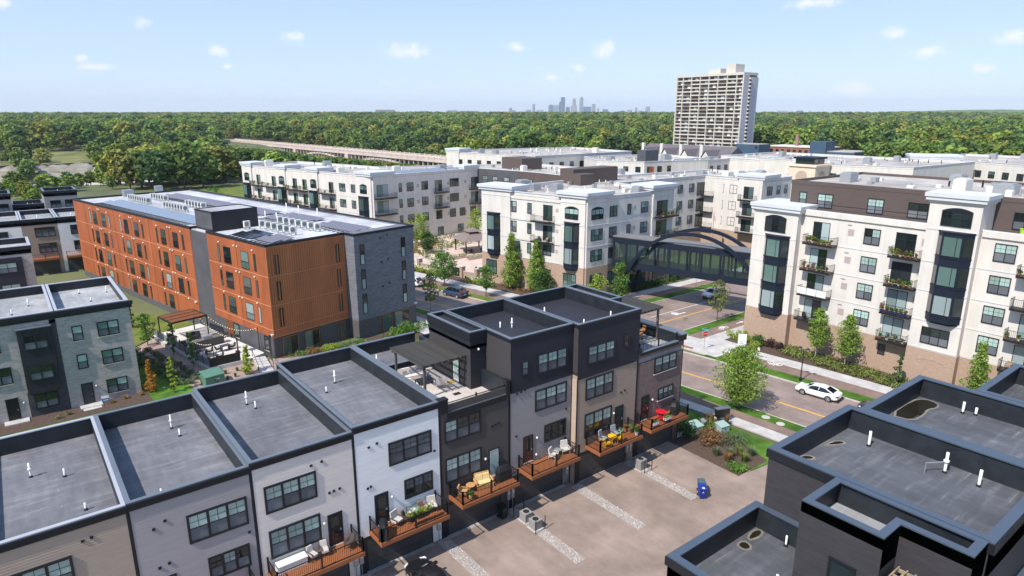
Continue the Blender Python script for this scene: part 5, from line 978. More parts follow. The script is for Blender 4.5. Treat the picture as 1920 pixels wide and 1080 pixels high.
# ---------------------------------------------------------------- footbridge over the cross street
sb = thing('skybridge', 'navy steel footbridge with glass sides and two arches over the side street', 'footbridge', (85, 66, 0), world=True)
fs_ = Fr(81.9, 77.3, -74.5); LB = 27.2
gl_see = bpy.data.materials.new('clear_glass'); gl_see.use_nodes = True; n_ = gl_see.node_tree.nodes; l_ = gl_see.node_tree.links; tb = n_.new('ShaderNodeBsdfTransparent'); tb.inputs[0].default_value = (.82, .9, .87, 1); ms = n_.new('ShaderNodeMixShader'); ms.inputs[0].default_value = .16; b_ = n_['Principled BSDF']; b_.inputs['Roughness'].default_value = .03; b_.inputs['Base Color'].default_value = (.1, .13, .12, 1); l_.new(tb.outputs[0], ms.inputs[1]); l_.new(b_.outputs[0], ms.inputs[2]); l_.new(ms.outputs[0], n_['Material Output'].inputs[0])
obj('floor_beam', MB().fb(fs_, 0, LB, -4.2, 0, 5.4, 6.5).mesh('fb', navy), sb); obj('roof_beam', MB().fb(fs_, 0, LB, -4.2, 0, 9.6, 10.5).mesh('rb', navy), sb); obj('roof_deck', MB().fb(fs_, -.3, LB, -4.0, -.3, 10.5, 10.62).mesh('rd', M('footbridge_roof', (.17, .165, .165), .8, var=.1, vs=1)), sb)
for d0 in (-.1, -4.14):
    for i, (a, b) in enumerate(((.2, 2.4), (2.7, 4.4), (4.7, 7.6), (8.5, 10.2), (10.5, 13.2), (14.0, 15.6), (15.9, 18.6), (19.4, 21.0), (21.3, 24.0), (24.6, 27.0))): obj('glass_panel', MB().fb(fs_, a, b, d0, d0 + .03, 6.5, 9.6).mesh('gp', gl_see), sb)
    for s in (0, 2.4, 4.4, 7.6, 8.2, 10.2, 13.2, 13.7, 15.6, 18.6, 19.1, 21.0, 24.0, 24.4): obj('column', MB().fb(fs_, s, s + .3, d0 - .12, d0 + .1, 6.5, 9.6).mesh('c', navy), sb)
    for s in (1.3, 6.1, 9.4, 11.9, 14.8, 17.2, 20.2, 22.7): obj('mullion', MB().fb(fs_, s, s + .06, d0 - .03, d0 + .05, 6.5, 9.6).mesh('m', frame_b), sb)
for d0, nm in ((.45, 'arch'), (-4.75, 'arch')):
    P = []
    for i in range(33):
        a = R(180 - 180 * i / 32); s, z = 14.2 + 12 * math.cos(a), 12.6 * math.sin(a) - .1; P.append((s, z, math.cos(a), math.sin(a)))
    mb = MB()
    for s, z, c, q in P:
        for dd in (-.2, .2):
            for rr_ in (-.27, .27): mb.v.append(fs_.p(s + c * rr_, d0 + dd, z + q * rr_))
    for i in range(32): k = 4 * i; mb.f += [(k, k + 4, k + 5, k + 1)[::-1], (k + 2, k + 3, k + 7, k + 6)[::-1], (k, k + 2, k + 6, k + 4)[::-1], (k + 1, k + 5, k + 7, k + 3)[::-1]]
    mb.m = [0] * len(mb.f); obj(nm, mb.mesh('arch', navy), sb)
# ---------------------------------------------------------------- high-rise
ht = thing('tower_block', 'tall concrete tower block with a grid of balconies above the trees', 'tower block', (449, 323, 0), world=True)
conc_w = M('white_concrete', (.58, .53, .47), .85, var=.05, vs=.05); conc_l = M('lavender_shade_concrete', (.5, .47, .52), .85); rec_m = M('shaded_flat_front', (.14, .105, .095), .6, var=.5, vs=.12)  # lavender: shade of the sunless side wall put into its concrete colour
X0, Y0, Y1, D, FH, NF = 440, 292.5, 353.5, 18.5, 2.72, 21
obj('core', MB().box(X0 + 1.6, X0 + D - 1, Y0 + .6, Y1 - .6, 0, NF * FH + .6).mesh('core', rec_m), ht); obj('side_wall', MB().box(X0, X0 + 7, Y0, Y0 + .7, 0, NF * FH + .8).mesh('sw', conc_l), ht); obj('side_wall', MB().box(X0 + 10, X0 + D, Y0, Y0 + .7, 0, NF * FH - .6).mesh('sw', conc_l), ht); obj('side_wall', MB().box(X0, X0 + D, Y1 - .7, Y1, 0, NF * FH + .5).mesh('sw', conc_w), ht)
ys = [Y0 + .7 + (Y1 - Y0 - 1.4) * (k / 7.6 if k == 0 else (k - .5) / 7.6 + .5 / 7.6 * (0 if k < 1 else 0)) for k in range(9)]
ys = [Y0 + .7, Y0 + 6.2] + [Y0 + 6.2 + 8.05 * k for k in range(1, 7)] + [Y1 - .7]
fin = MB().box(X0 - .05, X0 + 1.7, -.32, .32, 0, NF * FH + .8).mesh('fin', conc_w)
for y in ys: obj('fin', fin, ht, (0, y, 0))
slabm = {}
rg = random.Random(9)
for k in range(len(ys) - 1):
    a, b = ys[k], ys[k + 1]; w = round(b - a, 2)
    if w not in slabm: slabm[w] = (MB().box(X0 + .1, X0 + 1.7, .32, w - .32, 0, .22).mesh('slab', conc_w), MB().box(X0 + .15, X0 + .3, .32, w - .32, .22, .95).mesh('balcony_front', conc_w), MB().box(X0 + 1.35, X0 + 1.45, w * .3, w * .62, .25, 2.4).mesh('blind', frame_w))
    for f in range(NF):
        obj('floor_slab', slabm[w][0], ht, (0, a, f * FH + .4))
        if rg.random() < .74: obj('balcony_front', slabm[w][1], ht, (0, a, f * FH + .4))
        if rg.random() < .3: obj('blind', slabm[w][2], ht, (0, a + rg.uniform(-1, 1), f * FH + .4))
sbm = MB().box(X0 + 6.6, X0 + 8.6, Y0 - 1.2, Y0 + .2, 0, 1.1).mesh('side_balcony', conc_w); sw_ = MB().box(X0 + 9, X0 + 10.2, Y0 + .3, Y0 + .45, .4, 2.2).mesh('side_window', g_dark)
for f in range(NF): obj('side_balcony', sbm, ht, (0, 0, f * FH + .6)); obj('side_window', sw_, ht, (0, 0, f * FH + .6))
obj('roof_slab', MB().box(X0 - .2, X0 + D - .8, Y0 + .1, Y1, NF * FH + .8, NF * FH + 2.6).mesh('rs', conc_w), ht); obj('plant_room', MB().box(X0 + 2, X0 + 12, Y0 + 22, Y0 + 32, NF * FH + 2, NF * FH + 6.2).mesh('pr', conc_w), ht); obj('plant_room', MB().box(X0 + 2, X0 + 13, Y0 + 9, Y0 + 17, NF * FH + 2, NF * FH + 8.8).mesh('pr', conc_w), ht)
# ---------------------------------------------------------------- river bridge
rb_ = thing('river_bridge', 'long pale concrete arch bridge crossing the wooded river valley', 'bridge', (228, 600, -17), world=True)
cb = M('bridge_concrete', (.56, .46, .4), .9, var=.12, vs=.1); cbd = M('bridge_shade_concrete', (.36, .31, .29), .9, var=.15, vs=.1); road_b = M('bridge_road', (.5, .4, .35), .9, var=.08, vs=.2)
Bp = lambda y: 240 - (y - 372) * .054
def bseg(nm, o0, o1, y0, y1, z0, z1, m, dz0=0, dz1=0): return obj(nm, MB().hexa([(Bp(y0) + o0, y0, z0), (Bp(y0) + o1, y0, z0), (Bp(y1) + o1, y1, z0), (Bp(y1) + o0, y1, z0), (Bp(y0) + o0, y0, z1), (Bp(y0) + o1, y0, z1), (Bp(y1) + o1, y1, z1), (Bp(y1) + o0, y1, z1)]).mesh(nm, m), rb_)
bseg('deck', 0, 20, 330, 860, -1.6, .2, cb); bseg('roadway', 1.6, 18.4, 330, 860, .2, .24, road_b)
for o in (0, 19.6):
    bseg('parapet', o, o + .4, 330, 860, .2, .45, cb); bseg('parapet_rail', o, o + .4, 330, 860, 1.15, 1.4, cb)
    pm = MB().box(-.3, .3, -.45, .45, .2, 1.75).mesh('post', cb); y = 332
    while y < 858: obj('parapet_post', pm, rb_, (Bp(y) + o + .2, y, 0)); y += 7.0
    pm2 = MB().box(-.1, .1, -.15, .15, .4, 1.2).mesh('b', cb); 
    m2 = MB(); y = 330.8
    while y < 858: m2.box(Bp(y) + o + .08, Bp(y) + o + .3, y, y + .5, .44, 1.16); y += 1.2
    q = obj('balustrade', m2.mesh('bl', cb), rb_); q['kind'] = 'stuff'
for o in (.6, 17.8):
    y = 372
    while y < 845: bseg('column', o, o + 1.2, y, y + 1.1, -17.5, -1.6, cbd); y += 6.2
for c0, c1 in ((420, 520), (524, 624), (628, 728), (732, 812)):
    for o in (1, 16.5):
        mb = MB()
        for i in range(25):
            a = R(180 * i / 24); y = (c0 + c1) / 2 - (c1 - c0) / 2 * math.cos(a); z = -17 + 14.2 * math.sin(a)
            mb.v += [(Bp(y) + o, y, z - 1), (Bp(y) + o + 2.4, y, z - 1), (Bp(y) + o + 2.4, y, z + .6), (Bp(y) + o, y, z + .6)]
        for i in range(24):
            k = 4 * i; mb.f += [(k + j, k + 4 + j, k + 4 + (j + 1) % 4, k + (j + 1) % 4) for j in range(4)]
        mb.m = [0] * len(mb.f); obj('arch', mb.mesh('arch', cb), rb_)
    bseg('pier', -.6, 20.6, c1 - 1, c1 + 4, -18, -1.7, cb)
# ---------------------------------------------------------------- skyline and far roofs
def ray(px, d): a, e = pxdir(px, 212); return (d * math.cos(a), d * math.sin(a), a)
sg = [M('far_glass_blue', (.06, .13, .21), .3), M('far_stone', (.34, .31, .32), .7), M('far_glass_teal', (.07, .17, .2), .3), M('far_glass_pale', (.26, .31, .36), .4)]
def sky_tower(px, wpx, ytop, m, label, d=8600, crown=0, name='skyscraper'):
    x, y, a = ray(px, d); w = wpx / 1290 * d; h = 31 + (212 - ytop) / 1278 * d
    t = thing(name, label, 'skyscraper' if name == 'skyscraper' else 'building', (x, y, 0), a - R(90) + R(25 if wpx < 9 else 6), 'distant skyline'); dp = min(w, 45)
    obj('tower', MB().box(-w / 2, w / 2, -dp / 2, dp / 2, 0, h * (.92 if crown else 1)).mesh('tw', sg[m]), t)
    if crown: obj('crown', MB().prism([(-w * .33, -dp * .33), (w * .33, -dp * .33), (w * .33, dp * .33), (-w * .33, dp * .33)], h * .92, h).mesh('cr', sg[m]), t)
    mb = MB(); k = 8 if h > 90 else 4
    for i in range(1, k): mb.box(-w / 2 - .6, w / 2 + .6, -dp / 2 - .6, dp / 2 + .6, h * .9 * i / k, h * .9 * i / k + h * .02)
    q = obj('floor_bands', mb.mesh('fb', sg[1] if m != 1 else sg[3]), t); q['kind'] = 'stuff'
C6 = lambda x, w, y: (940 + x / 6.4, w / 6.4, 170 + y / 6.4)
for i, (x, w, y, m, cr, lb) in enumerate([(110, 30, 208, 1, 0, 'lone pale tower at the far left of the skyline'), (150, 28, 235, 3, 0, 'small tower just right of the lone pale one'), (325, 55, 230, 1, 0, 'broad low stone block left of the slim tower'), (387, 26, 165, 3, 0, 'slim tower standing apart left of the skyline centre'), (465, 80, 234, 1, 0, 'wide low stone block right of the slim tower'), (592, 44, 172, 2, 1, 'teal domed tower left of the tall blue pair'), (655, 66, 176, 3, 0, 'pale square tower between the teal and the blue one'), (706, 24, 140, 0, 0, 'shorter blue tower leaning on the tallest one'), (736, 40, 86, 0, 0, 'tallest blue glass tower on the left of the skyline centre'), (797, 36, 200, 0, 0, 'small blue tower right of the tallest'), (870, 72, 182, 1, 0, 'stone podium tower below the stepped spire'), (871, 34, 100, 1, 1, 'stepped stone tower in the middle of the skyline'), (957, 36, 84, 3, 1, 'tall pale blue tower with rounded crown'), (1030, 92, 196, 0, 0, 'broad blue block right of the rounded tower'), (1106, 32, 163, 1, 0, 'stone tower right of the broad blue block'), (1160, 18, 214, 1, 0, 'thin low tower right of the stone one'), (1245, 62, 225, 0, 0, 'low pointed blue block near the stadium'), (1535, 50, 232, 1, 0, 'brown block right of the stadium'), (1615, 20, 206, 3, 0, 'thin pale tower right of the brown block'), (1662, 34, 240, 1, 0, 'low block beside the thin pale tower'), (1755, 40, 195, 1, 0, 'grey tower at the right end of the skyline')]): sky_tower(*C6(x, w, y), m, lb, crown=cr)
x, y, a = ray(940 + 1400 / 6.4, 8300); s_ = thing('stadium', 'dark wedge roofed stadium in the distant skyline', 'stadium', (x, y, 0), a - R(90)); obj('roof', MB().add([(-110, -60, 0), (110, -60, 0), (110, 60, 0), (-110, 60, 0), (-110, -60, 25), (60, -60, 62), (110, -60, 40), (-110, 60, 25), (60, 60, 62), (110, 60, 40)], [(0, 1, 6, 5, 4), (2, 3, 7, 8, 9), (4, 5, 8, 7), (5, 6, 9, 8), (0, 4, 7, 3), (1, 2, 9, 6)]).mesh('r', sg[0]), s_)
for px, w, y, m, lb, d in ((1443, 7, 212.5, 1, 'low block right of the tower block on the horizon', 6500), (1467, 17, 208, 1, 'stone tower cluster right of the tower block on the horizon', 6500), (1499, 10, 208, 0, 'blue tower right of the stone cluster on the horizon', 6500), (1516, 14, 213, 1, 'low pale block farthest right on the horizon', 6500), (722, 34, 206, 1, 'brown hospital block on the left horizon', 3000), (795, 16, 208, 3, 'pale block right of the brown one on the horizon', 4500), (848, 20, 207, 3, 'pale double block left of the skyline', 4500), (880, 34, 208, 1, 'long stone block left of the skyline', 4500)): sky_tower(px, w, y, m, lb, d, name='distant_building')
for px, w, y, d, m, lb in ((226, 34, 222.5, 1700, stucco, 'long white shed among the far left trees'), (292, 26, 222, 1600, br_tan, 'brick roofed building among the far left trees'), (356, 18, 226, 1300, stucco, 'small white house left of the bridge'), (130, 24, 225.5, 1400, stucco, 'white house on the far left hillside'), (20, 40, 222, 1500, br_tan, 'brick building at the far left edge of the woods'), (1130, 44, 222, 1500, br_tan, 'long tan roofed building in the woods under the skyline'), (1780, 34, 219, 2600, stucco, 'white building on the far right hill')):
    x, y_, a = ray(px, d); z = 31 - (y - 212) / 1278 * d; wd_ = w / 1290 * d; o = thing('far_house', lb, 'building', (x, y_, terr(x, y_)), a - R(90)); obj('wall', MB().box(-wd_ / 2, wd_ / 2, -6, 6, -2, z - terr(x, y_)).mesh('w', m), o); obj('roof', MB().box(-wd_ / 2 - .5, wd_ / 2 + .5, -6.5, 6.5, z - terr(x, y_), z - terr(x, y_) + .8).mesh('r', roof_l), o)
    mb = MB(); [mb.box(-wd_ / 2 + 3 + 5 * i, -wd_ / 2 + 5 + 5 * i, -6.1, -6, 2, z - terr(x, y_) - 1.5) for i in range(int(wd_ / 5))]; q = obj('windows', mb.mesh('wi', g_dark), o); q['kind'] = 'stuff'
cr = thing('crane', 'white crane boom rising over the river bank', 'crane', (30, 372, -4)); obj('boom', MB().cyl((0, 0, -2), (13.5, -3.0, 19), .4, .2, 6).mesh('boom', M('crane_white', (.6, .62, .62), .5)), cr); obj('base', MB().box(-2, 2, -1.5, 1.5, -3, 0).mesh('b', M('crane_yellow', (.5, .3, .03), .6)), cr)
for j, (px, y) in enumerate(((0, 0),)): pass
# dark rows of townhouses on the far left
def farrow(label, poly, h, wm, rm, cm, wins=(), drop=.9):
    t = thing('townhouse', label, 'townhouse', (sum(p[0] for p in poly) / len(poly), sum(p[1] for p in poly) / len(poly), 0), group='far left townhouses', world=True); obj('wall', MB().prism(poly, -.15, h - drop - .2).mesh('w', wm), t); flat_roof(t, poly, h - drop, h, rm, cm, .25, .4); obj('upper_wall', MB().ring(poly, .04, h - drop - .3, h - .5).mesh('uw', wm), t); obj('cornice', MB().ring(offset(poly, -.1), .12, h - .55, h - .01).mesh('c', black_t), t)
    for f, s, z, w, hh, c in wins: win(t, f, s, z, w, hh, c, up=g_dark, lo=g_screen, munt=0, tw=.12)
    return t
ff = Fr(0, 158.7, 0)
for x0, x1, m, lb in ((-5, 2.3, s_white, 'far white townhouse at the left edge behind the brick row'), (2.3, 8.2, s_tan2, 'far taupe townhouse with dark balcony behind the brick row'), (8.2, 14.6, s_white, 'far white townhouse half hidden by the orange building')):
    t = farrow(lb, rectp(x0, x1, 158.7, 174.2), 10.9, m, roof_l, coping_lt, [(ff, x0 + 2.0, 7.3, 3.3, 1.9, 3), (ff, x0 + 2.2, 4.1, 3.0, 1.9, 3)] if x0 > 0 else [(ff, -2.5, 7, 2.6, 1.9, 2)])
    box_part(t, 'garage_door', ff, x0 + .6, x1 - .7, 0, .05, -.1, 2.6, garage_m); o = box_part(t, 'balcony', ff, x0 + .5, x1 - .6, 0, 1.8, 2.8, 3.15, wood_o); rail(o, (x0 + .6, 157.0, 3.15), (x1 - .7, 157.0, 3.15), 1.0, .3)
    vent(t, x0 + 3, 166, 10, .8)
fk = Fr(-8, 126.9, 0); fks = Fr(2.55, 135.6, -90)
t = farrow('grey brick townhouse with dark bay at the left edge before the far row', rectp(-8, 2.55, 126.9, 136), 10.9, br_grey, roof_l, coping_lt)
obj('bay', MB().fb(fk, 5.2, 9.2, 0, .5, 0, 9.3).mesh('bay', s_black), t)
for z in (7.0, 3.6, .6): win(t, fk, 6.0, z, 2.4, 1.6, 2, munt=0, d=.5, up=g_blind)
for x0, x1, y, h, lb in ((-12, 1.8, 182, 13.9, 'tall dark townhouse cut by the left edge beyond the far row'), (1.8, 7.8, 186.2, 10.9, 'low dark townhouse between the two tall ones beyond the far row'), (7.8, 14.2, 182.6, 13.9, 'tall dark townhouse with two windows beyond the far row')):
    f = Fr(x0, y, 0); t = farrow(lb, rectp(x0, x1, y, y + 9), h, br_dark if h < 12 else s_grey2, roof_l, coping_m, [(f, x1 - x0 - 5.4, h - 3.9, 2.0, 1.8, 2), (f, x1 - x0 - 2.6, h - 3.9, 2.0, 1.8, 2)] if h > 12 else []); vent(t, x0 + 3, y + 4, h - .9, .8); vent(t, x1 - 2, y + 5, h - .9, .6, False)
# ---------------------------------------------------------------- trees and planting
bark = M('bark', (.1, .075, .055), .95, var=.3, vs=6, bump=.6); bark_l = M('pale_bark', (.3, .26, .22), .95, var=.2, vs=6)
L_mid = leafmat('leaf_mid_green', (.11, .22, .036), island=.35, var=.35, vs=.45); L_yel = leafmat('leaf_yellow_green', (.25, .34, .045), island=.35, var=.3, vs=.6); L_dk = leafmat('leaf_dark_green', (.06, .125, .028), island=.35, var=.35, vs=.5)
L_spr = leafmat('leaf_spring_green', (.2, .3, .045), island=.4, var=.35, vs=.6); L_gold = leafmat('leaf_gold', (.4, .19, .03), island=.3, var=.25, vs=2); L_lime = leafmat('leaf_lime', (.27, .34, .035), island=.3, var=.25, vs=2); L_olive = leafmat('leaf_olive', (.17, .2, .05), island=.35, var=.35, vs=.8); L_plum = leafmat('leaf_plum', (.05, .022, .02), island=.3); L_grey = leafmat('leaf_grey_green', (.13, .17, .085), island=.3, var=.3, vs=1); L_rust = leafmat('leaf_rust', (.24, .13, .05), island=.35, var=.3, vs=1)
F_wht = leafmat('flower_white', (.75, .75, .6), island=.15); F_red = leafmat('flower_red', (.5, .05, .04), island=.3); F_yel = leafmat('flower_yellow', (.62, .48, .05), island=.25)
def leaves(mb, c, r, n, sz, rg, flat=.75, up=.35):
    for _ in range(n):
        while True:
            p = Vector((rg.uniform(-1, 1), rg.uniform(-1, 1), rg.uniform(-1, 1)))
            if p.length <= 1: break
        p = p.normalized() * (p.length ** .5)
        q = Vector((c[0] + p.x * r[0], c[1] + p.y * r[1], c[2] + p.z * r[2])); nrm = (p * .8 + Vector((rg.uniform(-1, 1), rg.uniform(-1, 1), rg.uniform(-1, 1) + up))).normalized(); u = nrm.orthogonal().normalized(); u = (Matrix.Rotation(rg.uniform(0, 6.3), 3, nrm) @ u); w = nrm.cross(u); s = sz * rg.uniform(.6, 1.3)
        a, b, cc, d = q - u * s, q + w * s * .62, q + u * s, q - w * s * .62; mb.add([tuple(a), tuple(b), tuple(cc), tuple(d)], [(0, 1, 2, 3)])
def crown_mesh(kind, h, w, n, sz, seed, mat, z0=None):
    rg = random.Random(seed); mb = MB(); z0 = h * .22 if z0 is None else z0; ncl = max(8, int(n / 45)); pts = []
    for i in range(ncl):
        f = (i + .5) / ncl; a = i * 2.39996 + rg.uniform(-.4, .4)
        if kind == 'cone': z = z0 + (h - z0) * f ** 1.25; rad = w / 2 * (1 - ((z - z0) / (h - z0)) ** 1.4) * min(1, .55 + 2.2 * (z - z0) / (h - z0)) 
        elif kind == 'column': z = z0 + (h - z0) * f; q = (z - z0) / (h - z0); rad = w / 2 * min(1, .6 + 1.6 * q) * (1 - q ** 3) ** .6
        else: z = z0 + (h - z0) * f; q = 2 * f - 1; rad = w / 2 * max(.12, 1 - abs(q) ** 2.2) ** .5
        rr_ = rad * rg.uniform(.45, 1.0) * (.92 if i % 3 else .35); pts.append((rr_ * math.cos(a), rr_ * math.sin(a), z, max(.12 * w, rad * .42)))
    for x, y, z, r in pts: r *= rg.uniform(.75, 1.2); leaves(mb, (x, y, z), (r, r, r * .72), n // ncl, sz, rg)
    return mb.mesh('crown', mat), pts
def trunk_mesh(h, r, pts, rg, mat, z1):
    mb = MB(); mb.cyl((0, 0, -.1), (.02, 0, z1 * .5), r, r * .72, 7); mb.cyl((.02, 0, z1 * .5), (0, .03, z1), r * .72, r * .25, 7)
    for x, y, z, q in pts[::max(1, len(pts) // 9)]:
        b = max(z1 * .25, z * .62); mb.cyl((0, 0, min(b, z1 * .9)), (x * .85, y * .85, z), r * .32, r * .08, 5)
    return mb.mesh('trunk', mat)
def tree(name, label, x, y, kind, h, w, n, sz, mat, seed, r=.09, z0=None, bk=None, group=None, z=0.):
    t = thing(name, label, 'tree', (x, y, z), random.Random(seed).uniform(0, 6), group); me, pts = crown_mesh(kind, h, w, n, sz, seed, mat, z0); obj('crown', me, t); obj('trunk', trunk_mesh(h, r, pts, random.Random(seed), bk or bark, h * .9), t); return t
def shrub(label, x, y, w, h, n, sz, mat, seed, name='shrub', group=None, flower=None, fn=0, z=0., d=None, cat_='shrub'):
    rg = random.Random(seed); t = thing(name, label, cat_, (x, y, z), 0, group); mb = MB(); d = d or w
    for i in range(max(4, n // 60)): leaves(mb, (rg.uniform(-.3, .3) * w, rg.uniform(-.3, .3) * d, h * rg.uniform(.3, .72)), (w * .3, d * .3, h * .34), min(60, n // 4), sz, rg)
    obj('foliage', mb.mesh('foliage', mat), t); st = MB()
    for i in range(5): a = i * 1.3; st.cyl((0, 0, -.05), (.25 * w * math.cos(a), .25 * d * math.sin(a), h * .5), .025, .01, 5)
    obj('stem', st.mesh('stem', bark), t)
    if flower:
        mb = MB()
        for i in range(fn): leaves(mb, (rg.uniform(-.42, .42) * w, rg.uniform(-.42, .42) * d, h * rg.uniform(.72, .98)), (.09, .09, .05), 4, .09, rg)
        obj('flowers', mb.mesh('flowers', flower), t)
    return t
def blades(label, x, y, h, w, n, mat, seed, group=None, name='ornamental_grass', z=0.):
    rg = random.Random(seed); mb = MB()
    for _ in range(n):
        a = rg.uniform(0, 6.3); r = rg.uniform(0, w * .2); l = rg.uniform(.3, 1) * w * .5; hh = h * rg.uniform(.6, 1.1); p = Vector((r * math.cos(a), r * math.sin(a), 0)); q = p + Vector((l * .35 * math.cos(a), l * .35 * math.sin(a), hh * .75)); e = p + Vector((l * math.cos(a), l * math.sin(a), hh)); s = Vector((-math.sin(a), math.cos(a), 0)) * .022
        mb.add([tuple(p - s), tuple(p + s), tuple(q + s), tuple(q - s), tuple(e)], [(0, 1, 2, 3), (3, 2, 4)])
    t = obj(name, mb.mesh(name, mat), None, (x, y, z)); return tag(t, label, 'grass', group)
def cover(name, poly, n, hgt, sz, mat, seed, kind='stuff', z=0., lab=None):
    rg = random.Random(seed); mb = MB(); xs = [p[0] for p in poly]; ys = [p[1] for p in poly]
    def ins(x, y):
        c = False; j = len(poly) - 1
        for i in range(len(poly)):
            if (poly[i][1] > y) != (poly[j][1] > y) and x < (poly[j][0] - poly[i][0]) * (y - poly[i][1]) / (poly[j][1] - poly[i][1]) + poly[i][0]: c = not c
            j = i
        return c
    k = 0
    while k < n:
        x, y = rg.uniform(min(xs), max(xs)), rg.uniform(min(ys), max(ys))
        if ins(x, y): r = rg.uniform(.25, .5); leaves(mb, (x, y, z + hgt * rg.uniform(.25, .6)), (r, r, hgt * .42), 26, sz, rg); k += 1
    o = obj(name, mb.mesh(name, mat)); o['kind'] = kind; return o
# street trees
tree('street_tree', 'lone light green tree on the verge in front of the white block', 59.75, 36.9, 'round', 6.9, 5.4, 8500, .115, L_spr, 1, .12, 1.0)
S2 = 'narrow trees along the white block wall'
tree('wall_tree', 'narrow green tree left of its twin against the tan brick wall', 80.4, 39.4, 'column', 6.9, 2.9, 4200, .105, L_spr, 2, .08, 1.9, bark_l); tree('wall_tree', 'narrow green tree right of its twin against the tan brick wall', 80.6, 35.7, 'column', 6.8, 3.0, 4200, .105, L_spr, 3, .08, 1.8, bark_l)
tree('wall_tree', 'cone shaped green tree right of the big navy bay', 80.6, 21.6, 'cone', 7.2, 3.6, 4400, .11, L_spr, 4, .09, .6); tree('small_tree', 'thin sapling in the bed at the corner of the big pilaster', 79.6, 29.0, 'cone', 4.0, 1.9, 600, .12, L_dk, 5, .04, .4)
tree('side_street_tree', 'small sparse tree on the side street verge before the silver car', 83.8, 56.8, 'round', 6.6, 3.5, 1100, .14, L_olive, 6, .06, 2.0)
tree('corner_tree', 'loose light green tree under the footbridge arch', 81.5, 74.6, 'round', 6.4, 3.6, 1700, .16, L_mid, 7, .08, 1.0); tree('corner_tree', 'rounded yellow green tree at the foot of the arch', 77.6, 76.2, 'round', 4.6, 3.2, 1500, .14, L_yel, 8, .07, .6)
tree('facade_tree', 'tall dense green tree, left of two before the centre block', 71.2, 91.9, 'cone', 10.0, 4.8, 6500, .14, L_spr, 9, .16, .9); tree('facade_tree', 'tall dense green tree, right of two before the centre block', 73.0, 87.0, 'cone', 9.4, 4.8, 6500, .14, L_spr, 10, .16, .9)
tree('facade_tree', 'low rounded green tree at the feet of the tall pair', 72.4, 84.5, 'round', 4.6, 4.0, 2000, .16, L_dk, 11, .1, .5)
tree('verge_tree', 'spreading green tree on the verge behind the white car and van', 62.3, 100.6, 'round', 6.2, 5.6, 2600, .17, L_mid, 12, .09, 1.7); tree('verge_tree', 'small green tree on the verge right of the blue van', 64.4, 90.4, 'round', 5.4, 3.6, 1700, .15, L_mid, 13, .08, 1.6); tree('verge_tree', 'thin olive tree on the near verge before the blue van', 51.9, 88.3, 'round', 6.4, 3.2, 1300, .14, L_olive, 14, .06, 2.0, bark_l)
for i, (x, y, h, w, m, lb) in enumerate([(47.5, 109, 8.5, 5, L_dk, 'dark tree at the right edge of the charcoal brick end'), (62, 122, 6.0, 5, L_yel, 'bright bushy tree by the white block garden'), (79, 138, 7.5, 5.5, L_yel, 'bright tree left of the gazebo'), (96, 139, 7.0, 5, L_yel, 'bright tree behind the gazebo'), (75, 128, 5, 4, L_dk, 'dark low tree at the left of the garden court'), (51, 165, 6, 4.5, L_yel, 'young bright tree on the dry field'), (46, 172, 5, 3.5, L_yel, 'second young bright tree on the dry field'), (52, 215, 9, 7, L_mid, 'green tree by the far end of the long white block'), (19, 205, 6, 5, L_yel, 'bright bush behind the far left townhouses'), (-10, 208, 10, 9, L_mid, 'broad green tree behind the far left townhouses')]): tree('garden_tree', lb, x, y, 'round', h, w, 1500, .2, m, 30 + i, .1)
# planting by the patio
tree('golden_arborvitae', 'rusty gold conifer at the corner of the brick end townhouse', 10.3, 80.9, 'cone', 3.9, 1.75, 1800, .085, L_gold, 50, .05, .05); tree('lime_columnar', 'narrow lime yellow tree on the dark lawn', 12.3, 79.2, 'column', 4.3, 1.15, 900, .095, L_lime, 51, .04, .3)
tree('bright_shrub_tree', 'bright lime shrub beside the garden steps', 20.7, 79.7, 'cone', 3.6, 2.0, 1100, .12, L_lime, 52, .05, .2); tree('thin_poplar', 'thin green poplar at the near end of the patio fence', 16.0, 86.3, 'column', 4.6, 1.3, 800, .11, L_mid, 53, .04, .5); tree('thin_poplar', 'thin green poplar halfway along the patio fence', 14.9, 92.3, 'column', 4.6, 1.3, 800, .11, L_mid, 54, .04, .5)
tree('patio_tree', 'bushy green tree at the far end of the patio fence', 12.9, 98.6, 'round', 4.6, 2.6, 1200, .13, L_mid, 55, .06, .8); tree('patio_tree', 'dark little conifer on the far lawn', 12.5, 109, 'cone', 3.6, 1.6, 700, .12, L_dk, 56, .05, .2)
GG = 'grey green shrubs in the sloping bed'; k = 0
shs = []
for row in range(3):
    for i in range(11):
        q = i / 10.5; xa = 15.6 - row * 1.15 + (-4.0) * q + (.0 if row else .15); ya = 80.6 + 17.5 * q + row * .3
        if row == 0 and q > .92: continue
        k += 1; shs.append((xa + random.uniform(-.15, .15), ya + random.uniform(-.3, .3)))
proto = None
for i, (x, y) in enumerate(shs):
    if proto is None or i % 3 == 0: proto = shrub('round grey green shrub in the sloping bed between lawn and patio', x, y, 1.15, .75, 320, .09, L_grey, 100 + i, group=GG)
    else: copy_tree(proto, (x, y, 0), random.uniform(0, 6), 'round grey green shrub in the sloping bed between lawn and patio', GG)
for i, (x, y) in enumerate([(17.6, 80.7), (18.5, 81.3), (19.2, 79.6), (18.2, 79.3), (16.9, 81.6), (19.9, 81.4), (17.0, 78.2), (15.9, 78.4)]): blades('young grass tuft on the pink gravel below the patio', x, y, .55, .6, 60, L_olive, 140 + i, 'grass tufts on the pink gravel')
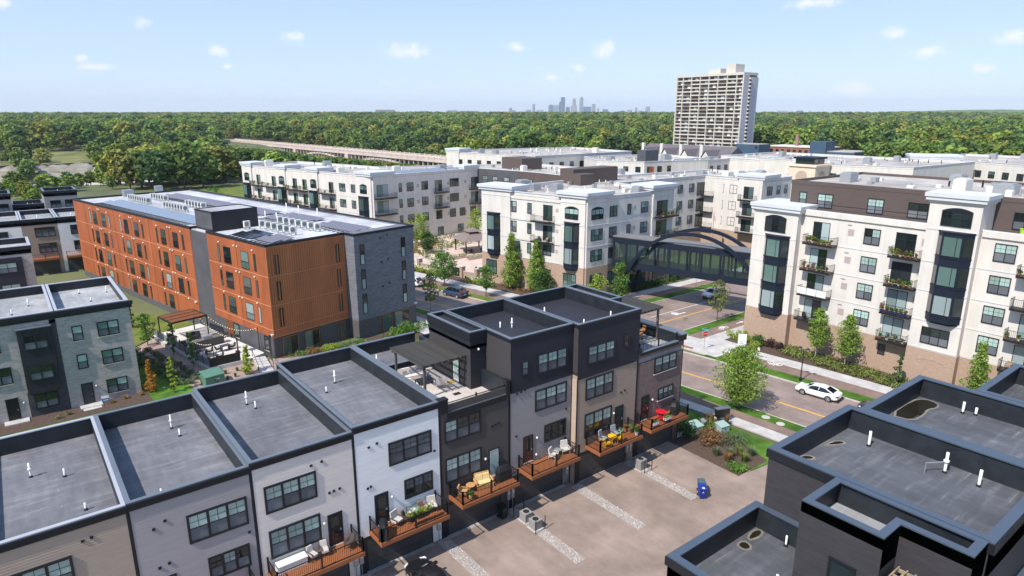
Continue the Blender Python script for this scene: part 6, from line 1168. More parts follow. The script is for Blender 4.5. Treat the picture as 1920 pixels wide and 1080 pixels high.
# beds along the orange building, the street and the end house
cover('ground_cover', [(26.3, 81.9), (31, 80.4), (36.5, 79.6), (37.2, 82.4), (31, 82.2)], 70, .8, .1, L_mid, 160); cover('ground_cover', [(38.5, 80.2), (47.8, 80.8), (47.6, 83.2), (42, 83)], 75, 1.1, .11, L_mid, 161)
shrub('bright green shrub under the dark brick corner', 31.8, 80.3, 2.2, 1.5, 700, .12, L_lime, 163); shrub('bushy green shrub before the wood framed windows', 43.6, 81.4, 2.6, 1.7, 800, .12, L_mid, 164); shrub('reddish shrub beside the shop window corner', 29.6, 80.6, 1.8, 1.3, 500, .1, L_rust, 165)
cover('ground_cover', [(78.2, 26), (81.8, 26), (82.2, 43.6), (78.9, 44.0)], 330, .75, .11, L_olive, 166); cover('ground_cover', [(78.3, 16), (81.9, 16), (81.9, 26), (78.2, 26)], 90, .7, .12, L_olive, 167)
shrub('leafy green shrub at the corner of the small pilaster', 79.6, 47.3, 2.0, 1.4, 700, .12, L_dk, 168); shrub('plum leaved shrub, left of two below the brick arch', 80.2, 45.6, 1.7, 1.3, 500, .1, L_plum, 169); shrub('plum leaved shrub, right of two below the brick arch', 80.3, 44.2, 1.5, 1.2, 450, .1, L_plum, 170)
cover('ground_cover', [(78.6, 48), (81.4, 48), (81.6, 51.5), (79.4, 52.4)], 45, 1.0, .11, L_yel, 171); shrub('small yellow green shrub behind the white signboard', 77.9, 46.6, 1.8, 1.1, 450, .1, L_yel, 172)
cover('ground_cover', [(78.0, 76.8), (97, 76.9), (97, 78.0), (78.4, 77.8)], 120, 1.1, .12, L_dk, 173); cover('ground_cover', [(90, 76.9), (104, 77), (104, 80), (90, 80)], 110, 1.5, .14, L_dk, 174)
hyd = 'pale flowering shrubs along the garden wall'
for i in range(16): yy = 103.5 + i * 1.05 if i > 4 else 95.5 + i * 1.3; shrub('pale flowering shrub in the row along the garden wall', cx(yy) + 14.2 + random.uniform(-.2, .2), yy, 1.7, 1.15, 380, .11, L_lime, 180 + i, 'flowering_shrub', hyd, F_wht, 30)
cover('ground_cover', [(69.5, 88), (72.5, 84), (75, 80), (75.4, 84), (71.6, 98)], 60, .6, .11, L_rust, 200); cover('ground_cover', [(72, 118), (82, 130), (98, 132), (104, 140), (84, 144), (72, 140)], 200, 1.3, .16, L_olive, 201)
shrub('dark evergreen bush at the corner of the end townhouse', 49.7, 35.9, 1.9, 2.0, 1000, .1, L_dk, 210); shrub('tan seeding bush in front of the utility boxes', 50.7, 33.9, 2.3, 1.5, 900, .1, L_rust, 211); shrub('grey green spreading bush beside the lawn', 52.3, 32.6, 2.5, 1.1, 700, .1, L_grey, 212)
shrub('low bright green bush at the alley tip of the bed', 48.6, 29.6, 1.7, .8, 500, .1, L_mid, 213); cover('ground_cover', [(49.6, 36.8), (53.6, 37.2), (54.4, 35.4), (51.4, 35.6)], 40, .9, .1, L_olive, 214)
for i, (x, y, m) in enumerate([(49.2, 32.2, L_grey), (50.0, 31.3, L_grey), (51.0, 30.9, L_olive), (50.3, 30.0, L_olive), (49.1, 30.9, L_rust), (51.8, 30.2, L_grey)]): blades('long bladed grass clump in the bed by the driveway end', x, y, .85, 1.2, 110, m, 220 + i, 'grass clumps by the driveway end')
for i, (x, y) in enumerate([(54.6, 36.6), (55.2, 36.3), (54.2, 36.9), (55.5, 35.4), (55.0, 35.2)]): blades('upright straw coloured grass by the mailboxes', x, y, 1.15, .6, 70, L_rust, 230 + i, 'straw grasses by the mailboxes')
for i, (x, y) in enumerate([(1.2, 79.3), (2.2, 79.6), (6.3, 80.3), (7.6, 80.5), (9.2, 80.6), (-4.5, 79.5)]): shrub('low rust coloured shrub in the mulch before the brick row', x, y, .6, .45, 120, .06, L_gold if i > 1 else L_olive, 240 + i, group='low shrubs before the brick row')
# ---------------------------------------------------------------- the wooded valley
FM = [leafmat('wood_leaf_%d' % i, c, island=.12, var=.25, vs=.25, orand=.4, hue=.014) for i, c in enumerate([(.17, .25, .042), (.12, .2, .04), (.26, .33, .05), (.08, .15, .042), (.27, .28, .05)])]
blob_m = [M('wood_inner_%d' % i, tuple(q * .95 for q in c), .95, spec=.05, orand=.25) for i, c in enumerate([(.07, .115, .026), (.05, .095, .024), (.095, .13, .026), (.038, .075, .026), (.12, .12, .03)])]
def wood_crown(i, n=420, sz=.8):
    rg = random.Random(500 + i); mb = MB(); N = 26; cl = []
    for q in range(N):
        a = q * 2.399; f = (q + .5) / N; z = 3.4 + 8.2 * f; rad = 4.6 * max(.15, 1 - abs(2 * f - .85) ** 2.3) ** .5; k = rad * (1 if q % 3 else .4) * rg.uniform(.65, 1.08); cl.append((k * math.cos(a), k * math.sin(a), z, rg.uniform(1.25, 2.0)))
    mb.mi = 0
    for x, y, z, r in cl: leaves(mb, (x, y, z), (r, r, r * .72), n // N, sz, rg, up=.6)
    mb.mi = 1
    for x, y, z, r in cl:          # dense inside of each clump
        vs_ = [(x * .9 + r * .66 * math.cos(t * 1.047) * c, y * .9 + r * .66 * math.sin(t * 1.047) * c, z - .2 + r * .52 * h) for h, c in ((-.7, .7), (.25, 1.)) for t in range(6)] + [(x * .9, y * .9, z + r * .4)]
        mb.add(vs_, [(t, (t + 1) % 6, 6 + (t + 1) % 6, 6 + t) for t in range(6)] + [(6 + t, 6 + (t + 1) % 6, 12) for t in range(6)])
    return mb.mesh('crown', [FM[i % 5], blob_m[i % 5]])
WCR = [wood_crown(i) for i in range(7)]; wtr = MB().cyl((0, 0, -1), (.1, .05, 8), .32, .1, 6).cyl((0, 0, 3), (2, 1, 7), .14, .05, 5).cyl((0, 0, 3.5), (-2, .6, 7.5), .14, .05, 5).mesh('trunk', bark)
rg = random.Random(77)
def wooded(x, y):
    d = math.hypot(x, y); th = math.degrees(math.atan2(y, x))
    if th < 9 or th > 96 or d < 205: return False
    if -45 < x < 26 - (y - 205) * .02 and 206 < y < 372: return True
    if 24 < th < 43.5 and d < 530: return False
    if 26 <= x < 98 and 306 < y < 372: return True
    if d < 240: return False
    if y < 338 and x < 300 and not (y > 300 and x > 95 and x < 215): return False
    if 232 < x < 330 and y < 250: return False
    if -140 < x < 92 and 372 < y < 600: return rg.random() < .12
    if -140 < x < 118 and 590 < y < 690: return rg.random() < .05
    if 505 < y < 572: return False
    if 372 < y < 850 and -6 < x - (240 - (y - 372) * .054) < 26: return False
    if 405 < x < 470 and 180 < y < 362: return False
    if x < 300 and 190 < y < 345 and x > 200: return True
    return True
def low(x, y): return x < 40 and y < 575
def fit(x, y, s):           # trees on the near slope stay low enough to leave the bridge in view, as they do along the cleared valley side
    Y = 260.1 / (x / max(y, 1) + .054)
    if 374 < Y < 850 and y < Y:
        z = 31 - 34.5 * math.hypot(x, y) / math.hypot(240 - (Y - 372) * .054, Y); return max(.12, min(s, (z - terr(x, y)) / 13.2))
    return s
cand = []
d = 205.
while d < 3600:
    sp = 11.5 if d < 700 else (13. if d < 1200 else (15.5 if d < 2000 else 19.)); th = 8.5
    while th < 97:
        x = d * math.cos(R(th)) + rg.uniform(-.75, .75) * sp; y = d * math.sin(R(th)) + rg.uniform(-.75, .75) * sp
        if wooded(x, y): cand.append((math.hypot(x, y), x, y, sp))
        th += math.degrees(sp / d)
    d += sp
cand.sort()
first = []
def where(x, y, i):
    px = 960 + 1278 * math.tan(AZ - math.atan2(y, x))
    r = 'by the river bluff at far left' if px < 170 else ('behind the orange building' if px < 460 else ('between long white block and river bridge' if px < 840 else ('behind the white blocks under the skyline' if px < 1240 else ('beside the tower block' if px < 1430 else 'beyond the roofs right of the tower block'))))
    return ('nearest row, ' if i < 140 else 'further back, ') + r
WK = ['broad mid green tree', 'dark green tree', 'pale yellow green tree', 'deep green tree', 'olive autumn tinted tree']
for i, (dd, x, y, sp) in enumerate(cand[:290]):
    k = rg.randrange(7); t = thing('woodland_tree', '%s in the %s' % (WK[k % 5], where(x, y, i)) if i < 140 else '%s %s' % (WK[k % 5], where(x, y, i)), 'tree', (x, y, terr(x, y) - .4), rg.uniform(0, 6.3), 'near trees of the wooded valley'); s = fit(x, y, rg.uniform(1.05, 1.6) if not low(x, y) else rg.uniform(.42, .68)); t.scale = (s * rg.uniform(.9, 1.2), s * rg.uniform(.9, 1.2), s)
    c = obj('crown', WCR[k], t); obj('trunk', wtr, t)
    if k not in [q[0] for q in first]: first.append((k, c))
first.sort()
pm = bpy.data.meshes.new('forest_points'); rest = cand[290:]; pm.from_pydata([(x, y, terr(x, y) - .5) for _, x, y, _ in rest], [], [])
for nm, tp, vals in (('idx', 'INT', [rg.randrange(7) for _ in rest]), ('rot', 'FLOAT', [rg.uniform(0, 6.3) for _ in rest]), ('scl', 'FLOAT', [fit(x, y, (sp / 9.6) ** .8 * rg.uniform(.65, 1.6) if not low(x, y) else rg.uniform(.42, .68)) for _, x, y, sp in rest])):
    at = pm.attributes.new(nm, tp, 'POINT'); at.data.foreach_set('value', vals)
fo_ = bpy.data.objects.new('forest', pm); col.objects.link(fo_); fo_['kind'] = 'stuff'
ng = bpy.data.node_groups.new('forest_scatter', 'GeometryNodeTree'); ng.interface.new_socket('Geometry', in_out='INPUT', socket_type='NodeSocketGeometry'); ng.interface.new_socket('Geometry', in_out='OUTPUT', socket_type='NodeSocketGeometry')
N = ng.nodes; Lk = ng.links; gi = N.new('NodeGroupInput'); go = N.new('NodeGroupOutput'); ip = N.new('GeometryNodeInstanceOnPoints'); g2i = N.new('GeometryNodeGeometryToInstance')
for k, c in reversed(first):
    oi = N.new('GeometryNodeObjectInfo'); oi.inputs['Object'].default_value = c; oi.inputs['As Instance'].default_value = True; oi.transform_space = 'ORIGINAL'; gg = N.new('GeometryNodeGeometryToInstance') if False else None; 
    if k == first[-1][0]: jn = N.new('GeometryNodeJoinGeometry')
    Lk.new(oi.outputs['Geometry'], jn.inputs[0])
def attr(nm, tp): a = N.new('GeometryNodeInputNamedAttribute'); a.data_type = tp; a.inputs['Name'].default_value = nm; return a.outputs['Attribute']
Lk.new(gi.outputs[0], ip.inputs['Points']); Lk.new(jn.outputs[0], ip.inputs['Instance']); ip.inputs['Pick Instance'].default_value = True; Lk.new(attr('idx', 'INT'), ip.inputs['Instance Index'])
cx3 = N.new('ShaderNodeCombineXYZ'); Lk.new(attr('rot', 'FLOAT'), cx3.inputs[2]); Lk.new(cx3.outputs[0], ip.inputs['Rotation']); Lk.new(attr('scl', 'FLOAT'), ip.inputs['Scale']); Lk.new(ip.outputs[0], go.inputs[0])
md = fo_.modifiers.new('scatter', 'NODES'); md.node_group = ng
# unbroken canopy beyond the single crowns
mb = MB(); rows = []; dd = 3400.
while dd < 15500: rows.append(dd); dd *= 1.022
nth = 260
for dd in rows:
    for i in range(nth): th = R(6 + 93 * i / (nth - 1)); x, y = dd * math.cos(th), dd * math.sin(th); mb.v.append((x, y, terr(x, y) + 9 + rg.uniform(0, 7)))
mb.f = [(j * nth + i, j * nth + i + 1, (j + 1) * nth + i + 1, (j + 1) * nth + i) for j in range(len(rows) - 1) for i in range(nth - 1)]; mb.m = [0] * len(mb.f)
o = obj('far_woods', mb.mesh('far_woods', M('far_canopy', (.08, .13, .035), .95, var=.5, vs=.012, spec=.05, c2=(.14, .18, .045)))); o['kind'] = 'stuff'
# ---------------------------------------------------------------- cars
tyre_m = M('tyre', (.015, .015, .016), .85); rim_m = M('alloy_rim', (.5, .5, .52), .35, metal=.7); car_gl = M('car_glass', (.01, .012, .014), .04, spec=.7, coat=.5); lamp_r = M('tail_lamp', (.35, .01, .01), .25); lamp_w = M('head_lamp', (.7, .72, .75), .15); plate_m = M('number_plate', (.55, .57, .6), .6)
WHM = MB().cyl((0, -.11, 0), (0, .11, 0), .335, .335, 20).mesh('wheel', tyre_m)
_r = MB()
for sgn in (-1, 1):
    _r.cyl((0, sgn * .112, 0), (0, sgn * .116, 0), .09, .09, 10)
    for i in range(5): a = i * 1.2566; _r.cyl((.05 * math.cos(a), sgn * .116, .05 * math.sin(a)), (.235 * math.cos(a), sgn * .113, .235 * math.sin(a)), .035, .05, 5)
    pts = [(.235 * math.cos(i * .3142), sgn * .112, .235 * math.sin(i * .3142)) for i in range(21)]; _r.tube(pts, .022, 4)
RIM = _r.mesh('rim', rim_m)
def car(name, label, cat_, x, y, deg, kind, paint):
    K = dict(sedan=dict(L=4.9, zb=.95, zt=1.45, st=[(2.45, .6, .36, .62), (2.3, .8, .24, .72), (1.9, .9, .2, .8), (1.15, .93, .18, .93), (0, .94, .18, .95), (-1, .93, .18, .99), (-1.85, .91, .2, 1.03), (-2.3, .84, .27, 1.0), (-2.45, .72, .42, .85)], gh=[(1.2, .95), (.45, 1.37), (-.3, 1.45), (-1.0, 1.38), (-1.95, 1.06)], wb=1.42),
             suv=dict(L=4.7, zb=1.08, zt=1.7, st=[(2.35, .66, .4, .75), (2.22, .84, .27, .9), (1.8, .92, .24, 1.02), (1.1, .95, .22, 1.08), (0, .95, .22, 1.1), (-1.2, .95, .22, 1.12), (-2.0, .93, .25, 1.14), (-2.28, .88, .32, 1.1), (-2.36, .8, .48, .95)], gh=[(1.15, 1.08), (.5, 1.58), (-.3, 1.7), (-1.4, 1.66), (-2.22, 1.14)], wb=1.36),
             van=dict(L=5.15, zb=1.05, zt=1.75, st=[(2.57, .66, .4, .72), (2.4, .85, .26, .88), (2.0, .95, .22, .98), (1.4, .99, .2, 1.06), (0, 1.0, .2, 1.08), (-1.4, 1.0, .2, 1.1), (-2.3, .98, .22, 1.12), (-2.5, .94, .3, 1.1), (-2.57, .86, .46, .95)], gh=[(1.75, 1.05), (.85, 1.62), (0, 1.75), (-1.7, 1.71), (-2.48, 1.12)], wb=1.5))[kind]
    t = thing(name, label, cat_, (x, y, RZ + .0), R(deg))
    mb = MB(); S = K['st']; nr = 12
    for px, hw, zl, zh in S:
        h = [(0, zl), (hw * .84, zl), (hw, zl + .16), (hw, zl + .5 * (zh - zl)), (hw * .965, zh - .1), (hw * .86, zh), (0, zh + .03)]; mb.v += [(px, a, b) for a, b in h] + [(px, -a, b) for a, b in h[-2:0:-1]]
    n = len(S)
    for i in range(n - 1): mb.f += [(i * nr + j, i * nr + (j + 1) % nr, (i + 1) * nr + (j + 1) % nr, (i + 1) * nr + j) for j in range(nr)]
    mb.f += [tuple(range(nr - 1, -1, -1)), tuple(range((n - 1) * nr, n * nr))]; mb.m = [0] * len(mb.f)
    b = obj('body', mb.mesh('body', paint, True), t); b.modifiers.new('bev', 'SUBSURF').levels = 1; b.modifiers['bev'].render_levels = 2
    hb = S[4][1] * .88; ht = hb * .72; G = K['gh']; zb = K['zb']; g = MB(); rf = MB()
    for px, z in G:
        e = px in (G[0][0], G[-1][0]); w = hb * .9 if e else ht; g.v += [(px, hb if not e else hb * .93, zb - .03), (px, w, z - .05 if not e else zb), (px, w * .86, z if not e else zb + .02), (px, -w * .86, z if not e else zb + .02), (px, -w, z - .05 if not e else zb), (px, -hb if not e else -hb * .93, zb - .03)]
    for i in range(len(G) - 1): g.f += [(i * 6 + j, i * 6 + j + 1, (i + 1) * 6 + j + 1, (i + 1) * 6 + j) for j in range(5)]
    g.m = [0] * len(g.f); obj('windows', g.mesh('windows', car_gl), t)
    for i in (1, 2):
        a, c = G[i], G[i + 1]; rf.v += [(a[0] + .04, ht * .93, a[1] + .012), (a[0] + .04, -ht * .93, a[1] + .012)] if i == 1 else []
    R3 = [(G[1][0] + .06, G[1][1] - .01), (G[2][0], G[2][1] + .015), (G[3][0] - .06, G[3][1] - .005)]; rf = MB()
    for px, z in R3: rf.v += [(px, ht * 1.02, z - .05), (px, ht * .86, z + .012), (px, 0, z + .03), (px, -ht * .86, z + .012), (px, -ht * 1.02, z - .05)]
    for i in range(2): rf.f += [(i * 5 + j, i * 5 + j + 1, (i + 1) * 5 + j + 1, (i + 1) * 5 + j) for j in range(4)]
    rf.m = [0] * len(rf.f); obj('roof', rf.mesh('roof', paint, True), t)
    for sgn in (-1, 1):
        P = lambda px, f, z: (px, sgn * (hb * .92 * (1 - f) + ht * 1.01 * f), z); zz = lambda px: next(a[1] + (b[1] - a[1]) * (a[0] - px) / (a[0] - b[0]) for a, b in zip(G, G[1:]) if a[0] >= px >= b[0])
        pl = MB(); pl.cyl(P(G[0][0], 0, zb), P(G[1][0], 1, G[1][1] - .03), .045, .04, 6); pl.cyl(P(-.25, -.02, zb), P(-.3, 1, zz(-.3) - .05), .045, .04, 6); pl.cyl(P(G[-1][0] + .05, 0, zb + .05), P(G[3][0], 1, G[3][1] - .04), .08, .05, 6)
        if kind != 'sedan': pl.cyl(P(-1.25, -.02, zb), P(-1.25, 1, zz(-1.25) - .05), .05, .045, 6)
        obj('pillar', pl.mesh('pillar', paint), t); obj('mirror', MB().box(.75, .95, sgn * hb - .02 * sgn, sgn * (hb + .2), zb, zb + .15).mesh('mirror', paint), t)
        hw = S[1][1]; obj('headlight', MB().hexa([(2.2 * K['L'] / 4.9, sgn * hw * .62, .62), (2.36 * K['L'] / 4.9, sgn * hw * .62, .62), (2.2 * K['L'] / 4.9, sgn * hw * 1.03, .64), (2.0 * K['L'] / 4.9, sgn * hw * 1.06, .64), (2.2 * K['L'] / 4.9, sgn * hw * .62, .75), (2.34 * K['L'] / 4.9, sgn * hw * .62, .74), (2.18 * K['L'] / 4.9, sgn * hw * 1.02, .78), (1.98 * K['L'] / 4.9, sgn * hw * 1.05, .78)]).mesh('hl', lamp_w), t)
        r = -K['L'] / 2; h0 = zb - (.2 if kind == 'sedan' else .12); obj('tail_light', MB().box(r + .03, r + .3, sgn * .5, sgn * (S[-2][1] + .025), h0, h0 + (.12 if kind == 'sedan' else .32)).mesh('tl', lamp_r), t)
        for px in (K['wb'], -K['wb']):
            obj('wheel_well_shade', MB().cyl((px, sgn * (S[4][1] - .1), .34), (px, sgn * (S[4][1] + .004), .34), .385, .385, 20).mesh('wa', tyre_m), t); w = obj('wheel', WHM, t, (px, sgn * (S[4][1] - .095), .335)); obj('rim', RIM, w)  # black disc stands for the shaded hollow of the wheel well
    obj('number_plate', MB().box(-K['L'] / 2 - .02, -K['L'] / 2 + .1, -.16, .16, .62, .74).mesh('np', plate_m), t)
    obj('bumper', MB().box(-K['L'] / 2 + .0, -K['L'] / 2 + .2, -.75, .75, .3, .45).mesh('bp', tyre_m), t); obj('front_grille', MB().box(K['L'] / 2 - .18, K['L'] / 2 - .0, -.5, .5, .4, .58).mesh('fg', tyre_m), t)
    return t
def paint(n, c, metal=0.): return M(n, c, .28, metal=metal, coat=.8, spec=.5)
car('sedan', 'white sedan parked at the kerb before the right hand white block', 'car', 70.0, 33.45, 96, 'sedan', paint('white_paint_car', (.78, .78, .79)))
car('dark_car', 'black car half hidden behind the dark roof, parked behind the white sedan', 'car', 70.35, 26.6, 94, 'suv', paint('black_car', (.02, .02, .025)))
car('minivan', 'blue minivan parked on the street before the garden court', 'car', 60.55, 94.5, 101, 'van', paint('blue_car', (.045, .085, .15), .3)); car('white_suv', 'white car showing its tail beside the charcoal brick end', 'car', 58.5, 105.6, 101, 'suv', paint('white2_car', (.76, .76, .76)))
car('silver_suv', 'silver car driving out from under the footbridge', 'car', 95.7, 66.0, 178, 'suv', paint('silver_car', (.74, .76, .78), .1)); car('black_car', 'black car on the driveway at the bottom edge', 'car', 18.95, 33.4, 90, 'sedan', paint('black2_car', (.012, .012, .014)))
# ---------------------------------------------------------------- street furniture
def pole(mb, x, y, z0, z1, r=.035, n=8): return mb.cyl((x, y, z0), (x, y, z1), r, r, n)
st = thing('stop_sign', 'red stop sign with turquoise street name blades on the corner', 'sign', (72.2, 50.6, 0)); obj('pole', pole(MB(), 0, 0, 0, 3.0).mesh('pole', galv), st)
octo = [(.38 * math.cos(R(22.5 + 45 * i)), .38 * math.sin(R(22.5 + 45 * i))) for i in range(8)]
def flatsign(parent, pts, y, th, mat, z, nm, rz=0.):
    n = len(pts); me = MB().add([(a, y, z + b) for a, b in pts] + [(a, y + th, z + b) for a, b in pts], [tuple(range(n)), tuple(range(2 * n - 1, n - 1, -1))] + [((i + 1) % n, i, n + i, n + (i + 1) % n) for i in range(n)]); return obj(nm, me.mesh(nm, mat), parent, (0, 0, 0), rz)
flatsign(st, octo, -.05, .01, M('stop_red', (.5, .02, .03), .5), 2.25, 'face', R(-25)); flatsign(st, [(a * 1.06, b * 1.06) for a, b in octo], -.038, .012, frame_w, 2.25, 'border', R(-25))
def text(parent, body, size, loc, rz, mat, name='lettering'):
    cu = bpy.data.curves.new(name, 'FONT'); cu.body = body; cu.size = size; cu.align_x = 'CENTER'; cu.align_y = 'CENTER'; cu.extrude = .002; ob = bpy.data.objects.new(name, cu); me = ob.to_mesh().copy(); bpy.data.objects.remove(ob); me.materials.clear(); me.materials.append(mat)
    o = obj(name, me, parent, loc); o.rotation_euler = (R(90), 0, rz); return o
text(st, 'STOP', .27, (-.024, -.052, 2.25), R(-25), frame_w); teal = M('street_sign_teal', (.05, .42, .4), .5)
obj('name_blade', MB().box(-.5, .5, -.012, .012, 2.75, 2.93).mesh('nb', teal), st, rz=R(95)); obj('name_blade', MB().box(-.45, .45, -.012, .012, 2.96, 3.13).mesh('nb', teal), st, rz=R(5))
def lamp(label, x, y, rz):
    l = thing('street_lamp', label, 'street lamp', (x, y, 0), rz); obj('post', MB().lathe((0, 0, 0), [(.17, 0), (.15, .4), (.07, .5), (.055, 3.5), (.05, 3.75)], 10).mesh('post', black_mt), l); obj('arm', MB().tube([(-.45, 0, 3.72), (0, 0, 3.6), (.45, 0, 3.72)], .03).mesh('arm', black_mt), l)
    for s in (-.45, .45): h = obj('lamp_head', MB().lathe((s, 0, 3.72), [(.05, 0), (.1, .1), (.13, .3)], 10).lathe((s, 0, 3.72), [(.24, .32), (.2, .38), (.06, .5), (0, .52)], 10).mesh('lh', black_mt), l); obj('lantern_glass', MB().lathe((s, 0, 3.72), [(.1, .1), (.14, .3), (0, .31)], 10).mesh('lg', M('lamp_glass', (.6, .6, .58), .2)), h)
lamp('twin headed black street lamp behind the white sedan', 72.4, 36.9, R(95))
def post_sign(label, x, y, h, w, hh, m, rz, diamond=False, name='sign_post'):
    t = thing(name, label, 'sign', (x, y, 0), rz); obj('pole', pole(MB(), 0, 0, 0, h, .03).mesh('pole', galv), t); flatsign(t, [(0, -w * .7), (w * .7, 0), (0, w * .7), (-w * .7, 0)] if diamond else [(-w / 2, -hh / 2), (w / 2, -hh / 2), (w / 2, hh / 2), (-w / 2, hh / 2)], -.05, .012, m, h - hh * .45, 'face'); return t
yel_s = M('warning_yellow', (.62, .36, .02), .5)
t = post_sign('yellow diamond warning sign on the verge under the footbridge', 98.2, 71.6, 3.1, .62, .62, yel_s, R(-40), True); obj('symbol', MB().tube([(-.12, -.06, 2.72), (.05, -.06, 2.75), (.1, -.06, 2.9), (-.02, -.06, 3.0)], .025, 4).mesh('sy', black_mt), t)
for dx, lb in ((.9, 'thin grey sign post right of the yellow diamond sign'), (1.9, 'second thin grey sign post right of the yellow diamond sign')): t = thing('thin_post', lb, 'post', (98.4 + dx * 2, 71.8, 0)); obj('pole', pole(MB(), 0, 0, 0, 2.3, .03).mesh('p', galv), t); obj('cap', MB().box(-.05, .05, -.05, .05, 2.3, 2.34).mesh('c', galv), t)
post_sign('small white parking sign on the verge by the brown path', 72.9, 43.0, 2.3, .3, .45, frame_w, R(-50)); post_sign('dark parking sign post behind the blue van', 63.4, 95.2, 2.9, .3, .45, black_mt, R(-60))
t = thing('signboard', 'white signboard standing at the corner planting', 'sign', (76.9, 47.9, 0), R(-52)); obj('board', MB().box(-.55, .55, -.04, .04, .25, 1.95).mesh('b', frame_w), t); obj('leg', MB().box(-.5, -.44, -.03, .03, 0, .25).mesh('l', galv), t); obj('leg', MB().box(.44, .5, -.03, .03, 0, .25).mesh('l', galv), t); obj('logo', MB().tube([(-.35, -.045, .75), (-.12, -.045, .9), (.1, -.045, .82), (.35, -.045, .95)], .03, 4).box(-.35, .2, -.046, -.041, .55, .63).mesh('lo', M('sign_print', (.1, .35, .4), .6)), t)
t = thing('yard_sign', 'small blue and white yard sign by the brick house step', 'sign', (5.65, 80.3, 0), R(-10)); obj('board', MB().box(-.35, .35, -.02, .02, .3, .68).mesh('b', M('sign_blue', (.05, .13, .35), .5)), t); obj('top_panel', MB().box(-.35, .35, -.022, .022, .68, .95).mesh('tp', frame_w), t); obj('print_line', MB().box(-.2, .3, -.026, -.02, .44, .5).mesh('pl', frame_w), t); obj('stake', MB().box(-.3, -.27, -.01, .01, 0, .3).box(.27, .3, -.01, .01, 0, .3).mesh('s', galv), t)
t = thing('mailboxes', 'black cluster mailbox on posts beside the pavement', 'mailbox', (55.7, 36.2, 0), R(-20)); obj('cabinet', MB().box(-.75, .75, -.25, .25, .55, 1.45).mesh('c', black_mt), t); obj('roof', MB().box(-.82, .82, -.3, .3, 1.45, 1.53).mesh('r', coping_m), t)
for s in (-.45, .45): obj('post', MB().box(s - .06, s + .06, -.06, .06, 0, .55).mesh('p', black_mt), t)
tg = M('transformer_green', (.09, .2, .14), .5, var=.08, vs=2); tp_ = M('pale_utility_green', (.3, .4, .37), .5)
def ubox(label, x, y, w, l, h, m, rz, name='utility_box'):
    t = thing(name, label, 'utility box', (x, y, 0), rz); obj('cabinet', MB().box(-w / 2, w / 2, -l / 2, l / 2, 0, h * .72).mesh('c', m), t); obj('lid', MB().hexa([(-w / 2 - .04, -l / 2 - .04, h * .72), (w / 2 + .04, -l / 2 - .04, h * .72), (w / 2 + .04, l / 2 + .04, h * .9), (-w / 2 - .04, l / 2 + .04, h * .9), (-w / 2 - .04, -l / 2 - .04, h * .78), (w / 2 + .04, -l / 2 - .04, h * .78), (w / 2 + .04, l / 2 + .04, h), (-w / 2 - .04, l / 2 + .04, h)]).mesh('l', m), t); obj('latch', MB().box(-.05, .05, -l / 2 - .03, -l / 2, h * .35, h * .5).mesh('la', black_mt), t); return t
t = ubox('green transformer box on the pink gravel behind the roofs', 16.5, 79.1, 2.2, 1.7, 1.6, tg, R(8)); obj('warning_label', MB().box(.25, .5, -.856, -.851, .7, .85).mesh('wl', frame_w), t); obj('warning_label', MB().box(-.05, .15, -.856, -.851, .72, .84).mesh('wl', frame_w), t)
ubox('pale green utility box nearer the end townhouse', 51.5, 36.5, 1.5, 1.1, .95, tp_, R(-8)); ubox('pale green utility box nearer the lawn', 53.9, 34.9, 1.1, .9, .85, tp_, R(-10)); ubox('grey cable pedestal between the pale utility boxes', 52.7, 36.3, .35, .35, 1.1, galv, 0, 'cable_pedestal')
def bin_(label, x, y, rz, m, lid):
    t = thing('wheeled_bin', label, 'bin', (x, y, 0), rz); obj('body', MB().hexa([(-.24, -.28, .08), (.24, -.28, .08), (.24, .26, .08), (-.24, .26, .08), (-.3, -.38, .98), (.3, -.38, .98), (.3, .36, .98), (-.3, .36, .98)]).mesh('b', m), t); obj('lid', MB().hexa([(-.32, -.42, .98), (.32, -.42, .98), (.32, .4, .98), (-.32, .4, .98), (-.3, -.38, 1.03), (.3, -.38, 1.03), (.28, .36, 1.1), (-.28, .36, 1.1)]).mesh('l', lid), t); obj('handle', MB().tube([(-.25, .42, 1.0), (-.25, .48, 1.02), (.25, .48, 1.02), (.25, .42, 1.0)], .02).mesh('h', lid), t)
    for s in (-.27, .27): obj('wheel', MB().cyl((s - .04, .3, .1), (s + .04, .3, .1), .1, .1, 12).mesh('w', tyre_m), t)
    return t
blue_b = M('recycling_blue', (.01, .03, .28), .45); t = bin_('blue recycling bin standing on the alley', 42.35, 28.75, R(-40), blue_b, blue_b); obj('label', MB().box(-.1, .1, -.425, -.2, 1.035, 1.052).mesh('lb', frame_w), t); obj('arrow_logo', MB().add([(-.08, -.35, .6), (.08, -.35, .6), (0, -.365, .74)], [(0, 1, 2)]).mesh('al', frame_w), t)
bin_('dark green bin standing behind the blue one', 42.95, 29.25, R(-40), M('bin_dark', (.03, .05, .055), .5), M('bin_lid', (.07, .1, .11), .5)); t = bin_('black bin by the garage below the wicker seats', 27.5, 36.65, R(0), M('bin_black', (.008, .012, .01), .5), M('bin_black_lid', (.012, .02, .015), .5)); obj('label', MB().box(-.12, .12, -.345, -.335, .66, .8).mesh('lb', M('bin_label_green', (.1, .35, .1), .6)), t)
ac_c = M('condenser_grey', (.27, .26, .25), .6, var=.1, vs=4)
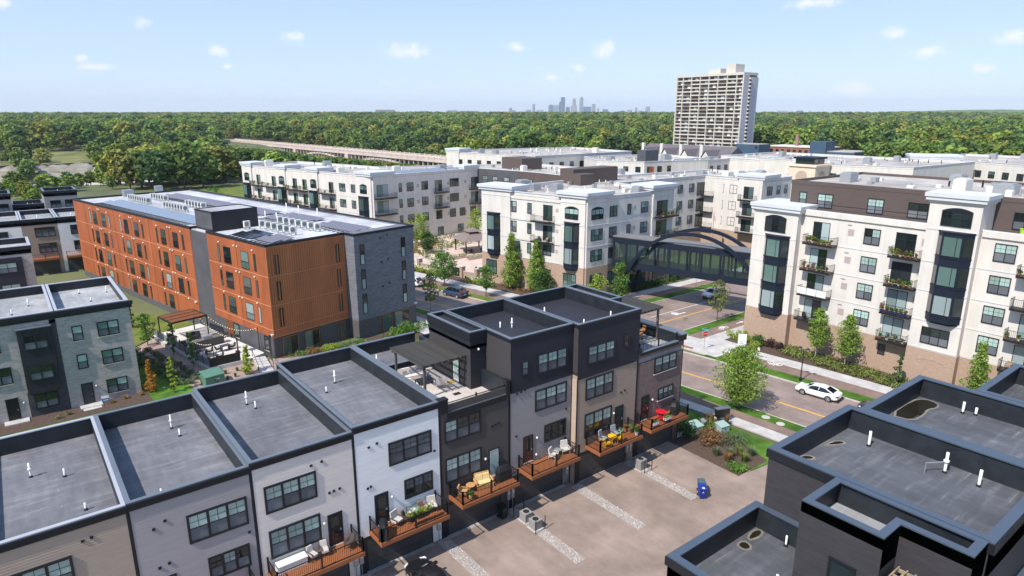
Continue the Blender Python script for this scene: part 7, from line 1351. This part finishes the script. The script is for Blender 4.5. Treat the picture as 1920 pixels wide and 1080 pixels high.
def acu(label, x, y, s=.74, h=.8):
    t = thing('condenser', label, 'air conditioner', (x, y, -.02)); g = MB()
    for i in range(9): g.box(-s / 2, s / 2, -s / 2, s / 2, .1 + i * (h - .2) / 9, .1 + (i + .72) * (h - .2) / 9)
    obj('louvred_casing', g.mesh('c', ac_c), t); t.children[0]['kind'] = 'stuff'; obj('core', MB().box(-s / 2 + .03, s / 2 - .03, -s / 2 + .03, s / 2 - .03, .05, h - .05).mesh('co', tyre_m), t); obj('top', MB().box(-s / 2 - .01, s / 2 + .01, -s / 2 - .01, s / 2 + .01, h - .1, h).mesh('t', ac_c), t); obj('fan', MB().lathe((0, 0, h), [(.24, .0), (.25, .02), (.2, .03), (.06, .012), (0, .02)], 18).mesh('f', tyre_m), t); obj('pad', MB().box(-s / 2 - .1, s / 2 + .1, -s / 2 - .1, s / 2 + .1, 0, .06).mesh('p', concrete), t)
acu('grey condenser on the gravel strip, the one nearer the wall', 28.75, 35.25); acu('grey condenser on the gravel strip, the one farther from the wall', 28.7, 34.05); acu('tall grey condenser below the yellow table balcony', 41.8, 35.0, .78, 1.0)
for i, (x, y, lb) in enumerate([(28.25, 36.2, 'thin black bollard beside the black bin'), (29.6, 36.6, 'thin black bollard by the grey garage corner'), (28.2, 33.4, 'thin black bollard left of the outer condenser'), (29.2, 33.5, 'thin black bollard right of the outer condenser'), (41.45, 34.2, 'thin black bollard left of the tall condenser'), (42.4, 34.2, 'thin black bollard right of the tall condenser'), (15.3, 35.3, 'thin black bollard near the black car')]): t = obj('bollard', MB().cyl((0, 0, -.02), (0, 0, 1.15), .035, .035, 8).lathe((0, 0, 1.15), [(.035, 0), (.03, .03), (0, .04)], 8).mesh('bollard', black_mt), None, (x, y, 0)); tag(t, lb, 'bollard')
def meters(label, x, y, n=2):
    t = thing('utility_meters', label, 'meter', (x, y, 0))
    for i in range(n): dx = i * .42; obj('meter_box', MB().box(dx - .14, dx + .14, -.16, 0, .9, 1.75).mesh('mb', galv), t); obj('dial', MB().cyl((dx, -.16, 1.5), (dx, -.24, 1.5), .09, .09, 12).mesh('d', frame_w), t); obj('conduit', MB().tube([(dx, -.08, .9), (dx, -.08, 0)], .03).mesh('c', galv), t)
meters('grey meter boxes between the brown and grey garages', 28.55, 37.36); meters('grey meter boxes between the white and brown garages', 22.0, 37.36, 1); meters('grey meter boxes left of the white garage', 15.35, 37.36); meters('grey meter boxes right of the grey garage', 34.85, 37.36, 1); meters('grey meter boxes right of the taupe garage', 41.75, 36.76)
# ---------------------------------------------------------------- balcony and terrace furniture
wick = M('golden_wicker', (.47, .26, .1), .75, var=.3, vs=25, bump=.5, bs=80); cush_y = M('yellow_floral_cushion', (.6, .38, .1), .9, var=.5, vs=14, c2=(.7, .6, .35)); cush_b = M('beige_cushion', (.52, .47, .43), .95, var=.06, vs=3); fr_br = M('bronze_frame', (.08, .065, .055), .5); fab_w = M('white_cover', (.72, .64, .58), .95, var=.08, vs=3, bump=.3, bs=5); grey_c = M('grey_cushion', (.27, .28, .31), .95); yel_m = M('yellow_enamel', (.72, .42, .01), .4); red_m = M('red_plastic', (.6, .01, .03), .4); oakw = M('teak_wood', (.48, .22, .08), .6, var=.15, vs=5)
def chair(label, x, y, z, deg, seat, frame, w=.62, name='chair', arms=True, group=None, hb=.85, cat_='chair'):
    t = thing(name, label, cat_, (x, y, z), R(deg), group); h = w / 2        # faces -Y when deg = 0
    obj('seat', MB().box(-h + .05, h - .05, -.3, .26, .32, .46).mesh('seat', seat), t); b = obj('backrest', MB().hexa([(-h + .05, .2, .42), (h - .05, .2, .42), (h - .05, .3, .42), (-h + .05, .3, .42), (-h + .07, .3, hb), (h - .07, .3, hb), (h - .07, .4, hb), (-h + .07, .4, hb)]).mesh('back', seat), t)
    lg = MB().box(-.02, .02, -.02, .02, 0, .34).mesh('leg', frame)
    for a in (-h + .04, h - .04):
        for q in (-.28, .3): obj('leg', lg, t, (a, q, 0))
        if arms: obj('arm', MB().box(a - .03, a + .03, -.3, .34, .56, .61).box(a - .02, a + .02, -.29, -.25, .3, .56).mesh('arm', frame), t)
    return t
def rtable(label, x, y, z, r, h, top, leg, name='table'):
    t = thing(name, label, 'table', (x, y, z)); obj('table_top', MB().lathe((0, 0, h), [(0, .0), (r, 0), (r, .035), (0, .04)], 20).mesh('tt', top), t)
    for i in range(4): a = R(45 + 90 * i); obj('leg', MB().cyl((r * .75 * math.cos(a), r * .75 * math.sin(a), 0), (r * .45 * math.cos(a), r * .45 * math.sin(a), h), .02, .02, 6).mesh('leg', leg), t)
    return t
def grill(label, x, y, z, deg=0):
    t = thing('covered_grill', label, 'grill', (x, y, z), R(deg)); cv = M('grill_cover_%s' % label[:12], (.014, .015, .018), .6, var=.3, vs=4, bump=.6, bs=6); obj('cover', MB().hexa([(-.62, -.3, .04), (.62, -.3, .04), (.62, .3, .04), (-.62, .3, .04), (-.58, -.27, .85), (.58, -.27, .85), (.58, .27, .85), (-.58, .27, .85)]).mesh('c', cv), t); obj('hood', MB().hexa([(-.58, -.27, .85), (.58, -.27, .85), (.58, .27, .85), (-.58, .27, .85), (-.42, -.12, 1.14), (.42, -.12, 1.14), (.42, .2, 1.16), (-.42, .2, 1.16)]).mesh('h', cv), t); obj('caster', MB().box(-.5, -.42, -.2, .2, -.0, .05).mesh('k', black_mt), t); obj('caster', MB().box(.42, .5, -.2, .2, -.0, .05).mesh('k', black_mt), t)
POT = {}
def potted(label, x, y, z, r, h, m, leaf, seed, group=None, flower=None):
    t = thing('potted_plant', label, 'plant', (x, y, z), 0, group); k = (round(r, 2), m.name)
    if k not in POT: POT[k] = MB().lathe((0, 0, 0), [(0, 0), (r * .7, 0), (r, r * 1.5), (r * 1.08, r * 1.55), (r * .9, r * 1.5), (0, r * 1.4)], 10).mesh('pot', m)
    obj('pot', POT[k], t); kk = ('f', seed % 5, leaf.name, round(h, 1))
    if kk not in POT: mb = MB(); rg_ = random.Random(seed); [leaves(mb, (rg_.uniform(-.12, .12), rg_.uniform(-.12, .12), h * (.35 + .16 * i)), (h * .3, h * .3, h * .25), 45, .075, rg_) for i in range(4)]; POT[kk] = mb.mesh('foliage', leaf)
    obj('foliage', POT[kk], t, (0, 0, r * 1.2))
    if flower: mb = MB(); rg_ = random.Random(seed); leaves(mb, (0, 0, r * 1.2 + h * .7), (h * .36, h * .36, h * .25), 26, .07, rg_); obj('flowers', mb.mesh('fl', flower), t)
    return t
def planter(label, x0, x1, y, z, leaf, seed, box, fl=None, d=.25, name='planter_box', h=.35):
    t = thing(name, label, 'planter', ((x0 + x1) / 2, y, z)); w = x1 - x0; obj('box', MB().box(-w / 2, w / 2, -d / 2, d / 2, 0, .24).mesh('b', box), t); mb = MB(); rg_ = random.Random(seed)
    for i in range(int(w / .2)): leaves(mb, (-w / 2 + .1 + i * .2, 0, .24 + h * .4), (.17, .16, h * .5), 40, .07, rg_)
    obj('foliage', mb.mesh('f', leaf), t)
    if fl: mb = MB(); [leaves(mb, (rg_.uniform(-w / 2, w / 2), rg_.uniform(-.12, .12), .26 + h * .85), (.1, .1, .07), 8, .07, rg_) for i in range(int(w * 6))]; obj('flowers', mb.mesh('fl', fl), t)
    return t
terra = M('terracotta', (.38, .15, .08), .85); 
# cream house
t = thing('storage_bench', 'long pale storage bench on the cream house balcony', 'bench', (10.95, 36.95, 3.11)); obj('box', MB().box(-.95, .95, -.3, .3, 0, .5).mesh('b', frame_w), t); obj('lid', MB().box(-.98, .98, -.33, .33, .5, .56).mesh('l', frame_w), t)
chair('pale sling chair nearer the bench on the cream balcony', 12.3, 36.85, 3.11, 15, cush_b, fr_br, .55); chair('pale sling chair nearer the door on the cream balcony', 13.1, 36.85, 3.11, -10, cush_b, fr_br, .55); chair('brown sling chair at the right end of the cream balcony', 14.7, 36.5, 3.11, -60, fr_br, fr_br, .55)
# white house
grill('covered grill on the white house balcony', 17.0, 36.15, 3.16, 60); chair('beige cushioned armchair left of the glass table on the white balcony', 18.35, 36.75, 3.16, 20, cush_b, fr_br, .75, 'armchair', hb=1.0); chair('beige cushioned armchair at the right end of the white balcony', 21.2, 36.75, 3.16, -15, cush_b, fr_br, .75, 'armchair', hb=1.0); chair('small wire chair beside the glass table', 19.05, 36.6, 3.16, 40, fr_br, fr_br, .48); chair('brown wicker chair behind the flower box', 20.4, 36.8, 3.16, 0, M('brown_wicker', (.22, .13, .09), .8), fr_br, .55)
t = thing('glass_table', 'square glass patio table on the white house balcony', 'table', (19.75, 36.75, 3.16)); obj('table_top', MB().box(-.42, .42, -.42, .42, .68, .71).mesh('tt', g_teal), t); obj('frame', MB().box(-.45, .45, -.45, -.42, .66, .72).box(-.45, .45, .42, .45, .66, .72).mesh('f', black_mt), t)
for a in (-.4, .4):
    for b in (-.4, .4): obj('leg', MB().box(a - .02, a + .02, b - .02, b + .02, 0, .66).mesh('l', black_mt), t)
planter('yellow green flower box on the white house railing', 18.75, 20.9, 35.85, 3.75, L_lime, 301, black_mt, F_wht, h=.55)
# dark brown house
t = thing('wicker_loveseat', 'golden wicker loveseat with floral cushions', 'loveseat', (25.75, 36.75, 3.41), R(-12)); obj('base', MB().box(-.7, .7, -.4, .3, .05, .34).mesh('b', wick), t); obj('backrest', MB().hexa([(-.7, .22, .3), (.7, .22, .3), (.7, .32, .3), (-.7, .32, .3), (-.6, .38, 1.0), (.6, .38, 1.0), (.6, .46, 1.0), (-.6, .46, 1.0)]).mesh('bk', wick), t); obj('seat_cushion', MB().box(-.56, .56, -.36, .22, .34, .48).mesh('sc', cush_y), t)
for i in range(2): obj('back_cushion', MB().hexa([(-.56 + i * .57, .1, .46), (-.01 + i * .57, .1, .46), (-.01 + i * .57, .24, .46), (-.56 + i * .57, .24, .46), (-.54 + i * .57, .22, .92), (-.03 + i * .57, .22, .92), (-.03 + i * .57, .36, .92), (-.54 + i * .57, .36, .92)]).mesh('bc', cush_y), t)
for s in (-.66, .66): obj('arm', MB().cyl((s, -.4, .56), (s, .3, .62), .08, .08, 8).mesh('a', wick), t)
chair('round backed golden wicker chair at the left of the brown balcony', 23.75, 36.55, 3.41, 45, wick, wick, .7); rtable('round golden wicker table beside the loveseat', 24.6, 36.8, 3.41, .36, .5, wick, wick); potted('potted fern at the front rail of the brown balcony', 24.0, 35.9, 3.41, .16, .6, wick, L_mid, 311); grill('covered black grill at the right end of the brown balcony', 27.55, 36.6, 3.41)
t = thing('cooler_box', 'black storage box in the left corner of the brown balcony', 'box', (23.35, 37.05, 3.41)); obj('box', MB().box(-.25, .25, -.25, .25, 0, .5).mesh('b', black_mt), t); obj('lid', MB().box(-.27, .27, -.27, .27, .5, .56).mesh('l', black_mt), t)
# grey house
chair('beige armchair left of the round table on the grey balcony', 32.75, 36.6, 3.36, 25, cush_b, cush_b, .75, 'armchair', hb=.95); chair('beige armchair right of the round table on the grey balcony', 34.15, 36.75, 3.36, -20, cush_b, cush_b, .75, 'armchair', hb=1.05); rtable('small round glass table between the beige armchairs', 33.45, 36.9, 3.36, .3, .5, g_curt, fr_br)
# taupe house
chair('grey reclining chair left of the navy door', 38.1, 36.2, 3.31, 15, grey_c, fr_br, .65, 'lounge_chair', hb=1.05); chair('grey reclining chair next to the navy door', 39.6, 36.2, 3.31, -5, grey_c, fr_br, .65, 'lounge_chair', hb=1.05); rtable('round yellow folding table on the taupe balcony', 38.55, 35.55, 3.31, .4, .72, yel_m, yel_m); chair('yellow folding chair left of the yellow table', 37.75, 35.35, 3.31, 70, yel_m, yel_m, .42, 'folding_chair', False); chair('yellow folding chair right of the yellow table', 39.2, 35.35, 3.31, -100, yel_m, yel_m, .42, 'folding_chair', False)
potted('mint green pot beside the door on the taupe balcony', 40.6, 36.45, 3.31, .2, .25, M('mint_pot', (.35, .62, .52), .4), L_grey, 321); potted('leafy potted plant at the right rail of the taupe balcony', 41.3, 36.0, 3.31, .18, .6, terra, L_olive, 322); potted('second leafy potted plant at the right rail corner', 41.45, 35.35, 3.31, .18, .6, frame_w, L_mid, 323); potted('pot with straw coloured grass on the taupe balcony', 41.2, 36.5, 3.31, .16, .5, terra, L_rust, 324)
# brick end house
rtable('round red table on the brick house balcony', 45.6, 36.1, 3.36, .5, .7, red_m, red_m); chair('red chair behind the red table', 46.1, 36.55, 3.36, 10, red_m, red_m, .5, 'red_chair', False); chair('red chair in front of the red table', 45.2, 35.6, 3.36, 190, red_m, red_m, .5, 'red_chair', False); grill('covered black grill on the brick house balcony', 47.6, 36.05, 3.36, 20)
planter('white rail planter at the left corner of the brick balcony', 43.2, 44.0, 35.1, 3.75, L_mid, 331, frame_w); planter('white rail planter in the middle of the brick balcony', 44.9, 45.8, 35.1, 3.75, L_lime, 332, frame_w)
# roof terrace of the brown house
def sofa(label, x, y, z, deg, w, m, name='sofa'):
    t = thing(name, label, 'sofa', (x, y, z), R(deg)); obj('base', MB().box(-w / 2, w / 2, -.42, .4, 0, .45).mesh('b', m), t); obj('backrest', MB().hexa([(-w / 2, .2, .45), (w / 2, .2, .45), (w / 2, .42, .45), (-w / 2, .42, .45), (-w / 2 + .03, .3, .95), (w / 2 - .03, .3, .95), (w / 2 - .03, .44, .95), (-w / 2 + .03, .44, .95)]).mesh('bk', m), t)
    for s in (-1, 1): obj('arm', MB().box(s * w / 2 - (.2 if s > 0 else 0), s * w / 2 + (.2 if s < 0 else 0), -.4, .2, .45, .66).mesh('a', m), t)
sofa('pale covered sofa at the back of the brown house terrace', 24.7, 45.4, 9.62, -5, 2.3, fab_w); sofa('pale covered loveseat on the left of the terrace', 23.5, 43.6, 9.62, 85, 1.5, fab_w); chair('pale covered armchair in front of the terrace sofa', 25.6, 42.4, 9.62, 165, fab_w, fab_w, .95, 'armchair', hb=.95)
for i, s in enumerate((-.6, .0, .6)): t = obj('throw_pillow', MB().hexa([(-.2, -.06, 0), (.2, -.06, 0), (.2, .06, 0), (-.2, .06, 0), (-.2, .04, .36), (.2, .04, .36), (.2, .14, .36), (-.2, .14, .36)]).mesh('tp', grey_c), None, (24.7 + s, 45.45, 10.07)); tag(t, 'dark throw pillow, %s of three on the terrace sofa' % ('left', 'middle', 'right')[i], 'pillow')
t = thing('low_table', 'low dark table between the terrace sofas', 'table', (25.0, 44.0, 9.62)); obj('table_top', MB().box(-.7, .7, -.4, .4, .33, .38).mesh('tt', black_mt), t)
for a in (-.6, .6):
    for b in (-.32, .32): obj('leg', MB().box(a - .03, a + .03, b - .03, b + .03, 0, .33).mesh('l', black_mt), t)
t = obj('door_mat', MB().box(-.45, .45, -.3, .3, 0, .015).mesh('dm', M('striped_mat', (.5, .3, .08), .95, var=.8, vs=9, stretch=(.2, 3, 1))), None, (26.8, 42.9, 9.622)); tag(t, 'yellow striped mat on the terrace paving', 'mat'); t = obj('floor_tray', MB().box(-.3, .3, -.2, .2, 0, .03).mesh('ft', black_mt), None, (26.0, 40.6, 9.622)); tag(t, 'small dark tray lying on the terrace paving', 'tray')
# roof deck of the end house
t = thing('dining_table', 'teak dining table on the end house roof deck', 'table', (46.5, 40.6, 9.62)); obj('table_top', MB().box(-.8, .8, -.45, .45, .95, 1.02).mesh('tt', oakw), t)
for a in (-.7, .7):
    for b in (-.38, .38): obj('leg', MB().box(a - .03, a + .03, b - .03, b + .03, 0, .95).mesh('l', black_mt), t)
for i, (x, y, a) in enumerate([(46.2, 39.8, 180), (47.7, 40.7, -90), (46.9, 41.5, 0)]): chair('teak chair %s the dining table on the roof deck' % ('in front of', 'at the right end of', 'behind')[i], x, y, 9.62 + .35, a, oakw, black_mt, .5, 'dining_chair', False)
chair('grey deck armchair by the wall, behind the teak table', 44.4, 42.3, 9.62, -60, grey_c, fr_br, .8, 'armchair', hb=1.0); chair('grey deck armchair nearer the railing', 44.0, 40.6, 9.62, -80, grey_c, fr_br, .8, 'armchair', hb=1.0)
# ---------------------------------------------------------------- plants and seats on the apartment balconies
rg = random.Random(31)
def row(label, f, s0, s1, z, n, dd, leafs, pots, fl=None, group=None, hmul=1.):
    for i in range(n): s = s0 + (s1 - s0) * i / max(1, n - 1); x, y, _ = f.p(s, dd + rg.uniform(-.12, .12)); potted(label, x, y, z, rg.choice((.14, .18)), rg.choice((.45, .6, .75)) * hmul, rg.choice(pots), rg.choice(leafs), rg.randrange(40), group or label, fl if rg.random() < .5 else None)
wp = [terra, M('cream_pot', (.6, .5, .36), .8), terra]
row('potted plant on the top left balcony crowded with pots', fw, S(43.3), S(40.1), 14.72, 9, 1.1, [L_mid, L_olive, L_lime], wp, F_yel); row('potted plant on the third floor left balcony', fw, S(43.2), S(40.2), 11.22, 6, 1.15, [L_mid, L_rust], wp)
row('potted plant on the top right balcony beside the big bay', fw, S(32.8), S(30.1), 14.72, 6, 1.1, [L_olive, L_rust, L_lime], wp); row('potted plant on the third floor right balcony', fw, S(32.8), S(30.2), 11.22, 5, 1.1, [L_mid, L_lime], wp, F_red); row('potted plant on the second floor right balcony', fw, S(32.9), S(30.2), 7.82, 6, 1.1, [L_mid, L_rust], [M('purple_pot', (.12, .04, .2), .5), M('blue_pot', (.03, .06, .3), .5)], F_yel); row('potted plant on the lowest right balcony', fw, S(32.7), S(30.1), 4.42, 4, 1.1, [L_mid, L_grey], wp)
row('potted plant on the edge balcony, second floor', fw, S(20.2), S(17), 7.82, 4, 1.1, [L_mid, L_olive], wp); row('potted plant on the edge balcony, top floor', fw, S(20.2), S(17), 14.72, 4, 1.1, [L_mid], wp)
for i in range(2): potted('lime green pot, %s of two on the brown penthouse ledge' % ('left', 'right')[i], 83.7, 20.9 - i * 1.05, 18.75, .38, .2, M('lime_pot', (.4, .62, .03), .5), L_mid, 5)
chair('black chair on the lowest left balcony', *fw.p(S(42.6), .8)[:2], 4.42, -60, black_mt, black_mt, .55); chair('tan chair, left of two on the lowest edge balcony', *fw.p(S(19.6), .7)[:2], 4.42, -90, M('tan_seat', (.36, .25, .17), .8), fr_br, .6); chair('tan chair, right of two on the lowest edge balcony', *fw.p(S(17.4), .7)[:2], 4.42, -90, M('tan_seat2', (.36, .25, .17), .8), fr_br, .6)
for z, nm in ((12.87, 'upper'), (9.27, 'lower')): row('flowering pot on the %s court balcony of the centre block' % nm, fb3, 17.5, 21.8, z, 7 if z > 10 else 3, 1.1, [L_mid, L_olive], wp, F_red)
row('potted plant on the upper front balcony of the centre block', fa, 15.6, 16.1, 12.87, 1, 1.0, [L_rust], wp); chair('brown chair on the lower front balcony of the centre block', *fa.p(13.4, .7)[:2], 9.27, -78, fr_br, fr_br, .6); chair('tan chair on the lower front balcony of the centre block', *fa.p(15.2, .7)[:2], 9.27, -78, M('tan_seat3', (.36, .25, .17), .8), fr_br, .6)
for zi, z in enumerate((11.37, 7.47)):
    for b0, b1, nm in ((5.6, 9.7, 'leftmost'), (12, 17, 'second'), (22.5, 26.6, 'third'), (27.5, 31.5, 'fourth'), (37.6, 43, 'fifth')): row('potted plant on the %s %s balcony of the long white block' % (('upper', 'lower')[zi], nm), fl3, b0, b1, z, 3, 1.05, [L_mid, L_olive, L_rust], wp, None, None, 1.5)
# ---------------------------------------------------------------- garden court of the white blocks
struct('garden_court', MB().prism([(69.4, 101.5), (107, 105), (105, 134), (101, 147), (70.5, 143), (66, 118)], -.2, .02).mesh('gc', M('court_paving', (.55, .42, .35), .9, var=.15, vs=.5)))
gw = thing('garden_wall', 'low tan garden wall with piers and gate by the pavement', 'wall', (68, 108, 0), world=True)
PW = [(66.0, 116), (66.9, 112.2), (68.1, 107.5), (68.9, 104.6), (69.9, 101.0)]
for i, (a, b) in enumerate(zip(PW, PW[1:])):
    f = Fr(*a, math.degrees(math.atan2(b[1] - a[1], b[0] - a[0]))); L = math.hypot(b[0] - a[0], b[1] - a[1])
    if i != 2: obj('wall', MB().fb(f, .4, L - .4, -.18, .18, 0, 1.25).mesh('w', br_tan), gw); obj('coping', MB().fb(f, .4, L - .4, -.24, .24, 1.25, 1.35).mesh('c', concrete), gw)
    else: obj('gate', MB().fb(f, .45, L - .45, -.04, .04, .1, 1.8).mesh('g', black_mt), gw)
for x, y in PW: obj('pier', MB().box(x - .42, x + .42, y - .42, y + .42, 0, 2.1).mesh('p', br_tan), gw); obj('pier_cap', MB().box(x - .5, x + .5, y - .5, y + .5, 2.1, 2.25).mesh('pc', concrete), gw)
gz = thing('gazebo', 'brown two tiered gazebo in the garden court', 'gazebo', (85, 124.5, 0), R(-10)); gzr = M('gazebo_roof', (.2, .155, .14), .8, var=.1, vs=1)
for a in (-3, 3):
    for b in (-3, 3): obj('post', MB().box(a - .12, a + .12, b - .12, b + .12, 0, 3.0).mesh('p', black_mt), gz)
def pyr(w0, w1, z0, z1): return MB().hexa([(-w0, -w0, z0), (w0, -w0, z0), (w0, w0, z0), (-w0, w0, z0), (-w1, -w1, z1), (w1, -w1, z1), (w1, w1, z1), (-w1, w1, z1)])
obj('roof', pyr(3.9, 1.3, 3.0, 4.4).mesh('r', gzr), gz); obj('upper_roof', pyr(1.75, .1, 4.75, 5.5).mesh('ur', gzr), gz); obj('lantern', pyr(1.0, 1.0, 4.4, 4.75).mesh('la', black_mt), gz)
for i, (x, y) in enumerate([(82.5, 122.5), (86.5, 121.5), (74.6, 106.3), (77.5, 105.2)]):
    rtable('dark patio table %s' % ('left under the gazebo', 'right under the gazebo', 'nearest the garden gate', 'beside the centre block wall')[i], x, y, .02, .6, .72, black_mt, black_mt)
    for j in range(4): a = j * 1.57 + .4; chair('dark patio chair at the table %s' % ('left under the gazebo', 'right under the gazebo', 'nearest the garden gate', 'beside the centre block wall')[i], x + .95 * math.cos(a), y + .95 * math.sin(a), .02, math.degrees(a) - 90, black_mt, black_mt, .55, 'patio_chair', True, 'court chairs %d' % i)
planter('long raised bed of leafy plants, nearer the street', 75.5, 80, 119.5, .02, L_mid, 341, br_tan, None, 1.2, 'raised_bed', .9); planter('long raised bed of leafy plants, nearer the gazebo', 78.5, 82.5, 117.0, .02, L_mid, 342, br_tan, None, 1.2, 'raised_bed', .9); planter('orange brick raised bed at the back of the court', 70, 74.5, 131, .02, L_yel, 343, M('orange_brick', (.45, .2, .08), .9), None, 1.6, 'raised_bed', .9); planter('orange brick raised bed along the white block wall', 76, 83, 136, .02, L_olive, 344, M('orange_brick2', (.45, .2, .08), .9), None, 1.6, 'raised_bed', 1.0)
fg = thing('flagpole', 'flagpole with a striped flag in the entrance court', 'flag', (122.5, 86, 0)); obj('pole', pole(MB(), 0, 0, 0, 10, .06).mesh('p', galv), fg); obj('flag', MB().add([(0, 0, 8.3), (.2, -.45, 7.9), (.2, -.45, 9.0), (0, 0, 9.6)], [(0, 1, 2, 3)]).mesh('f', M('flag_red', (.45, .1, .1), .8, c2=(.7, .68, .66), vs=5, stretch=(.1, .1, 2))), fg); obj('finial', MB().lathe((0, 0, 10), [(0, -.05), (.1, 0), (0, .1)], 8).mesh('fi', galv), fg)
# ---------------------------------------------------------------- patio furniture by the orange building
dkc = M('dark_patio_weave', (.05, .05, .055), .8)
for i, (x, y, w, a, lb) in enumerate([(15.6, 97.4, 2.0, 80, 'dark patio sofa along the fence under the pergola'), (18.3, 96.2, 1.8, -5, 'dark patio sofa facing the pergola bar'), (16.3, 93.2, 1.6, 80, 'dark patio sofa beside the fence, past the pergola')]): sofa(lb, x, y, .5, a, w, dkc)
t = thing('patio_bar', 'long dark grey outdoor kitchen counter on the patio', 'counter', (19.0, 91.8, .5), R(12)); obj('counter', MB().box(-2.2, 2.2, -.4, .4, 0, 1.05).mesh('c', M('counter_grey', (.075, .075, .08), .6)), t); obj('counter_top', MB().box(-2.3, 2.3, -.5, .5, 1.05, 1.12).mesh('ct', M('counter_top', (.14, .14, .14), .4)), t); obj('grill_hood', MB().box(-.5, .5, -.3, .3, 1.12, 1.5).mesh('gh', galv), t)
for i, (x, y, lb) in enumerate([(17.6, 88.4, 'dark square patio table left of the heater'), (20.5, 88.6, 'dark square patio table right of the heater'), (18.2, 85.6, 'dark square patio table at the fence corner'), (21.0, 94.2, 'dark square patio table behind the counter')]):
    t = thing('patio_table', lb, 'table', (x, y, .5), R(11)); obj('table_top', MB().box(-.65, .65, -.45, .45, .68, .73).mesh('tt', dkc), t); obj('leg', MB().box(-.55, -.49, -.35, .35, 0, .68).mesh('l', dkc), t); obj('leg', MB().box(.49, .55, -.35, .35, 0, .68).mesh('l', dkc), t)
    for j, (dx, dy, a) in enumerate(((-.95, 0, 90), (.95, 0, -90))): chair('dark patio chair %s of the %s' % (('left', 'right')[j], lb), x + dx, y + dy, .5, a + 11, dkc, dkc, .55, 'patio_chair')
t = thing('patio_heater', 'black mushroom patio heater in the middle of the patio', 'heater', (21.5, 86.6, .5)); obj('post', pole(MB(), 0, 0, 0, 2.3, .045).mesh('p', black_mt), t); obj('hood', MB().lathe((0, 0, 2.2), [(.1, 0), (.55, .12), (.5, .2), (0, .34)], 14).mesh('h', black_mt), t); obj('foot', MB().lathe((0, 0, 0), [(.3, 0), (.28, .3), (.05, .35)], 12).mesh('f', black_mt), t)
bulb_m = M('string_bulb', (.9, .75, .55), .3); bn = bulb_m.node_tree.nodes['Principled BSDF']; bn.inputs['Emission Color'].default_value = (1, .75, .45, 1); bn.inputs['Emission Strength'].default_value = .6
for i, (a, b, lb) in enumerate([((20.3, 96.3, 3.55), (24.2, 86.2, 3.6), 'string of bulbs from the pergola to the orange wall'), ((15.6, 95.2, 3.55), (18.0, 84.0, 3.3), 'string of bulbs from the pergola to the fence corner post'), ((19.4, 100.4, 3.55), (21.0, 84.2, 3.3), 'string of bulbs across the middle of the patio')]):
    t = thing('string_lights', lb, 'string lights', b, world=True); P = []
    for k in range(23): q = k / 22; P.append(tuple(a[j] + (b[j] - a[j]) * q - (1.1 * 4 * q * (1 - q) if j == 2 else 0) for j in range(3)))
    obj('cable', MB().tube(P, .012, 3).mesh('c', black_mt), t); bm = MB().lathe((0, 0, 0), [(0, -.09), (.05, -.04), (.03, .02), (0, .03)], 6).mesh('bulb', bulb_m)
    for p in P[1:-1]: obj('bulb', bm, t, (p[0], p[1], p[2] - .05))
    obj('support_post', pole(MB(), b[0], b[1], 0, b[2], .05).mesh('sp', black_mt), t)
t = thing('garden_post', 'black lamp post at the top of the garden steps', 'lamp', (24.5, 82.2, 0)); obj('pole', pole(MB(), 0, 0, 0, 3.4, .05).mesh('p', black_mt), t); obj('lamp_head', MB().box(-.12, .12, -.12, .12, 3.2, 3.5).mesh('lh', black_mt), t)
# ---------------------------------------------------------------- haze
hm = bpy.data.materials.new('haze_air'); hm.use_nodes = True; hn = hm.node_tree.nodes; hl = hm.node_tree.links; hn.remove(hn['Principled BSDF'])
pv = hn.new('ShaderNodeVolumePrincipled'); pv.inputs['Color'].default_value = (.8, .88, 1, 1); pv.inputs['Density'].default_value = 6e-5; pv.inputs['Anisotropy'].default_value = 0.0
hl.new(pv.outputs[0], hn['Material Output'].inputs['Volume'])
o = obj('haze', MB().box(-7000, 17000, -2500, 17000, -22, 300).mesh('haze', hm)); o['kind'] = 'stuff'
